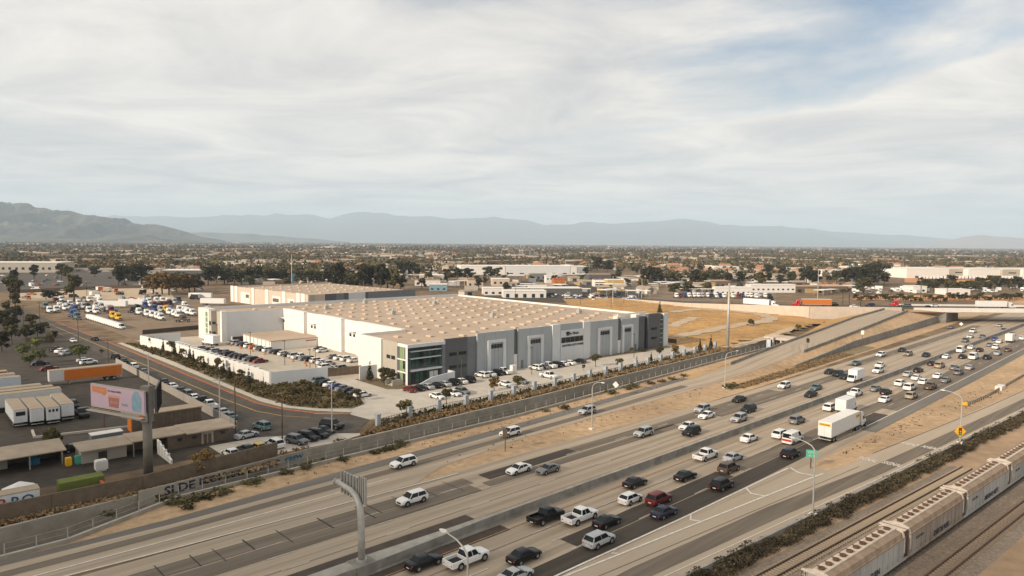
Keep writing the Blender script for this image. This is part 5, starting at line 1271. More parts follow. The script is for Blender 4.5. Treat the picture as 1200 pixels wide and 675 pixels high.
# ---- parked vehicles
def uvcar(k, c, u, v, ang, zone, group, z=.06): return veh(K[k], c, B(u, v, z), BROT + R(ang), zone, group)
for i, (x, k, c) in enumerate(((480, 's', 'red'), (485, 's', 'black'), (491.5, 's', 'silver'), (499, 's', 'black'), (508.6, 's', 'silver'), (517, 'u', 'black'), (526.5, 's', 'white'), (537.5, 'u', 'black'), (558, 'u', 'white'), (568, 's', 'white'), (580, 'u', 'black'), (596, 'p', 'white'))):
    uvcar(k, c, 99.5 + i * 2.75 + (4.5 if i > 7 else 0), 149.4 if i < 8 else 152.4, 90, 'in the front row beside the glass office', 'cars parked in front of the office')
for i, (k, c) in enumerate((('u', 'white'), ('s', 'grey'), ('p', 'white'), ('u', 'black'), ('s', 'white'), ('s', 'white'), ('s', 'black'))):
    uvcar(k, c, u_at((628, 637, 643, 651, 659, 667, 679)[i], 151) + .01, 151, 90, 'parked below the lettered sign panel', 'cars parked below the sign panel')
for x, y, k, c in ((512, 467, 's', 'white'), (533, 464, 's', 'white'), (542, 462, 'u', 'grey'), (594, 453, 's', 'white'), (614, 450, 's', 'grey'), (643, 443, 'p', 'white')):
    u, v = uv_of(G(x, y)); uvcar(k, c, u, 138.4 + max(0, (u - 120) * .05), -90, 'parked along the pillared fence', 'cars parked along the pillared fence')
for i, (k, c) in enumerate((('u', 'teal'), ('s', 'black'), ('s', 'white'), ('s', 'blue'), ('s', 'grey'), ('s', 'black'), ('s', 'navy'), ('s', 'white'))):
    uvcar(k, c, 87.2, 174 - i * 3.2, 0, 'in the angled row beside the planted bed', 'cars parked beside the planted bed')
cc = ['white', 'silver', 'grey', 'black', 'white', 'orange', 'silver', 'black', 'white', 'grey', 'black', 'white', 'black', 'silver', 'white', 'grey', 'black', 'white', 'white', 'silver']
kk = 'susuushsusuhsupsuush'
for i in range(20):
    uvcar(kk[i], cc[i], 95.8 + i * .31, 261 - i * 3.35, 4, 'in the long middle row of the walled yard', 'cars parked in the walled yard')
for i in range(13):
    uvcar(kk[-i - 1], ['grey', 'black', 'black', 'silver', 'black', 'grey', 'black', 'navy', 'black', 'black', 'grey', 'black', 'red'][i], 82.2 + i * .42, 252 - i * 3.1, 4, 'in the row nearest the yard wall', 'cars parked near the yard wall')
for i in range(20): uvcar('v', 'white', 76.2 + i * .07 if i > 4 else 76.5, 262 - i * 3.55, 2, 'backed up along the white yard wall', 'vans parked along the yard wall')
for u, v, k, c in ((112, 222, 's', 'white'), (113.5, 226.5, 's', 'black'), (109, 208, 's', 'grey'), (109.5, 204.6, 's', 'white'), (110, 201, 'u', 'white'), (110.5, 197.5, 's', 'white'), (98, 192, 'u', 'white'), (97, 186, 's', 'black'), (101, 187.5, 'u', 'silver')):
    uvcar(k, c, u, v, 4, 'near the dock doors in the yard', 'cars parked near the dock doors')
o = place(CAR['boxtruck'], B(88, 262, .06), BROT + R(100), 1.15, (.75, .75, .75, 1)); tag(o, 'white box truck parked at the far end of the walled yard', 'truck')
STREET = '153,432,u,white 167,438,s,grey 193,450,s,black 203,455,s,white 214,460,s,black 222,464,u,grey 231,468,s,white 242,473,p,black 253,477,p,white 260,486,s,silver 268,491,s,teal 131,421,u,black 141,426,s,black'
for w_ in STREET.split():
    x, y, k, c = w_.split(','); u, v = uv_of(G(float(x), float(y))); uvcar(k, c, 54.6, v, 90, 'parked along the street by the truck yard', 'cars parked along the street')
for x, y, k, c, a, z_ in ((86, 401, 's', 'white', -90, 'driving on the street beyond the yard'), (111, 399, 's', 'black', 95, 'driving on the street beyond the yard'), (307, 503, 'u', 'teal', 100, 'leaving the cul-de-sac'), (289, 513, 's', 'silver', 15, 'parked behind the brown wall'), (271, 535, 's', 'white', 95, 'parked behind the brown wall'), (289, 530, 's', 'black', 95, 'parked behind the brown wall'), (303, 528, 's', 'yellow', 95, 'parked behind the brown wall'), (322, 524, 'u', 'white', 95, 'parked behind the brown wall'), (348, 520, 'u', 'grey', -70, 'at the end of the cul-de-sac'), (361, 516, 'u', 'black', -70, 'at the end of the cul-de-sac'), (373, 513, 'u', 'black', -70, 'at the end of the cul-de-sac'), (380, 508, 's', 'black', -70, 'at the end of the cul-de-sac'), (389, 502, 'U', 'black', -65, 'at the end of the cul-de-sac'), (88, 529, 's', 'black', 10, 'parked behind the open shed'), (96, 488, 'p', 'black', -90, 'parked beside the yard trailers'), (86, 478, 'u', 'black', -90, 'parked beside the yard trailers'),
                      (104, 427, 'u', 'white', 5, 'parked near the orange trailer'), (100, 424, 's', 'silver', 5, 'parked near the orange trailer'), (66, 411, 's', 'black', 40, 'parked under the round trees'), (72, 413, 's', 'white', 40, 'parked under the round trees'), (77, 416, 's', 'silver', 40, 'parked under the round trees'), (47, 428, 's', 'black', 10, 'parked under the round trees'), (58, 434, 's', 'red', 10, 'parked under the round trees')):
    u, v = uv_of(G(x, y)); uvcar(k, c, u, v, a, z_, 'cars scattered around the yards')
# yard trailers
for i, (u, v, lab) in enumerate(((19.7, 170.5, 'with a dark window in its back'), (22.4, 169.6, 'with small dark marks on its back'), (25.1, 169.0, 'with three dark squares on its back'), (27.9, 170.6, 'with a blue-grey back'))):
    o = place(YTRAILER, B(u, v, .05), BROT + R(90), (1, .9, .92), (.55, .57, .58, 1)); tag(o, f'{["leftmost", "second", "third", "rightmost"][i]} of four tan-roofed trailers in a row, {lab}', 'trailer', 'four trailers parked side by side')
    if i == 2:
        for y in (-.7, 0, .7): MB().box(-.1, -.06, y - .2, y + .2, 3.0, 3.6).build('vent_square', MT['black'], o)
    if i == 0: MB().box(-.1, -.06, -.9, .9, 2.7, 3.6).build('rear_window', MT['window_glass'], o)
for i, (v, u1, colr, lab) in enumerate(((189, 29.5, (.62, .60, .56), 'nearest'), (192.6, 28.6, (.22, .27, .09), 'green'), (196.4, 26.8, (.60, .60, .60), 'third'), (211, 24.5, (.55, .60, .64), 'pale blue-grey'), (216.5, 24.0, (.60, .58, .55), 'fifth'), (222, 23, (.42, .12, .07), 'red-edged'), (228, 19, (.62, .61, .60), 'farthest'))):
    o = place(YTRAILER, B(u1, v, .05), BROT + R(180), (1.35, 1, 1), (*colr, 1)); tag(o, f'{lab} long trailer lying lengthwise at the left edge of the truck yard', 'trailer', 'long trailers at the left of the yard')
o = place(YTRAILER, B(48, 215, .05), BROT + R(180), (1.28, 1, 1), (.60, .58, .56, 1)); tag(o, 'white trailer with a big bright orange side panel in the truck yard', 'trailer')
MB().box(.05, 10.6, 1.33, 1.42, 1.2, 3.9).build('orange_side', MT['orange_panel'], o)
# ------------------------------------------------------------------ poles, signs
def lamp_pole(loc, rot, h, arm, label, mt='galvanized', base=.8):
    t_ = thing('street_lamp', loc, rot, label, 'street lamp', 'lamp poles along the freeway')
    MB().tube((0, 0, base), (0, 0, h - .6), .14, .09, 10).build('pole', MT[mt], t_)
    pts_ = [(0, 0, h - .6), (0.05, 0, h - .2), (.5, 0, h + .35), (arm * .5, 0, h + .75), (arm, 0, h + .95)]
    MB().path(pts_, [.09, .085, .08, .06, .05], 8).build('arm', MT[mt], t_)
    MB().loft([[(arm - .1, -.12, h + .9), (arm - .1, .12, h + .9), (arm - .1, .12, h + 1.0), (arm - .1, -.12, h + 1.0)], [(arm + .3, -.2, h + .86), (arm + .3, .2, h + .86), (arm + .3, .2, h + 1.05), (arm + .3, -.2, h + 1.05)], [(arm + .75, -.1, h + .92), (arm + .75, .1, h + .92), (arm + .75, .1, h + 1.0), (arm + .75, -.1, h + 1.0)]]).build('lamp_head', MT['wall_offwhite'], t_)
    if base: MB().box(-.45, .45, -.45, .45, 0, base).build('footing', MT['wall_offwhite'], t_)
    else: MB().box(-.25, .25, -.25, .25, 0, .12).build('footing', MT['steel'], t_)
    return t_
ro_ = lambda s: RDrot(s) + R(90)
lamp_pole(RD(-30.5, 26.5), ro_(-30), 13.1, 2.9, 'curved lamp pole in front of the white pickup at the bottom edge')
lamp_pole(RD(31, 29.15), ro_(31), 10.0, 3.0, 'tall lamp pole standing behind the green exit sign')
lp = lamp_pole(RD(88.5, 33.5), ro_(88), 9.4, 3.0, 'tall lamp pole carrying the yellow diamond sign')
lamp_pole(G(693.5, 503), ro_(60) - R(180), 9.2, 2.4, 'slim lamp pole on the dirt island behind the silver ramp SUV', base=.3)
lamp_pole(G(849.4, 455), R(20), 9.0, 3.4, 'slim lamp pole at the tip of the scrub patch', base=.3)
lamp_pole(G(389, 510), R(100), 9.5, 1.6, 'tall lamp pole beside the cul-de-sac', base=0)
# yellow diamond sign on its pole
dm = thing('diamond_sign', RD(88.5, 33.5) + Vector((-.35, -.45, 2.6)), 0, 'yellow diamond signal-ahead sign on the lamp pole', 'sign')
d_ = MB(); d_.prism([(0, -1.15), (1.15, 0), (0, 1.15), (-1.15, 0)], -.03, .03); o = d_.build('plate', MT['sign_yellow'], dm); o.rotation_euler = (R(90), 0, 0)
for z, m_ in ((.45, 'lamp_red'), (0, 'lamp_amber'), (-.45, 'sign_green')): MB().tube((0, -.03, z), (0, -.07, z), .19, n=10).build('signal_dot', MT[m_], dm)
b_ = MB().box(-.3, .3, -.045, -.031, -.75, .75); b_.build('signal_housing', MT['black'], dm); MB().box(-.3, .3, .031, .35, -.1, .1).build('bracket', MT['galvanized'], dm)
dm.location.z = 2.9
# green exit sign on a thin post
es = thing('exit_sign', G(950, 549), R(-12), 'small green exit sign in the gore between freeway and ramp', 'sign')
MB().box(-.09, .09, -.09, .09, 0, 3.2).build('post', MT['pole_wood'], es); MB().box(-.85, .85, -.16, -.09, 1.9, 3.3).build('plate', MT['sign_green'], es)
text_part('EXIT', .48, 'paint_white', es, (0, -.17, 2.85), (R(90), 0, 0), .006, (1, 1, 1), 'lettering'); text_part('41', .5, 'paint_white', es, (-.2, -.17, 2.25), (R(90), 0, 0), .006, (1, 1, 1), 'lettering')
text_part('>', .6, 'paint_white', es, (.45, -.17, 2.25), (R(90), 0, R(0)), .006, (1, 1, 1), 'arrow')
# round/diamond back of a sign by the channel, small signs
def small_sign(px, py, hh, lab, shape='diamond', mt='galvanized', pm='pole_wood', z=0):
    t_ = thing('road_sign', G(px, py, z), R(-30), lab, 'sign'); MB().box(-.06, .06, -.06, .06, 0, hh).build('post', MT[pm], t_)
    q = MB(); pr = [(0, -.85), (.85, 0), (0, .85), (-.85, 0)] if shape == 'diamond' else [(-.5, -.75), (.5, -.75), (.5, .75), (-.5, .75)]
    q.prism(pr, -.02, .02); o = q.build('plate', MT[mt], t_, (0, -.09, hh - .3)); o.rotation_euler = (R(90), 0, 0)
small_sign(721.5, 465, 3.4, 'grey diamond back of a warning sign beside the ramp shoulder', mt='wall_offwhite')
small_sign(592, 529, 3.8, 'bare brown post on the dirt island near the white ramp SUV', 'panel', 'pole_wood')
small_sign(1126, 387, 3.2, 'white diamond sign standing before the bridge abutment', mt='wall_white')
small_sign(1010.5, 398, 3.0, 'white panel sign beside the climbing ramp', 'panel', 'wall_white', z=3.4)
small_sign(946.5, 410, 3.6, 'dark signal post on the climbing ramp', 'panel', 'black', z=2.3)
# gantry seen from behind
gs, gn = -24.3, 0
gan = thing('sign_gantry', RD(gs, 0, 1.35), RDrot(gs) + R(90), 'grey cantilever sign gantry rising from the median, seen from behind', 'sign gantry')
MB().box(-1.2, 1.2, -1.35, 1.35, -1.33, .02).build('pedestal', MT['barrier_face'], gan)
MB().tube((0, 0, .02), (0, 0, .35), .62, n=16).build('base_ring', MT['galvanized'], gan)
pt = [(0, 0, .35), (0, 0, 3.0), (0.05, 0, 5.0), (.35, 0, 6.4), (1.1, 0, 7.4), (2.2, 0, 7.85), (4.0, 0, 8.0), (5.6, 0, 8.05)]
MB().path(pt, [.42, .42, .41, .4, .38, .36, .34, .33], 14).build('column', MT['galvanized'], gan, smooth=True)
MB().tube((5.6, 0, 8.05), (5.75, 0, 8.05), .4, n=14).build('end_cap', MT['galvanized'], gan)
for x0, x1 in ((1.5, 4.9),):
    MB().box(x0, x1, -.62, -.50, 6.9, 9.4).build('sign_panel', MT['galvanized'], gan)
    for k in range(6): xx = x0 + (x1 - x0) * k / 5; MB().box(xx - .09, xx + .09, -.499, -.22, 6.8, 9.5).build('stiffener', MT['galvanized'], gan)
MB().box(-.2, 1.25, -.62, -.50, 6.7, 9.7).build('sign_panel', MT['galvanized'], gan)
for xx in (-.1, .35, .8, 1.2): MB().box(xx - .08, xx + .08, -.499, -.36, 6.6, 9.8).build('stiffener', MT['galvanized'], gan)
# guard rail with crash nose
gr = thing('guard_rail', G(1131, 476), 0, 'dark guard rail with a yellow nose beside the exit ramp', 'guard rail'); g0 = G(1131, 476)
gp = [G(*q) - g0 for q in ((1131, 476), (1140, 473), (1150, 469), (1160, 464), (1170, 458), (1200, 441), (1240, 418))]
for a, b in zip(gp, gp[1:]):
    w = MB(); n = Vector(((b - a).y, -(b - a).x, 0)).normalized() * .06
    w.loft([[tuple(a + n + Vector((0, 0, .45))), tuple(a - n + Vector((0, 0, .45))), tuple(a - n + Vector((0, 0, .85))), tuple(a + n + Vector((0, 0, .85)))], [tuple(b + n + Vector((0, 0, .45))), tuple(b - n + Vector((0, 0, .45))), tuple(b - n + Vector((0, 0, .85))), tuple(b + n + Vector((0, 0, .85)))]]); w.build('beam', MT['steel'], gr)
    k = int((b - a).length / 2) + 1
    for j in range(k): c = a.lerp(b, j / k); MB().box(c.x - .1, c.x + .1, c.y - .1, c.y + .1, 0, .8).build('post', MT['pole_wood'], gr)
MB().box(-.5, .3, -.45, .45, .25, .95).build('crash_nose', MT['sign_yellow'], gr)
cb = MB(); q = G(1172, 456); cb.box(-2.2, 2.2, -.8, .8, 0, 1.0); tag(cb.build('concrete_block', MT['wall_offwhite'], None, q, RDrot(150)), 'pale concrete block behind the guard rail', 'block')

# ------------------------------------------------------------------ billboard
bb = thing('billboard', G(174, 555), 0, 'tall billboard with pink drink advertisement on one thick column', 'billboard')
MB().tube((0, 0, 0), (0, 0, 9.2), .72, n=20).build('column', MT['column_steel'], bb, smooth=True)
MB().box(-.7, .75, -.75, .75, 8.6, 14.6).build('head_frame', MT['column_steel'], bb)
pl = Vector((-12.2, 6.0, 0)); pd = pl.normalized(); pn = Vector((pd.y, -pd.x, 0))
if pn.y > 0: pn = -pn
prt = math.atan2(-pd.y, -pd.x); Lp = 13.6
fr = obj('front_face', None, bb, Vector((.7, -1.0, 10.3)) + pn * .3, prt); fr.scale = (1, 1, .82)
# local x from far left end (-Lp) to the column (0), local -y faces the road
def pb(nm, x0, x1, y0, y1, z0, z1, mt): return MB().box(x0, x1, y0, y1, z0, z1).build(nm, MT[mt], fr)
pb('panel', -Lp, 0, -.35, 0, 0, 4.4, 'bb_pink'); pb('trim', -Lp - .1, .1, -.30, .05, -.25, -.001, 'wall_tan'); pb('trim', -Lp - .1, .1, -.30, .05, 4.401, 4.55, 'steel'); pb('back_truss', -Lp + .3, -.3, .06, .5, .3, 4.1, 'black')
pb('catwalk', -Lp, .2, -1.3, -.36, -.85, -.7, 'wall_tan'); pb('walk_rail', -Lp, .2, -1.32, -1.28, -.1, -.04, 'wall_tan'); pb('skirt', -Lp * .45, 0, -.2, .2, -1.6, -.26, 'steel'); pb('small_sign', -1.3, -.2, -.4, -.21, -1.2, -.45, 'trim_red')
w = MB()
w.prism([(-12.2, 4.1), (-8.7, 4.1), (-8.7, 3.0), (-9.3, 2.4), (-9.8, 2.75), (-12.2, 2.95)], 0, .02); w.v = [(x * 1.08, y, z) for x, y, z in w.v]; o = w.build('printed_logo', MT['bb_orange'], fr, (0, -.352, 0)); o.rotation_euler = (R(90), 0, 0)
w = MB(); w.prism([(-8.3, 2.3), (-5.7, 2.3), (-5.9, .3), (-8.1, .3)], 0, .02); w.v = [(x * 1.08, y, z) for x, y, z in w.v]; o = w.build('printed_cup', MT['bb_brown'], fr, (0, -.352, 0)); o.rotation_euler = (R(90), 0, 0)
w = MB(); w.prism([(-8.4, 2.3), (-5.6, 2.3), (-5.75, 2.8), (-8.2, 2.8)], 0, .02); w.v = [(x * 1.08, y, z) for x, y, z in w.v]; o = w.build('printed_cup_top', MT['bb_tan'], fr, (0, -.352, 0)); o.rotation_euler = (R(90), 0, 0)
w = MB(); w.prism([(-2.6, .2), (-.8, .2), (-.6, 1.0), (-.6, 3.0), (-1.1, 3.9), (-1.4, 4.3), (-2.0, 4.3), (-2.3, 3.9), (-2.8, 3.0), (-2.8, 1.0)], 0, .02); w.v = [(x * 1.08, y, z) for x, y, z in w.v]; o = w.build('printed_bottle', MT['bb_blue'], fr, (0, -.352, 0)); o.rotation_euler = (R(90), 0, 0)
for tx, sz, mt, x, z in (('Noka', .95, 'bb_tan', -10.4, 3.5), ('be impossible', .62, 'bb_text', -6.8, 3.6), ('TRUTH', .62, 'bb_tan', -7.0, 1.3), ('Smile', .75, 'bb_blue', -4.4, 1.2)): text_part(tx, sz, mt, fr, (x * 1.08, -.38, z), (R(90), 0, 0), .004, (1, 1, 1), 'lettering', .01)
bf = obj('rear_face', None, bb, (1.1, .7, 10.0), R(112))
MB().box(0, 8, -.15, .15, 0, 3.9).build('panel', MT['wall_dark'], bf)
for x in np.arange(.5, 8, 1.4): MB().box(x, x + .15, -.3, -.151, -.2, 4.1).build('stiffener', MT['black'], bf)

# ------------------------------------------------------------------ utility poles
def util(px, py, h, lab, mt='pole_wood', arms=2, r=.16, z=0, grp='utility poles'):
    t_ = thing('utility_pole', G(px, py, z), R(35), lab, 'utility pole', grp); MB().tube((0, 0, 0), (0, 0, h), r, r * .65, 10).build('pole', MT[mt], t_)
    for k in range(arms): MB().box(-1.2, 1.2, -.07, .07, h - .5 - k * 1.2, h - .36 - k * 1.2).build('crossarm', MT[mt], t_)
    return t_
mp_ = thing('transmission_pole', G(852.5, 407), 0, 'very tall grey steel pole at the corner of the field', 'pole'); MB().tube((0, 0, 0), (0, 0, 24), .62, .35, 16).build('shaft', MT['galvanized'], mp_, smooth=True); MB().tube((0, 0, 0), (0, 0, .4), .8, n=16).build('base_flange', MT['barrier'], mp_)
for x, y, h, lab in ((276, 508, 11, 'dark utility pole right beside the parked cars at the street end'), (331, 524, 9, 'dark utility pole behind the dark grey SUV row'), (258, 502, 10.5, 'pale utility pole left of the dark one at the street end'), (122, 500, 5, 'short dark post in the truck yard'), (127, 430, 8.5, 'dark pole beside the street opposite the yard wall'), (92, 405, 12, 'dark pole on the near side of the far street'), (28, 392, 12, 'leftmost tall pole near the dark trees'), (47, 387, 12, 'tall pole right of the leftmost one near the dark trees'), (102, 352, 11, 'dark pole in the dirt lot left of the big tree'), (175, 475, 12, 'slim pole rising behind the billboard head'), (716, 362, 9, 'brown pole behind the warehouse roof'), (680, 358, 12, 'tall brown pole behind the auto yards'), (731, 357, 9, 'brown pole in front of the yellow building'), (604, 352, 10, 'brown pole left of the auto yard sheds'), (1008, 364, 13, 'tall dark pole by the palm trees')):
    util(x, y, h, lab, 'galvanized' if 'pale' in lab or 'slim' in lab else 'pole_wood', 0 if 'short' in lab or 'slim' in lab else 1)
for i, v in enumerate((262, 232, 206, 186)):
    t_ = thing('lot_lamp', B(90.5 + i * .4, v), BROT, None, 'lamp pole', 'lamp poles in the walled yard'); MB().tube((0, 0, 0), (0, 0, 7.5), .1, .08).build('pole', MT['pole_dark'], t_); MB().box(-.6, .2, -.2, .2, 7.5, 7.65).build('lamp_head', MT['pole_dark'], t_); REG.append((t_, 'thin dark lamp pole', 'in the walled yard'))
for u, v in ((112, 144), (139.5, 146), (187, 146), (88, 182)):
    t_ = thing('lot_lamp', B(u, v), BROT, None, 'lamp pole', 'lamp poles in the parking lot'); MB().tube((0, 0, 0), (0, 0, 8), .1, .08).build('pole', MT['pole_dark'], t_); MB().box(-.6, .2, -.2, .2, 8, 8.15).build('lamp_head', MT['pole_dark'], t_); REG.append((t_, 'thin dark lamp pole', 'in the front parking lot'))
fl = thing('flagpole', G(342, 337), 0, 'tall white flagpole with drooping flag behind the second warehouse', 'flagpole'); MB().tube((0, 0, 0), (0, 0, 27), .25, .15).build('pole', MT['wall_offwhite'], fl)
fg = MB(); fg.box(.15, 1.6, -.25, .25, 4, 9.5); fg.box(.3, 2.6, -.2, .2, 9.5, 11); fg.build('flag', MT['graffiti_teal'], fl)
for x, y, h in ((718, 357, 18), (752, 350, 14), (958, 352, 22)):
    t_ = util(x, y, h, 'x', 'galvanized', 0, .28, 0, 'tall pylon poles'); REG.append((t_, 'tall grey pylon pole', 'near the cross street'))

# ------------------------------------------------------------------ trees
def leaf_cloud(lumps, n, size, flat=.0):
    """quads scattered over and inside lumps: (x, y, z, rx, rz)"""
    vs = []; wts = np.array([l[3] ** 2 for l in lumps]); wts = wts / wts.sum()
    idx_ = rng.choice(len(lumps), n, p=wts); m_ = MB()
    for i in idx_:
        x, y, z, rx, rz = lumps[i]; d = rng.normal(size=3); d /= np.linalg.norm(d); r = rng.uniform(.55, 1.05)
        c = np.array((x + d[0] * rx * r, y + d[1] * rx * r, z + d[2] * rz * r)); s = size * rng.uniform(.6, 1.35)
        nrm = d + rng.normal(size=3) * .55; nrm /= np.linalg.norm(nrm); a = np.cross(nrm, (rng.normal(), rng.normal(), rng.normal())); a /= np.linalg.norm(a); b = np.cross(nrm, a)
        m_.poly([c + a * s, c + b * s * .8, c - a * s * .9, c - b * s * .75])
    return m_
def make_tree(kind):
    t_ = obj({'palm': 'palm_tree', 'cypress': 'conifer_tree', 'shrub': 'shrub'}.get(kind, 'tree'), None); k = kind
    if k in ('round', 'round2', 'olive', 'rust', 'small', 'bright', 'tall', 'tall2'):
        H = dict(round=9, round2=9, olive=6.5, rust=10, small=4.5, bright=5.5, tall=13, tall2=14)[k]; mt = dict(round='leaf_dark', round2='leaf_mid', olive='leaf_olive', rust='leaf_rust', small='leaf_olive', bright='leaf_bright', tall='leaf_dark', tall2='leaf_olive')[k]
        tr = MB(); cr = H * (.36 if 'tall' not in k else .24); tr.path([(0, 0, 0), (.05 * H * .1, 0, H * .25), (0, .1, H * .55), (.1, 0, H * .8)], [H * .028, H * .022, H * .016, H * .006], 7)
        for a in range(5):
            an = a * 1.26 + rng.uniform(-.3, .3); tr.path([(0, 0, H * .3 + a * .05 * H), (cr * .45 * math.cos(an), cr * .45 * math.sin(an), H * .5 + a * .05 * H), (cr * .8 * math.cos(an), cr * .8 * math.sin(an), H * .58 + a * .06 * H)], [H * .014, H * .009, H * .003], 5)
        tr.build('trunk', MT['trunk'], t_)
        nl = 9 if 'tall' not in k else 12; lumps = [(0, 0, H * .66, cr * .62, H * .22)]
        for j in range(nl):
            an = j * 2.4 + rng.uniform(-.4, .4); rr_ = cr * rng.uniform(.35, .78); zz = H * rng.uniform(.26 if k != 'bright' else .5, .86); lumps.append((rr_ * math.cos(an), rr_ * math.sin(an), zz, cr * rng.uniform(.30, .46), H * rng.uniform(.08, .13)))
        leaf_cloud(lumps, 820 if k not in ('small', 'bright') else 520, H * .046).build('crown', MT[mt], t_)
    elif k == 'cypress':
        H = 5.2; MB().tube((0, 0, 0), (0, 0, H * .8), .1, .03, 6).build('trunk', MT['trunk'], t_)
        lumps = [(rng.uniform(-.15, .15), rng.uniform(-.15, .15), H * (.16 + .8 * f), (1 - f) * .95 + .12, .5) for f in np.linspace(0, 1, 9)]
        leaf_cloud(lumps, 420, .22).build('crown', MT['leaf_dark'], t_)
    elif k == 'palm':
        H = 11; MB().path([(0, 0, 0), (.1, 0, H * .5), (.25, .1, H)], [.26, .2, .17], 8).build('trunk', MT['trunk'], t_)
        m_ = MB()
        for j in range(26):
            an = j * 2.4; el = rng.uniform(-.7, 1.1); Lf = rng.uniform(1.7, 2.5); pr = None
            for q in range(6):
                f = q / 5; x = Lf * f * math.cos(el * .7) ; z = Lf * f * math.sin(el) - 1.3 * f * f; c = np.array((.25 + x * math.cos(an), .1 + x * math.sin(an), H + z)); wv = np.array((-math.sin(an), math.cos(an), 0)) * (.36 * (1 - f * .8) * (.4 if q == 0 else 1))
                if pr is not None: m_.poly([pr[0] - pr[1], pr[0] + pr[1], c + wv, c - wv])
                pr = (c, wv)
        m_.build('crown', MT['leaf_dark'], t_)
    elif k == 'shrub':
        lumps = [(rng.uniform(-.5, .5), rng.uniform(-.5, .5), rng.uniform(.35, .7), rng.uniform(.45, .75), rng.uniform(.35, .55)) for _ in range(6)]
        MB().tube((0, 0, 0), (.1, .05, .7), .06, .02, 5).build('stem', MT['trunk'], t_); leaf_cloud(lumps, 420, .095).build('foliage', MT['leaf_hedge'], t_)
    elif k == 'weed':
        t_.name = 'shrub'; lumps = [(rng.uniform(-.5, .5), rng.uniform(-.5, .5), rng.uniform(.25, .5), rng.uniform(.4, .6), rng.uniform(.25, .4)) for _ in range(5)]
        MB().tube((0, 0, 0), (.1, .05, .5), .05, .02, 5).build('stem', MT['trunk'], t_); leaf_cloud(lumps, 130, .14).build('foliage', MT['leaf_olive'], t_)
    PROTOS.append(t_); return t_
TREE = {k: make_tree(k) for k in ('round', 'round2', 'olive', 'rust', 'small', 'bright', 'tall', 'tall2', 'cypress', 'palm', 'shrub', 'weed')}
TH = dict(round=9, round2=9, olive=6.5, rust=10, small=4.5, bright=5.5, tall=13, tall2=14, cypress=5.2, palm=12, shrub=1.2, weed=.9)
TN = dict(round='dark bushy tree', round2='green bushy tree', olive='olive-green tree', rust='rust-brown tree', small='young tree', bright='round bright green tree', tall='tall dark tree', tall2='tall thin eucalyptus-like tree', cypress='small conifer', palm='palm tree', shrub='dark shrub', weed='olive shrub')
def tree(kind, loc, h, zone, group, wide=1.0):
    s = h / TH[kind]; o = place(TREE[kind], loc, rng.uniform(0, 6.28), (s * wide * rng.uniform(.9, 1.1), s * wide * rng.uniform(.9, 1.1), s))
    reg(o, TN[kind], zone, 'palm tree' if kind == 'palm' else ('shrub' if kind in ('shrub', 'weed') else 'tree'), group); return o
# strip along the white yard wall
for i, v in enumerate(np.linspace(270, 183, 15)):
    tree(['olive', 'cypress', 'cypress', 'small', 'cypress'][i % 5], B(71.2 + rng.uniform(-1.2, .6), v + rng.uniform(-1.5, 1.5), .1), rng.uniform(3.4, 5.2), 'along the white yard wall', 'trees along the yard wall', .8)
for u, v, h, k in ((80, 150, 3.0, 'olive'), (83.5, 148, 3.4, 'small'), (78, 162, 2.6, 'olive'), (73.5, 160, 3.0, 'small'), (80, 170, 2.8, 'small'), (98.5, 167.5, 5.5, 'cypress'), (100.3, 163.5, 4.6, 'small'), (100.6, 160.3, 4.0, 'olive'), (98.4, 160, 2.8, 'small')):
    tree(k, B(u, v, .1), h, 'in the planted beds near the office', 'trees in the planted beds')
for px, py, h, k in ((476, 490, 4.6, 'olive'), (523, 474, 4.4, 'small'), (579, 458, 4.0, 'rust'), (606, 455, 3.8, 'olive'), (655, 423, 4.0, 'small'), (698, 430, 4.6, 'small'), (684, 434, 2.0, 'small'), (726, 432, 3.6, 'small'), (746, 430, 3.6, 'cypress'), (763, 424, 3.4, 'cypress'), (773, 420, 4.6, 'small'), (791, 418, 4.4, 'rust'), (820, 412, 5.0, 'cypress'), (833, 408, 5.0, 'cypress'), (740, 414, 2.4, 'olive'), (754, 412, 2.0, 'shrub')):
    tree(k, G(px, py), h, 'along the warehouse front and fence', 'young trees in the warehouse lot', 1.1 if k != 'cypress' else .8)
for px, py, h, k in ((61, 528, 4.6, 'olive'), (237, 556, 4.4, 'rust'), (93, 424, 5.6, 'bright'), (35, 431, 4.4, 'bright'), (47, 426, 4.6, 'bright'), (27, 421, 5.0, 'bright'), (43, 413, 5.0, 'bright'), (119, 416, 2.2, 'small')):
    tree(k, G(px, py), h, 'in the truck yard' if py < 500 else 'near the billboard', 'trees in the truck yard', 1.25)
for px, py, h, k in ((4, 385, 9, 'round'), (12, 392, 8, 'olive'), (20, 380, 10, 'tall'), (30, 398, 6, 'round2'), (36, 385, 7, 'olive'), (2, 412, 8, 'round'), (14, 404, 8, 'olive'), (44, 395, 6, 'round'), (52, 390, 5, 'olive'), (58, 402, 4.0, 'olive'), (64, 397, 3.5, 'round'), (8, 372, 9, 'tall2'), (18, 362, 10, 'tall2')):
    tree(k, G(px, py), h, 'in the dark grove at the left edge', 'trees of the left grove', 1.1)
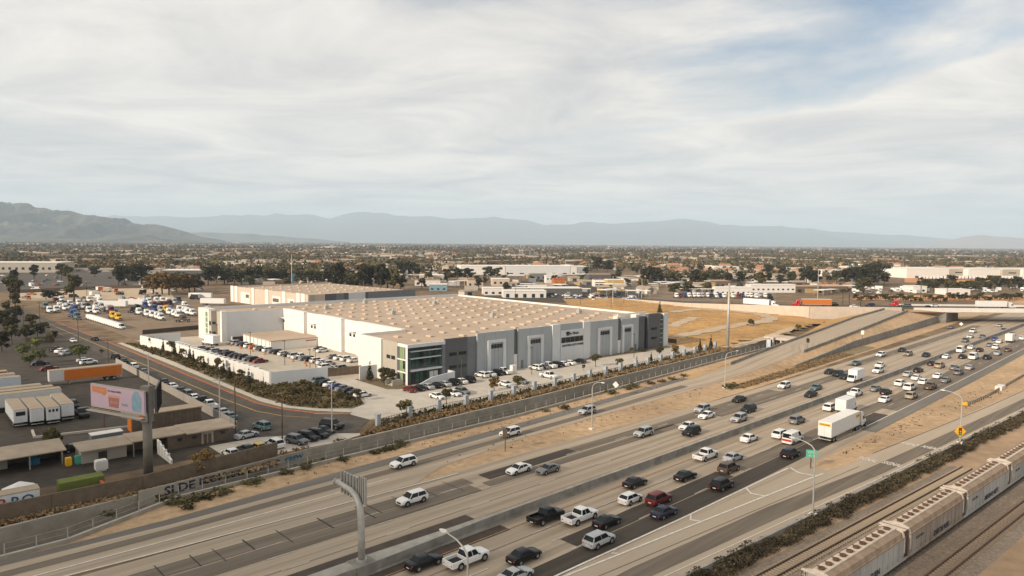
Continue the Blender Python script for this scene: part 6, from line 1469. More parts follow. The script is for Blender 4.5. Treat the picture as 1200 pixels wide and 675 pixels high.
for px, py, h, k in ((12, 351, 15, 'tall2'), (20, 353, 14, 'tall2'), (40, 327, 14, 'tall'), (17, 332, 12, 'tall'), (72, 328, 15, 'tall2'), (80, 330, 14, 'tall2'), (111, 324, 10, 'round'), (87, 353, 16, 'tall2'), (54, 351, 6, 'round'), (62, 352, 6, 'round'), (70, 352, 5, 'round2'), (139, 336, 17, 'tall'), (146, 334, 16, 'round'), (150, 330, 14, 'round2'), (166, 336, 18, 'round'), (180, 345, 14, 'rust'), (190, 345, 15, 'rust'), (198, 346, 15, 'rust'), (207, 343, 12, 'rust'), (214, 340, 13, 'round2'), (222, 345, 14, 'rust'), (228, 342, 13, 'round'), (244, 334, 16, 'round'), (254, 332, 17, 'tall'), (263, 333, 14, 'round'), (275, 334, 12, 'round'), (283, 334, 11, 'round2'), (293, 333, 14, 'round'), (303, 332, 16, 'tall'), (312, 331, 12, 'round2'), (322, 331, 11, 'round'), (332, 331, 12, 'round2'), (352, 333, 11, 'round2'), (362, 334, 12, 'round2'), (372, 334, 12, 'round2'), (384, 338, 16, 'tall'), (396, 340, 22, 'tall'), (403, 339, 16, 'round'), (412, 341, 14, 'round2'), (420, 341, 13, 'olive'), (426, 342, 22, 'tall'), (436, 341, 20, 'tall'), (446, 342, 22, 'tall'), (454, 340, 17, 'round'), (461, 342, 18, 'tall2'), (469, 340, 10, 'olive'), (473, 325, 17, 'round'), (483, 324, 15, 'round'), (495, 322, 10, 'round2'), (524, 328, 11, 'round'), (536, 328, 12, 'round'), (548, 328, 12, 'round'), (572, 327, 13, 'round'), (582, 326, 11, 'round2'), (627, 321, 10, 'round'), (653, 321, 9, 'round2'), (686, 322, 10, 'round'), (700, 318, 20, 'round'), (712, 319, 16, 'round'), (755, 332, 15, 'tall'), (762, 333, 18, 'tall'), (770, 330, 14, 'round'), (773, 369, 6.5, 'cypress'), (790, 345, 8, 'round2'), (806, 345, 9, 'round2'), (828, 344, 9, 'olive'), (880, 320, 12, 'round2'), (900, 323, 14, 'round'), (916, 324, 13, 'round'), (945, 333, 17, 'round'), (955, 334, 14, 'round'), (903, 354, 4, 'round'), (893, 367, 4, 'round2'), (990, 334, 15, 'round'), (1000, 335, 18, 'round'), (1008, 336, 16, 'tall'), (1018, 336, 20, 'round'), (1028, 334, 22, 'round'), (1012, 345, 13, 'round2'), (1036, 333, 12, 'round'), (964, 372, 8, 'cypress'), (975, 372, 8, 'olive'), (969, 374, 4, 'round2'), (981, 372, 4, 'round2'), (880, 384, 4, 'olive'), (935, 388, 3, 'olive')):
    tree(k, G(px, py), h * 1.15, 'in the middle distance', 'trees in the middle distance', 1.25 if k not in ('tall', 'tall2', 'cypress') else 1.0)
for px, py, h in ((1079, 351, 17), (1043, 360, 11), (1008, 361, 11), (995, 362, 12), (987, 363, 12), (1110, 352, 12), (1165, 350, 10)): tree('palm', G(px, py, 3 if py > 355 else 0), h, 'near the overpass', 'palm trees near the overpass')
for i in range(34):
    px = 1003 + i * 5.8; tree(['round', 'round2', 'olive'][i % 3], G(px, 352 + rng.uniform(-2, 2.5)), rng.uniform(3.5, 6), 'behind the cross street', 'bushes behind the cross street', 1.5)
for i in range(40):
    px = 1078 + i * 3.1; tree(['round', 'round2', 'tall', 'olive'][i % 4], G(px, 339 + rng.uniform(-5, 4)), rng.uniform(6, 12), 'before the long white distant warehouse', 'trees before the distant warehouse', 1.3)
# hedge beside the ramp barrier
s = -30.0
RBX = lambda s_: np.interp(s_, [a for a, b in RBL], [b for a, b in RBL])
while s < 165:
    o = place(TREE['shrub'], RD(s, RBX(s) + 1.5 + rng.uniform(-.25, .25), 0), rng.uniform(0, 6.28), (1.5 * rng.uniform(.9, 1.2), 1.5 * rng.uniform(.9, 1.2), 1.15 * rng.uniform(.6, 1.3)))
    tag(o, 'low dark olive shrub in the hedge row beside the exit ramp barrier', 'shrub', 'hedge shrubs beside the exit ramp'); s += 1.45 * rng.uniform(.7, 1.5)
# tufts on the verge beside the parapet
for px, py in ((232, 586), (245, 584), (262, 578), (295, 568), (337, 555), (356, 548), (367, 545), (383, 541), (404, 540), (437, 532), (452, 529), (463, 526), (471, 523), (640, 482), (660, 479), (716, 461), (736, 456), (745, 454), (763, 450), (775, 448), (786, 445), (800, 441), (853, 455), (856, 453), (192, 588), (205, 592), (222, 589), (218, 596), (130, 604)):
    tree('weed', G(px, py), rng.uniform(.7, 1.3), 'on the dirt beside the channel parapet', 'tufts beside the channel parapet', 1.5)
# ground cover and dry brush as masses nobody could count
def tuft_mass(name, spots, size, mt, label, n=7, hgt=.5):
    N_ = len(spots); c = np.array([[p.x, p.y, p.z] for p in spots]); vs = []; fs = []
    c = np.repeat(c, n, 0); M_ = len(c); c = c + rng.normal(size=(M_, 3)) * np.array([size * .8, size * .8, 0]); c[:, 2] += rng.uniform(.05, hgt, M_)
    nr = rng.normal(size=(M_, 3)); nr /= np.linalg.norm(nr, axis=1)[:, None]; rv = rng.normal(size=(M_, 3)); a = np.cross(nr, rv); a /= np.linalg.norm(a, axis=1)[:, None]; b = np.cross(nr, a); sz = (size * rng.uniform(.35, .8, M_))[:, None]
    V_ = np.concatenate([c + a * sz, c + b * sz * .8, c - a * sz, c - b * sz * .8], 1).reshape(-1, 3)
    me = bpy.data.meshes.new(name); me.from_pydata([tuple(v) for v in V_], [], [tuple(range(4 * i, 4 * i + 4)) for i in range(M_)]); me.materials.append(MT[mt])
    return tag(obj(name, me), label, 'vegetation', None, 'stuff')
def in_poly_uv(poly, n, z=.1):
    us = [p[0] for p in poly]; vs = [p[1] for p in poly]; r_ = []
    while len(r_) < n:
        q = (rng.uniform(min(us), max(us)), rng.uniform(min(vs), max(vs)))
        if inside(q, poly): r_.append(B(q[0], q[1], z))
    return r_
BED = [(65.4, 286), (67.3, 238), (67.8, 169), (69.6, 153.8), (73.4, 147.4), (79.5, 143), (83.2, 145), (85.4, 151), (84.2, 164), (86, 173.5), (90, 175.6), (75.0, 178.4), (71.8, 254), (68.4, 278)]
tuft_mass('ground_cover', in_poly_uv(BED, 620), .55, 'leaf_brown', 'brownish shrubby ground cover in the bed along the yard wall', 7, .5)
tuft_mass('ground_cover', in_poly_uv(BED, 330), .5, 'leaf_olive', 'green ground cover mixed through the bed along the yard wall', 8, .7)
WS = [(70, 121), (75, 124), (100, 126.6), (132, 128.4), (178, 132.8), (227, 139), (232, 134.4)] + [uv_of(RD(s, n)) for s, n in ((150, -58), (130, -56.2), (83, -53.6), (47, -51), (5, -49.4), (-12, -48.6))]
tuft_mass('dry_brush', in_poly_uv(WS, 1500, .05), .6, 'leaf_dry', 'dry brown brush on the slope above the channel wall', 8, .6)
tuft_mass('green_hedge', [G(*FP[0]).lerp(G(*FP[0]), 0) for _ in range(1)] + [G(a[0], a[1]).lerp(G(b[0], b[1]), t) + BV * rng.uniform(.6, 1.8) for a, b in zip(FP, FP[1:]) for t in np.linspace(0, 1, 14)], .55, 'leaf_mid', 'low clipped green hedge behind the pillared fence', 8, .9)
tuft_mass('dry_brush', [RD(rng.uniform(-56, -14), rng.uniform(-45.0, -43.8) - (0 if True else 0), .05) for _ in range(260)], .5, 'leaf_dry', 'dry grass on the bank below the brown wall', 8, .5)
tuft_mass('scrub_patch', [RD(s, rng.uniform(-23.8 - (s - 104) * .045, -21.0 - (s - 104) * .02), .03) for s in rng.uniform(106, 190, 700)], .4, 'leaf_dry', 'brown scrub on the island between the ramp and the freeway', 7, .3)
tuft_mass('verge_weeds', [RD(s, rng.uniform(-38.5, -33.8) - max(0, s - 40) * .055, .02) for s in rng.uniform(-28, 110, 120)] + [RD(s, -27.5 + (rng.uniform(0, 1) ** 2) * 6 - max(0, s - 40) * .03, .03) for s in rng.uniform(8, 100, 60)] + [RD(s, 19.6 + (s - 60) * .02 + rng.uniform(0, 1) * (s - 56) * .075, .02) for s in rng.uniform(66, 160, 100)], .22, 'leaf_brown', 'scattered dry weeds on the bare dirt beside the freeway', 3, .16)
struct(strip('scrub_ground', [(104, -22.6, -21.6), (140, -25.8, -21.2), (190, -27.6, -22.6), (215, -28.2, -23.4)], .03, MT['scrub']))
tuft_mass('field_grass', [Vector((x, y, fieldz(Vector((x, y, 0))) + .05)) for x, y in zip(rng.uniform(40, 150, 5000), rng.uniform(240, 440, 5000)) if in_field(x, y)][:700], .3, 'straw', 'dry golden grass over the open field', 6, .3)
# ------------------------------------------------------------------ middle distance: lots, buildings, trucks
def hor(px): return 284 + (px - 600) * math.tan(ROLL)
sheet('truck_lot', [(40, 357), (120, 352), (256, 349), (256, 392), (160, 399), (100, 377)], 'yard_brown', .06)
sheet('dirt_lot', [(22, 352), (22, 328), (120, 327), (190, 330), (205, 350), (110, 353)], 'path_dirt', .03)
sheet('parking_lot', [(-30, 343), (-30, 318), (190, 318), (190, 335), (120, 337), (22, 341)], 'street_asphalt', .05)
sheet('auto_yard', [(560, 352), (740, 357), (768, 340), (600, 328)], 'yard_asphalt', .02)
sheet('truck_stop', [(755, 353), (910, 353), (910, 336), (755, 334)], 'yard_brown', .05)
sheet('berm', [(1000, 351.5), (1260, 353), (1260, 346), (1000, 346)], 'berm', .05)
sheet('berm', [(1060, 331), (1260, 334), (1260, 327), (1060, 326)], 'berm', .05)
def building(px0, px1, py, h, depth, wall, roofm, label, nwin=0, wz=(.45, .75), win='window_glass', flat=True, cat='building', par=.5, rot=None):
    a, b = G(px0, py), G(px1, py); Ln = (b - a).length; rt = math.atan2((b - a).y, (b - a).x) if rot is None else rot
    t_ = thing('building', a, rt, label, cat); MB().box(0, Ln, 0, depth, 0, h).build('wall', MT[wall], t_)
    if flat: MB().box(-.2, Ln + .2, -.2, depth + .2, h, h + par).build('roof', MT[roofm], t_)
    else: MB().loft([[(-.5, -.5, h), (Ln + .5, -.5, h), (Ln + .5, depth + .5, h), (-.5, depth + .5, h)], [(2, depth * .5 - .1, h + depth * .22), (Ln - 2, depth * .5 - .1, h + depth * .22), (Ln - 2, depth * .5 + .1, h + depth * .22), (2, depth * .5 + .1, h + depth * .22)]]).build('roof', MT[roofm], t_)
    for k in range(nwin):
        x0 = Ln * (k + .3 + .1 * math.sin(k * 3.1)) / nwin; x1 = Ln * (k + .68) / nwin; MB().box(x0, x1, -.12, 0, h * wz[0], h * (wz[0] + (wz[1] - wz[0]) * .75)).build('window', MT[win], t_)
    return t_
BL = [(-40, 70, 319.5, 11, 40, 'wall_tan', 'roof_white', 'long grey-tan school-like block with a window row at the left edge', 14, (.3, .62)),
      (72, 150, 318.8, 3.2, 30, 'wall_grey', 'roof_grey', 'low grey roof right of the long tan block', 6, (.3, .7)), (190, 243, 325, 7, 26, 'wall_dark', 'roof_white', 'dark building with a white roof edge behind the rust-brown trees', 4, (.3, .6)),
      (152, 188, 321, 5, 30, 'wall_grey', 'roof_grey', 'flat grey building beside the dirt lot', 5, (.3, .6)),
      (540, 592, 322, 10, 40, 'wall_white', 'roof_white', 'bright white end of the long distant warehouse in the centre', 2, (.1, .35)), (592.5, 668, 322, 10, 40, 'wall_lighter', 'roof_white', 'pale grey long side of the central distant warehouse', 6, (.1, .25)), (668.5, 676, 322, 10.5, 36, 'wall_white', 'roof_white', 'white bay near the right end of the central distant warehouse', 1, (.1, .3)), (676.5, 691, 322, 9.6, 36, 'wall_light', 'roof_white', 'grey right end of the central distant warehouse', 2, (.1, .3)),
      (566, 590, 346, 5, 12, 'wall_offwhite', 'roof_white', 'white-roofed auto workshop at the left of the auto yards', 3, (.2, .6)), (590, 640, 349, 4.5, 14, 'wall_offwhite', 'roof_white', 'long white canopy shed in the auto yards', 5, (.05, .8)), (622, 682, 346, 5, 16, 'wall_dark', 'roof_white', 'dark open shed with pale roof in the auto yards', 0, (.1, .8)),
      (577, 597, 335, 6, 12, 'wall_beige', 'roof_white', 'small beige building left of the auto yards', 3, (.3, .7)), (622, 640, 328, 6, 12, 'wall_mid', 'roof_grey', 'dark grey workshop below the central warehouse', 3, (.2, .7)), (640, 652, 332, 7, 10, 'wall_white', 'roof_white', 'white two-storey office left of the orange shop', 3, (.5, .8)),
      (649, 662, 335, 6, 10, 'machine_orange', 'trim_red', 'bright orange shop in the auto yards', 2, (.2, .6)), (690, 716, 330, 7, 14, 'wall_dark', 'roof_grey', 'black-fronted hall right of the auto yards', 4, (.2, .6)), (697, 712, 336, 6, 10, 'wall_white', 'roof_clay', 'white shop with a red-brown roof beside the yellow one', 3, (.2, .6)), (712, 731, 337, 6.5, 11, 'shop_yellow', 'roof_white', 'yellow shop with white windows in the centre distance', 3, (.15, .6)), (732, 748, 334, 6, 12, 'wall_offwhite', 'roof_grey', 'open fuel station canopy beside the yellow shop', 2, (.05, .9)),
      (811, 838, 339, 5, 10, 'shop_yellow', 'roof_tan', 'low shop with a yellow fascia behind the truck stop', 4, (.05, .6)), (838, 856, 337, 5.5, 11, 'wall_brown', 'roof_clay', 'brown-roofed shop behind the truck stop', 3, (.2, .6)), (839, 866, 319.5, 8, 20, 'wall_white', 'roof_white', 'white hall above the truck stop', 3, (.2, .5)), (858, 886, 329, 7, 14, 'wall_beige', 'roof_tan', 'beige building with dark windows right of the truck stop', 4, (.3, .75)), (838, 880, 345, 5, 12, 'wall_white', 'roof_white', 'long white store front beside the truck stop', 7, (.1, .5)),
      (880, 932, 343, 6, 10, 'wall_white', 'roof_white', 'long white transport depot with small windows', 9, (.35, .6)), (932, 962, 343, 5, 12, 'wall_brown', 'roof_tan', 'brown open depot shed with a flat tan roof', 3, (.1, .7)), (960, 992, 343, 5, 12, 'wall_brown', 'roof_tan', 'brick building beneath the orange machines', 3, (.2, .6)), (966, 988, 324.5, 8, 18, 'wall_white', 'roof_white', 'white boxy building between the two dark groves', 3, (.2, .5)),
      (1038, 1062, 324.5, 7, 26, 'wall_lighter', 'roof_white', 'pale left annex of the long distant warehouse at right', 4, (.1, .4)), (1062.5, 1112, 326, 11, 60, 'wall_white', 'roof_white', 'white left bay of the long warehouse at far right', 0), (1112.5, 1134, 326, 11, 60, 'wall_tan', 'roof_white', 'tan bay with a dark window band in the far right warehouse', 1, (.58, .72)), (1134.5, 1174, 326.4, 11, 60, 'wall_white', 'roof_white', 'white middle bay of the long warehouse at far right', 0), (1174.5, 1198, 326.6, 11, 60, 'wall_tan', 'roof_white', 'second tan bay of the far right warehouse', 1, (.58, .72)), (1198.5, 1260, 326.8, 11, 60, 'wall_white', 'roof_white', 'white right bay of the long warehouse cut by the edge', 0),
      (1108, 1137, 345.5, 4, 12, 'wall_white', 'roof_white', 'low white building before the grove at far right', 3, (.2, .6)), (1070, 1086, 343, 5, 12, 'wall_white', 'roof_white', 'small white building left of the low white one at far right', 2, (.2, .6)), (290, 322, 318, 7, 30, 'wall_lighter', 'roof_white', 'pale hall above the second warehouse at left', 4, (.2, .5)), (330, 360, 316, 7, 30, 'wall_white', 'roof_white', 'white hall left of the tall dark grove', 3, (.2, .5)), (375, 387, 325, 7, 12, 'paint_yellow', 'roof_white', 'small yellow building beside the tall dark grove', 2, (.2, .6)), (453, 478, 325, 8, 16, 'wall_white', 'roof_white', 'white hall right of the tall dark grove', 4, (.2, .5)), (492, 520, 330, 6, 16, 'wall_beige', 'roof_white', 'beige-roofed shop right of the white hall', 4, (.2, .6)), (486, 516, 335, 5, 12, 'wall_offwhite', 'roof_clay', 'red-roofed store in the centre distance', 4, (.2, .6)), (503, 524, 341, 5, 10, 'bb_blue', 'roof_white', 'pale blue-fronted store behind the roof edge', 3, (.2, .5)), (548, 566, 338, 7, 11, 'wall_beige', 'roof_clay', 'tan building with clay roof beside the auto yards', 3, (.3, .7)), (390, 424, 291.5, 9, 120, 'wall_white', 'roof_white', 'white hall far out on the plain left of centre', 0), (426, 460, 291.6, 7, 100, 'wall_white', 'roof_white', 'white hall far out on the plain near the centre', 0)]
for x in BL: building(*x)
# distant trailers at the docks of the far right warehouse, tractors in the lots
def tractor(px, py, c, rot, zone, z=0, s=1.0):
    o = place(TRACTOR, G(px, py, z) + Vector((0, 0, .08)), rot, s, (*COLS[c], 1)); reg(o, f'{c} truck tractor', zone, 'truck', 'truck tractors parked in the lots')
for px, py, c in [(154, 357, 'white'), (164, 356.5, 'white'), (174, 356, 'white'), (183, 355, 'white'), (190, 355, 'white'), (197, 356, 'white'), (204, 356.5, 'silver'), (209, 354.5, 'navy'), (176, 360, 'white'), (181, 360.5, 'red'), (188, 360, 'red'), (194, 360, 'red'),
                  (172, 371, 'white'), (178, 372.5, 'white'), (184, 374, 'white'), (188, 375.5, 'white'), (180, 365, 'blue'), (188, 366, 'silver'), (194, 366, 'yellow'), (198, 369, 'white'), (204, 371, 'white'), (208, 372.5, 'white'), (210, 366, 'white'), (216, 367, 'white'), (220, 369, 'white'), (225, 370, 'white'), (132, 373.5, 'yellow'), (138, 375.5, 'yellow'), (130, 367, 'red'),
                  (85, 371.5, 'blue'), (90, 374.5, 'teal'), (66, 366, 'white'), (70, 362, 'white'), (76, 364, 'white'), (82, 359, 'white'), (92, 358, 'white'), (98, 362, 'silver'), (104, 367, 'white'), (112, 368, 'white'), (53, 362, 'teal'), (58, 367, 'white')]:
    tractor(px, py, c, R(-40), 'in the truck lot at left')
for i in range(34):
    px = rng.uniform(62, 246); py = rng.uniform(353.5, 366) + (3 if px > 150 else 0); tractor(px, py, str(rng.choice(['white', 'white', 'white', 'silver', 'blue', 'red', 'black', 'tan'])), R(-40) + rng.choice([0, 0, .3, 1.5]), 'in the truck lot at left')
for i in range(46):
    px = rng.uniform(30, 235); py = rng.uniform(334, 351); veh(str(rng.choice(['van', 'boxtruck', 'sedan', 'pickup'])), str(rng.choice(['white', 'silver', 'grey', 'tan', 'black', 'orange'])), G(px, py) + Vector((0, 0, .05)), rng.uniform(0, 6.28), 'on the dirt lot behind the truck lot', 'vehicles on the dirt lot')
for i in range(22):
    px = 792 + i * 5.2 + rng.uniform(-1, 1); tractor(px, 349.5 + rng.uniform(-1.5, .8), ['white', 'red', 'blue', 'white', 'white', 'white', 'silver', 'white', 'navy', 'white', 'blue', 'white', 'yellow'][i % 13], R(-80), 'in the truck stop beyond the field')
for i, (px, py, rt) in enumerate(((222, 350.5, 0), (140, 359, 0), (118, 361, 0), (236, 357.5, -.1))):
    o = place(TRAILER, G(px, py) + Vector((0, 0, .06)), rt, None, (.72, .72, .70, 1)); reg(o, 'long white trailer', 'in the truck lot at left', 'trailer', 'trailers in the truck lot')
for i in range(30):
    px = 1078 + i * 4.2; o = place(TRAILER, G(px, 327.6) + Vector((0, 0, .06)), R(80), (.7, 1.1, 1.0), (.7, .69, .67, 1) if i % 7 else (.06, .08, .16, 1)); reg(o, 'white trailer' if i % 7 else 'dark blue trailer', 'backed up to the far right warehouse', 'trailer', 'trailers at the far right warehouse')
for i in range(14): veh('van', 'white', G(106 + i * 2.7, 374.5 + i * .85) + Vector((0, 0, .08)), R(-35), 'in the diagonal row of the truck lot', 'vans in the truck lot')
o = place(TRACTOR, G(214, 377.5) + Vector((0, 0, .06)), R(0), None, (*COLS['brown'], 1)); tag(o, 'brown flatbed tractor parked before the white tower of the warehouse', 'truck')
for i in range(70):
    px = rng.uniform(598, 745); py = 344 + (px - 598) / 147 * 8 + rng.uniform(-3.5, 2.5); veh(str(rng.choice(['sedan', 'suv', 'van', 'pickup'])), str(rng.choice(['white', 'white', 'silver', 'black', 'red', 'blue', 'yellow', 'orange'], p=[.3, .15, .15, .13, .09, .06, .06, .06])), G(px, py) + Vector((0, 0, .05)), rng.uniform(0, 6.28), 'in the auto yards behind the warehouse', 'vehicles in the auto yards')
for i in range(34):
    px = rng.uniform(0, 185); py = rng.uniform(321, 336); veh('sedan', str(rng.choice(['white', 'black', 'silver', 'grey'])), G(px, py) + Vector((0, 0, .06)), 0 if i % 2 else 1.57, 'in the wide grey parking lot at left', 'cars in the wide parking lot')
for i in range(40):
    px = rng.uniform(1060, 1200) if i % 2 else rng.uniform(1000, 1090); py = rng.uniform(338, 345); veh('van' if i % 3 else 'boxtruck', 'white', G(px, py) + Vector((0, 0, .05)), rng.uniform(0, 6.28), 'in the lots behind the orange berm', 'vehicles behind the berm')
for i, (px, py) in enumerate(((962, 337), (968, 336), (978, 336.5), (984, 337), (972, 338), (990, 338))):
    o = MB().box(-3, 3, -1.2, 1.2, 1, 2.4); o.box(-1, 1.4, -1, 1, 2.4, 3.8); o.path([(2.6, 0, 2.2), (5.2, 0, 5.0), (7.4, 0, 2.4)], .25, 6); o.box(-2.6, 2.6, -1.5, -1.1, 0, 1); o.box(-2.6, 2.6, 1.1, 1.5, 0, 1)
    reg(o.build('excavator', MT['machine_orange'], None, G(px, py), rng.uniform(0, 6.28)), 'orange excavator', 'behind the brick depot', 'excavator', 'orange machines')
# clutter of the auto yards: sheds and containers between the shops
def make_shed(k):
    t_ = obj(('storage_container', 'small_shed', 'awning')[k], None)
    if k == 0:
        MB().box(-4, 4, -1.25, 1.25, 0, 2.6).build('shell', MT['flat_paint'], t_); MB().box(-4.05, 4.05, -1.3, 1.3, 2.6, 2.68).build('roof', MT['trailer_roof'], t_); MB().box(-4.06, -4, -1.1, 1.1, .1, 2.5).build('door', MT['wall_grey'], t_)
    elif k == 1:
        MB().box(-5, 5, -3.5, 3.5, 0, 3.4).build('wall', MT['flat_paint'], t_); MB().loft([[(-5.5, -4, 3.4), (5.5, -4, 3.4), (5.5, 4, 3.4), (-5.5, 4, 3.4)], [(-5.5, -.1, 4.6), (5.5, -.1, 4.6), (5.5, .1, 4.6), (-5.5, .1, 4.6)]]).build('roof', MT['roof_grey'], t_); MB().box(-2, 2, -3.56, -3.5, .05, 2.7).build('door', MT['door_dark'], t_)
    else:
        MB().box(-7, 7, -3.6, 3.6, 3.6, 3.9).build('roof', MT['roof_white'], t_)
        for x in (-6.6, 0, 6.6):
            for y in (-3.3, 3.3): MB().box(x - .12, x + .12, y - .12, y + .12, 0, 3.6).build('post', MT['steel'], t_)
    PROTOS.append(t_); return t_
SHED = [make_shed(k) for k in range(3)]
for i in range(210):
    zone = i % 3
    if zone == 0: px = rng.uniform(530, 760); py = rng.uniform(324, 348)
    elif zone == 1: px = rng.uniform(760, 1000); py = rng.uniform(320, 346)
    else: px = rng.uniform(250, 540); py = rng.uniform(314, 336)
    k = int(rng.integers(0, 3)); c_ = [(.6, .58, .55), (.45, .38, .3), (.66, .64, .62), (.26, .12, .08), (.14, .16, .2), (.42, .28, .12), (.25, .24, .23), (.5, .46, .4)][int(rng.integers(0, 8))]
    o = place(SHED[k], G(px, py), rng.choice([0, .2, .74, -.83]), rng.uniform(.9, 1.3), (*c_, 1)); reg(o, ('storage container', 'small gabled shed', 'white flat awning')[k], ('in the auto yards behind the warehouse', 'between the truck stop and the suburb', 'among the trees behind the second warehouse')[zone], ('container', 'shed', 'awning')[k], 'sheds and containers of the yards')
for i in range(110):
    px = rng.uniform(250, 1000); py = rng.uniform(316, 344 if i % 2 else 330); tree(str(rng.choice(['round', 'round2', 'olive', 'tall'])), G(px, py), rng.uniform(5, 11), 'among the yards', 'trees among the yards', 1.2)
# fence, cones and barriers in the yard
cone = MB().loft([[(.3 * math.cos(a), .3 * math.sin(a), .03) for a in np.linspace(0, 6.28, 8, endpoint=False)], [(.05 * math.cos(a), .05 * math.sin(a), .95) for a in np.linspace(0, 6.28, 8, endpoint=False)]]); cone.box(-.35, .35, -.35, .35, 0, .04); cone = cone.mesh('traffic_cone', MT['machine_orange'])
for i, (u, v) in enumerate(((93, 256), (93.4, 247), (94, 238), (94.6, 229), (95.8, 210), (97, 204), (99, 203), (101, 204), (94.5, 262), (95.5, 200))):
    o = obj('traffic_cone', cone, None, B(u, v, .05)); o.scale = (1.1, 1.1, 1.1); reg(o, 'orange traffic cone', 'in the walled yard', 'traffic cone', 'traffic cones in the yard')
tf = wall_thing('perimeter_fence', [uv_of(G(167, 392)), uv_of(G(243, 385))], 1.8, .1, 'pole_dark', 'dark mesh fence between the truck lot and the walled yard', 4)
wall_thing('field_fence', [(226.5, 156.5), (226.5, 250)], 1.8, .1, 'pole_dark', 'dark fence between the warehouse and the dry field', 4, cat='fence')
wall_thing('lot_fence', [uv_of(G(22, 343.5)), uv_of(G(120, 338.5)), uv_of(G(190, 337))], 2.4, .2, 'wall_brown', 'dark brown fence between the wide parking lot and the dirt lot', 12, cat='fence')
wall_thing('grove_wall', [uv_of(G(30, 403)), uv_of(G(64, 401))], 2.2, .25, 'wall_brown', 'reddish brown block wall in front of the left grove', 6)

# ------------------------------------------------------------------ suburb: houses and trees out to the horizon
def make_house(k):
    t_ = obj('house', None); L_, W_, H_ = ((14, 10, 3.2), (18, 11, 3.4), (11, 9, 5.6), (24, 12, 4.0))[k]
    MB().box(-L_ / 2, L_ / 2, -W_ / 2, W_ / 2, 0, H_).build('wall', MT['flat_paint'], t_); rm = MT[('roof_clay', 'roof_grey', 'roof_clay', 'roof_white')[k]]
    if k < 3: MB().loft([[(-L_ / 2 - .6, -W_ / 2 - .6, H_), (L_ / 2 + .6, -W_ / 2 - .6, H_), (L_ / 2 + .6, W_ / 2 + .6, H_), (-L_ / 2 - .6, W_ / 2 + .6, H_)], [(-L_ / 2 + 1, -.1, H_ + 2.2), (L_ / 2 - 1, -.1, H_ + 2.2), (L_ / 2 - 1, .1, H_ + 2.2), (-L_ / 2 + 1, .1, H_ + 2.2)]]).build('roof', rm, t_)
    else: MB().box(-L_ / 2 - .2, L_ / 2 + .2, -W_ / 2 - .2, W_ / 2 + .2, H_, H_ + .5).build('roof', rm, t_)
    for x in (-L_ * .3, 0, L_ * .3): MB().box(x - .9, x + .9, -W_ / 2 - .06, -W_ / 2, H_ * .35, H_ * .75).build('window', MT['window_glass'], t_)
    PROTOS.append(t_); return t_
HOUSE = [make_house(k) for k in range(4)]
EXCL = [(-60, 318, 260, 400), (530, 318, 760, 360), (755, 332, 1000, 420), (-10, 326, 1, 327), (1030, 318, 1300, 335), (1000, 334, 1300, 480), (250, 330, 560, 480), (385, 318, 480, 345)]
def free(px, py): return not any(a <= px <= c and b <= py <= d for a, b, c, d in EXCL)
wallc = [(.55, .50, .44), (.5, .41, .32), (.55, .46, .37), (.45, .44, .42), (.38, .27, .19), (.68, .65, .60)]
hs = []
while len(hs) < 1100:
    y = 850 * (2600 / 850) ** rng.uniform(0, 1); px = rng.uniform(-40, 1240); py = hor(px) + F * CAMZ / y
    if not free(px, py): continue
    hs.append((py, px))
hs.sort(reverse=True)
def blob_house(m_, x, y, sx, sy, h, rt, wm, rm):
    c, s = math.cos(rt), math.sin(rt); T = lambda a, b, z: (x + a * c - b * s, y + a * s + b * c, z); m_.box(-sx, sx, -sy, sy, 0, h, wm, T=T); m_.box(-sx - .4, sx + .4, -sy - .4, sy + .4, h + .01, h + .8, rm, T=T)
fh = MB()
for i, (py, px) in enumerate(hs):
    p = G(px, py)
    if i < 200:
        k = int(rng.integers(0, 4)); o = place(HOUSE[k], p, rng.choice([0, 1.57, .74, -.83]), rng.uniform(.9, 1.5), (*wallc[int(rng.integers(0, 6))], 1)); tag(o, 'small pale house among trees in the distant suburb', 'house', 'houses of the distant suburb')
    else: blob_house(fh, p.x, p.y, rng.uniform(7, 17) * (2.6 if i % 5 == 0 else 1), rng.uniform(5, 9) * (1.7 if i % 5 == 0 else 1), rng.uniform(3, 5.5) * (1.5 if i % 5 == 0 else 1), rng.choice([0, .74]), int(rng.integers(0, 3)), int(rng.integers(0, 4)))
for i in range(1100):
    y = 2400 * (9000 / 2400) ** rng.uniform(0, 1); px = rng.uniform(-60, 1260); p = G(px, hor(px) + F * CAMZ / y); big = rng.uniform() < .12
    blob_house(fh, p.x, p.y, rng.uniform(8, 20) * (3.5 if big else 1), rng.uniform(6, 12) * (2 if big else 1), rng.uniform(3, 6) * (1.6 if big else 1), rng.choice([0, .74]), int(rng.integers(0, 3)), int(rng.integers(0, 4)))
mats_h = [MT['suburb_wall'], MT['suburb_wall_dark'], MT['wall_beige'], MT['roof_clay'], MT['suburb_wall_dark'], MT['suburb_roof_pale']]
for k in range(len(fh.m)): pass
fh2 = fh; ms_ = []
for k, mm in enumerate(fh2.m): ms_.append(mm if (k // 6) % 2 == 0 else 3 + min(2, mm))
fh2.m = ms_
tag(fh2.build('far_suburb', mats_h), 'mass of far houses and halls spread over the plain', 'houses', None, 'stuff')
from mathutils import noise as _mn
mnz = _mn.noise
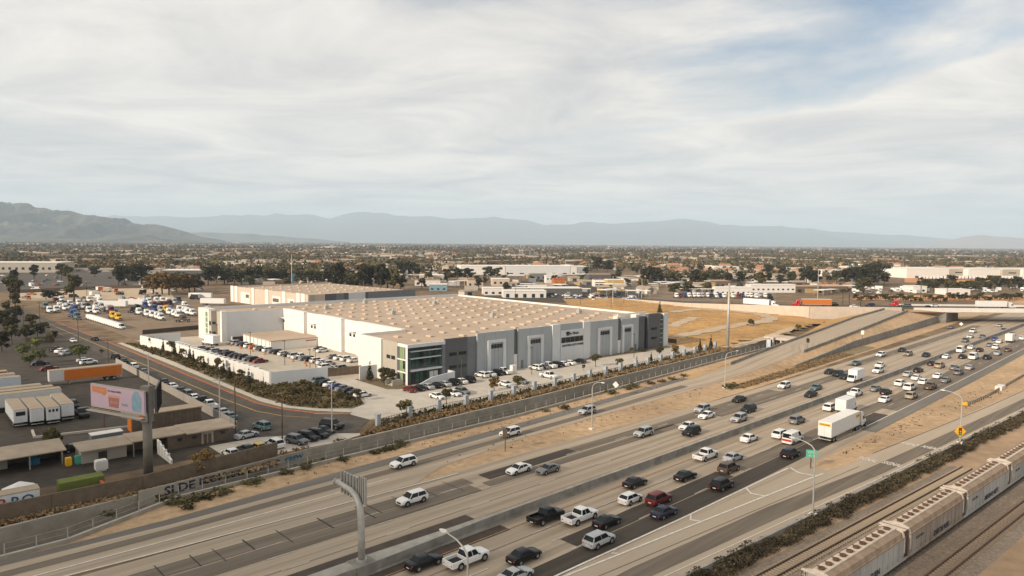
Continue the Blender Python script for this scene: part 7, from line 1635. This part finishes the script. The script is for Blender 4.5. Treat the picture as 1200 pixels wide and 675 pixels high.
# individual trees of the nearer suburb, then the mass of the rest
ts = []
while len(ts) < 8500:
    y = 620 * (2700 / 620) ** (rng.uniform(0, 1) ** .85); px = rng.uniform(-50, 1250); py = hor(px) + F * CAMZ / y
    if not free(px, py): continue
    q_ = G(px, py)
    if mnz(Vector((q_.x * .006, q_.y * .003, 1.3))) < -.12 and rng.uniform() < .8: continue
    ts.append((py, px))
ts.sort(reverse=True)
for py, px in ts[:70]: tree(str(rng.choice(['round', 'round2', 'tall', 'olive'])), G(px, py), rng.uniform(8, 14), 'in the middle distance', 'trees in the middle distance', 1.15)
def tree_mass(name, P_, hts, nq, mts, label):
    M_ = len(P_); c = np.repeat(P_, nq, 0); h = np.repeat(hts, nq); n_ = len(c); d = rng.normal(size=(n_, 3)); d /= np.linalg.norm(d, axis=1)[:, None]; rr_ = rng.uniform(.5, 1.0, n_) ** .6
    wx = np.repeat(rng.uniform(.24, .5, M_), nq)
    c = c + d * rr_[:, None] * np.stack([h * wx, h * wx, h * .36], 1); c[:, 2] += h * .58
    nr = d + rng.normal(size=(n_, 3)) * .5; nr /= np.linalg.norm(nr, axis=1)[:, None]; a = np.cross(nr, rng.normal(size=(n_, 3))); a /= np.linalg.norm(a, axis=1)[:, None]; b = np.cross(nr, a); sz = (h * .115 * rng.uniform(.7, 1.4, n_) * (1 if nq > 20 else 1.9))[:, None]
    V_ = np.concatenate([c + a * sz, c + b * sz, c - a * sz, c - b * sz], 1).reshape(-1, 3)
    # trunks: one thin prism side each
    me = bpy.data.meshes.new(name); me.vertices.add(len(V_)); me.vertices.foreach_set('co', V_.astype(np.float32).ravel()); me.loops.add(4 * n_); me.loops.foreach_set('vertex_index', np.arange(4 * n_)); me.polygons.add(n_); me.polygons.foreach_set('loop_start', np.arange(0, 4 * n_, 4))
    for m_ in mts: me.materials.append(MT[m_])
    me.polygons.foreach_set('material_index', np.repeat(rng.integers(0, len(mts), M_), nq)); me.update(calc_edges=True); me.validate()
    return tag(obj(name, me), label, 'trees', None, 'stuff')
PT = np.array([list(G(px, py)) for py, px in ts[70:]]); tree_mass('suburb_trees', PT, rng.uniform(6, 13, len(PT)), 26, ['leaf_dark', 'leaf_mid', 'leaf_olive', 'leaf_brown', 'leaf_olive', 'leaf_brown'], 'mass of street and garden trees filling the suburb')
yy = 2500 * (11000 / 2500) ** rng.uniform(0, 1, 15000); pxs = rng.uniform(-80, 1280, 15000); PT = np.stack([(pxs - 600) / F * yy, yy, np.zeros(15000)], 1); tree_mass('far_trees', PT, rng.uniform(7, 14, 15000), 9, ['leaf_mid', 'leaf_brown', 'leaf_olive', 'leaf_brown'], 'band of far trees along the horizon of the plain')

# ------------------------------------------------------------------ mountains
from mathutils import noise as mnoise
def ridge_noise(x, y, sc, oct_=5):
    v = 0; a = 1; f = sc; t = 0
    for _ in range(oct_): v += a * (1 - abs(mnoise.noise(Vector((x * f, y * f, 3.7))) * 2)); t += a; a *= .52; f *= 2.05
    return v / t
def mountain(name, prof, d0, dr, d1, mt, na, nd, amp, sc, label):
    pxs_ = np.linspace(prof[0][0], prof[-1][0], na); ys_ = np.interp(pxs_, [p[0] for p in prof], [p[1] for p in prof]); m_ = MB()
    for i in range(na):
        hz = CAMZ + (hor(pxs_[i]) - ys_[i]) / F * dr
        for j in range(nd):
            f = j / (nd - 1); d = d0 + (d1 - d0) * f; fr_ = (dr - d0) / (d1 - d0); e = f / fr_ if f < fr_ else (1 - f) / (1 - fr_)
            x = (pxs_[i] - 600) / F * d; rn = ridge_noise(x, d * .45, sc)
            rn = min(1, max(0, (rn - .35) * 2.2)); z = max(0, hz) * (e ** 1.1) * (1 - amp * (1 - rn) * math.sin(math.pi * min(1, e * .93)) ** .8) - (2 if e == 0 else 0)
            m_.v.append((x, d, z))
    for i in range(na - 1):
        for j in range(nd - 1): a = i * nd + j; m_.f.append((a, a + nd, a + nd + 1, a + 1)); m_.m.append(0)
    return struct(m_.build(name, MT[mt], smooth=True))
mat('hill_near', (0.04, 0.05, 0.042), var=.4, scale=.0035, c2=(0.12, 0.112, 0.08), detail=8); mat('hill_far', (0.07, 0.075, 0.065), var=.2, scale=.001); mat('hill_pale', (0.27, 0.215, 0.185), var=.1, scale=.0008)
mountain('mountain', [(-330, 236), (-200, 226), (-90, 220), (0, 226), (40, 237), (75, 245), (110, 251), (140, 254), (165, 259), (190, 264), (215, 270), (240, 277), (265, 282)], 5600, 8000, 10000, 'hill_near', 320, 110, .8, .0013, '')
mountain('mountain_range', [(60, 268), (100, 258), (135, 250), (165, 248.5), (190, 247), (220, 249.5), (260, 247), (300, 246.5), (345, 247), (385, 250.5), (400, 248), (430, 248), (460, 249.5), (500, 252), (530, 256.5), (560, 253.5), (590, 253), (640, 261), (680, 257), (720, 257), (760, 254), (790, 254.5), (820, 259), (880, 262.5), (950, 266), (1000, 270), (1060, 275), (1100, 278), (1200, 282), (1300, 286)], 20000, 25500, 30500, 'hill_far', 260, 30, .5, .00024, '')
mountain('foothill', [(120, 277), (170, 272.5), (210, 270), (240, 268.5), (280, 271), (330, 275), (370, 279), (410, 283.5)], 11500, 12800, 14500, 'hill_near', 60, 20, .6, .0005, '')

mountain('pale_hill', [(1040, 290), (1075, 287), (1095, 281), (1112, 280), (1128, 276), (1150, 273), (1166, 275.5), (1182, 275), (1200, 277), (1240, 281), (1300, 291)], 15000, 16500, 18500, 'hill_pale', 50, 16, .3, .0004, '')
# ------------------------------------------------------------------ haze
hm = bpy.data.materials.new('haze_air'); hm.use_nodes = True; t = hm.node_tree
for n in list(t.nodes): t.nodes.remove(n)
o_ = t.nodes.new('ShaderNodeOutputMaterial'); pv = t.nodes.new('ShaderNodeVolumePrincipled'); t.links.new(pv.outputs[0], o_.inputs['Volume'])
pv.inputs['Color'].default_value = (.68, .84, 1.0, 1); pv.inputs['Density'].default_value = HAZE_DENSITY; pv.inputs['Anisotropy'].default_value = .0
hz = MB().box(-32500, 32500, -3200, 34000, -6, 1320).build('haze', hm); tag(hz, 'thin pale haze over the plain', 'haze', None, 'stuff')

# ------------------------------------------------------------------ unseen vapour blobs added behind the camera to darken the near foreground
cl = bpy.data.materials.new('added_shade_vapour'); cl.use_nodes = True; t = cl.node_tree
for n in list(t.nodes): t.nodes.remove(n)
o_ = t.nodes.new('ShaderNodeOutputMaterial'); mxs = t.nodes.new('ShaderNodeMixShader'); tp = t.nodes.new('ShaderNodeBsdfTransparent'); df = t.nodes.new('ShaderNodeBsdfDiffuse'); df.inputs[0].default_value = (.9, .9, .9, 1)
mxs.inputs[0].default_value = .22; t.links.new(tp.outputs[0], mxs.inputs[1]); t.links.new(df.outputs[0], mxs.inputs[2]); t.links.new(mxs.outputs[0], o_.inputs['Surface'])
cd = MB()
for q, (gx_, gy_, ra_, rb2) in enumerate(((-96, 148, 74, 66), (-50, 104, 84, 56), (-34, 86, 92, 46), (12, 78, 95, 34))):
    t_ = (1500 + q * 60) / math.sin(SUN_EL); c0 = Vector((gx_, gy_, 0)) + _toward * t_
    rings_ = []
    for zz, k in ((-12, .55), (-4, .95), (6, .8), (14, .4)):
        rings_.append([(c0.x + (ra_ * k * (1 + .22 * math.sin(3 * a + q) + .12 * math.sin(7 * a + 2 * q))) * math.cos(a + .7), c0.y + (rb2 * k * (1 + .2 * math.sin(4 * a + q))) * math.sin(a + .7), c0.z + zz) for a in np.linspace(0, 2 * math.pi, 28, endpoint=False)])
    cd.loft(rings_)
struct(cd.build('added_shade_blobs', cl, smooth=True))

# ------------------------------------------------------------------ finish
for p_ in PROTOS:
    if not p_.get('_used'):
        for c_ in list(p_.children_recursive): bpy.data.objects.remove(c_)
        bpy.data.objects.remove(p_)
bpy.context.view_layer.update()
finish_labels()
for o in bpy.data.objects:
    if '_used' in o: del o['_used']
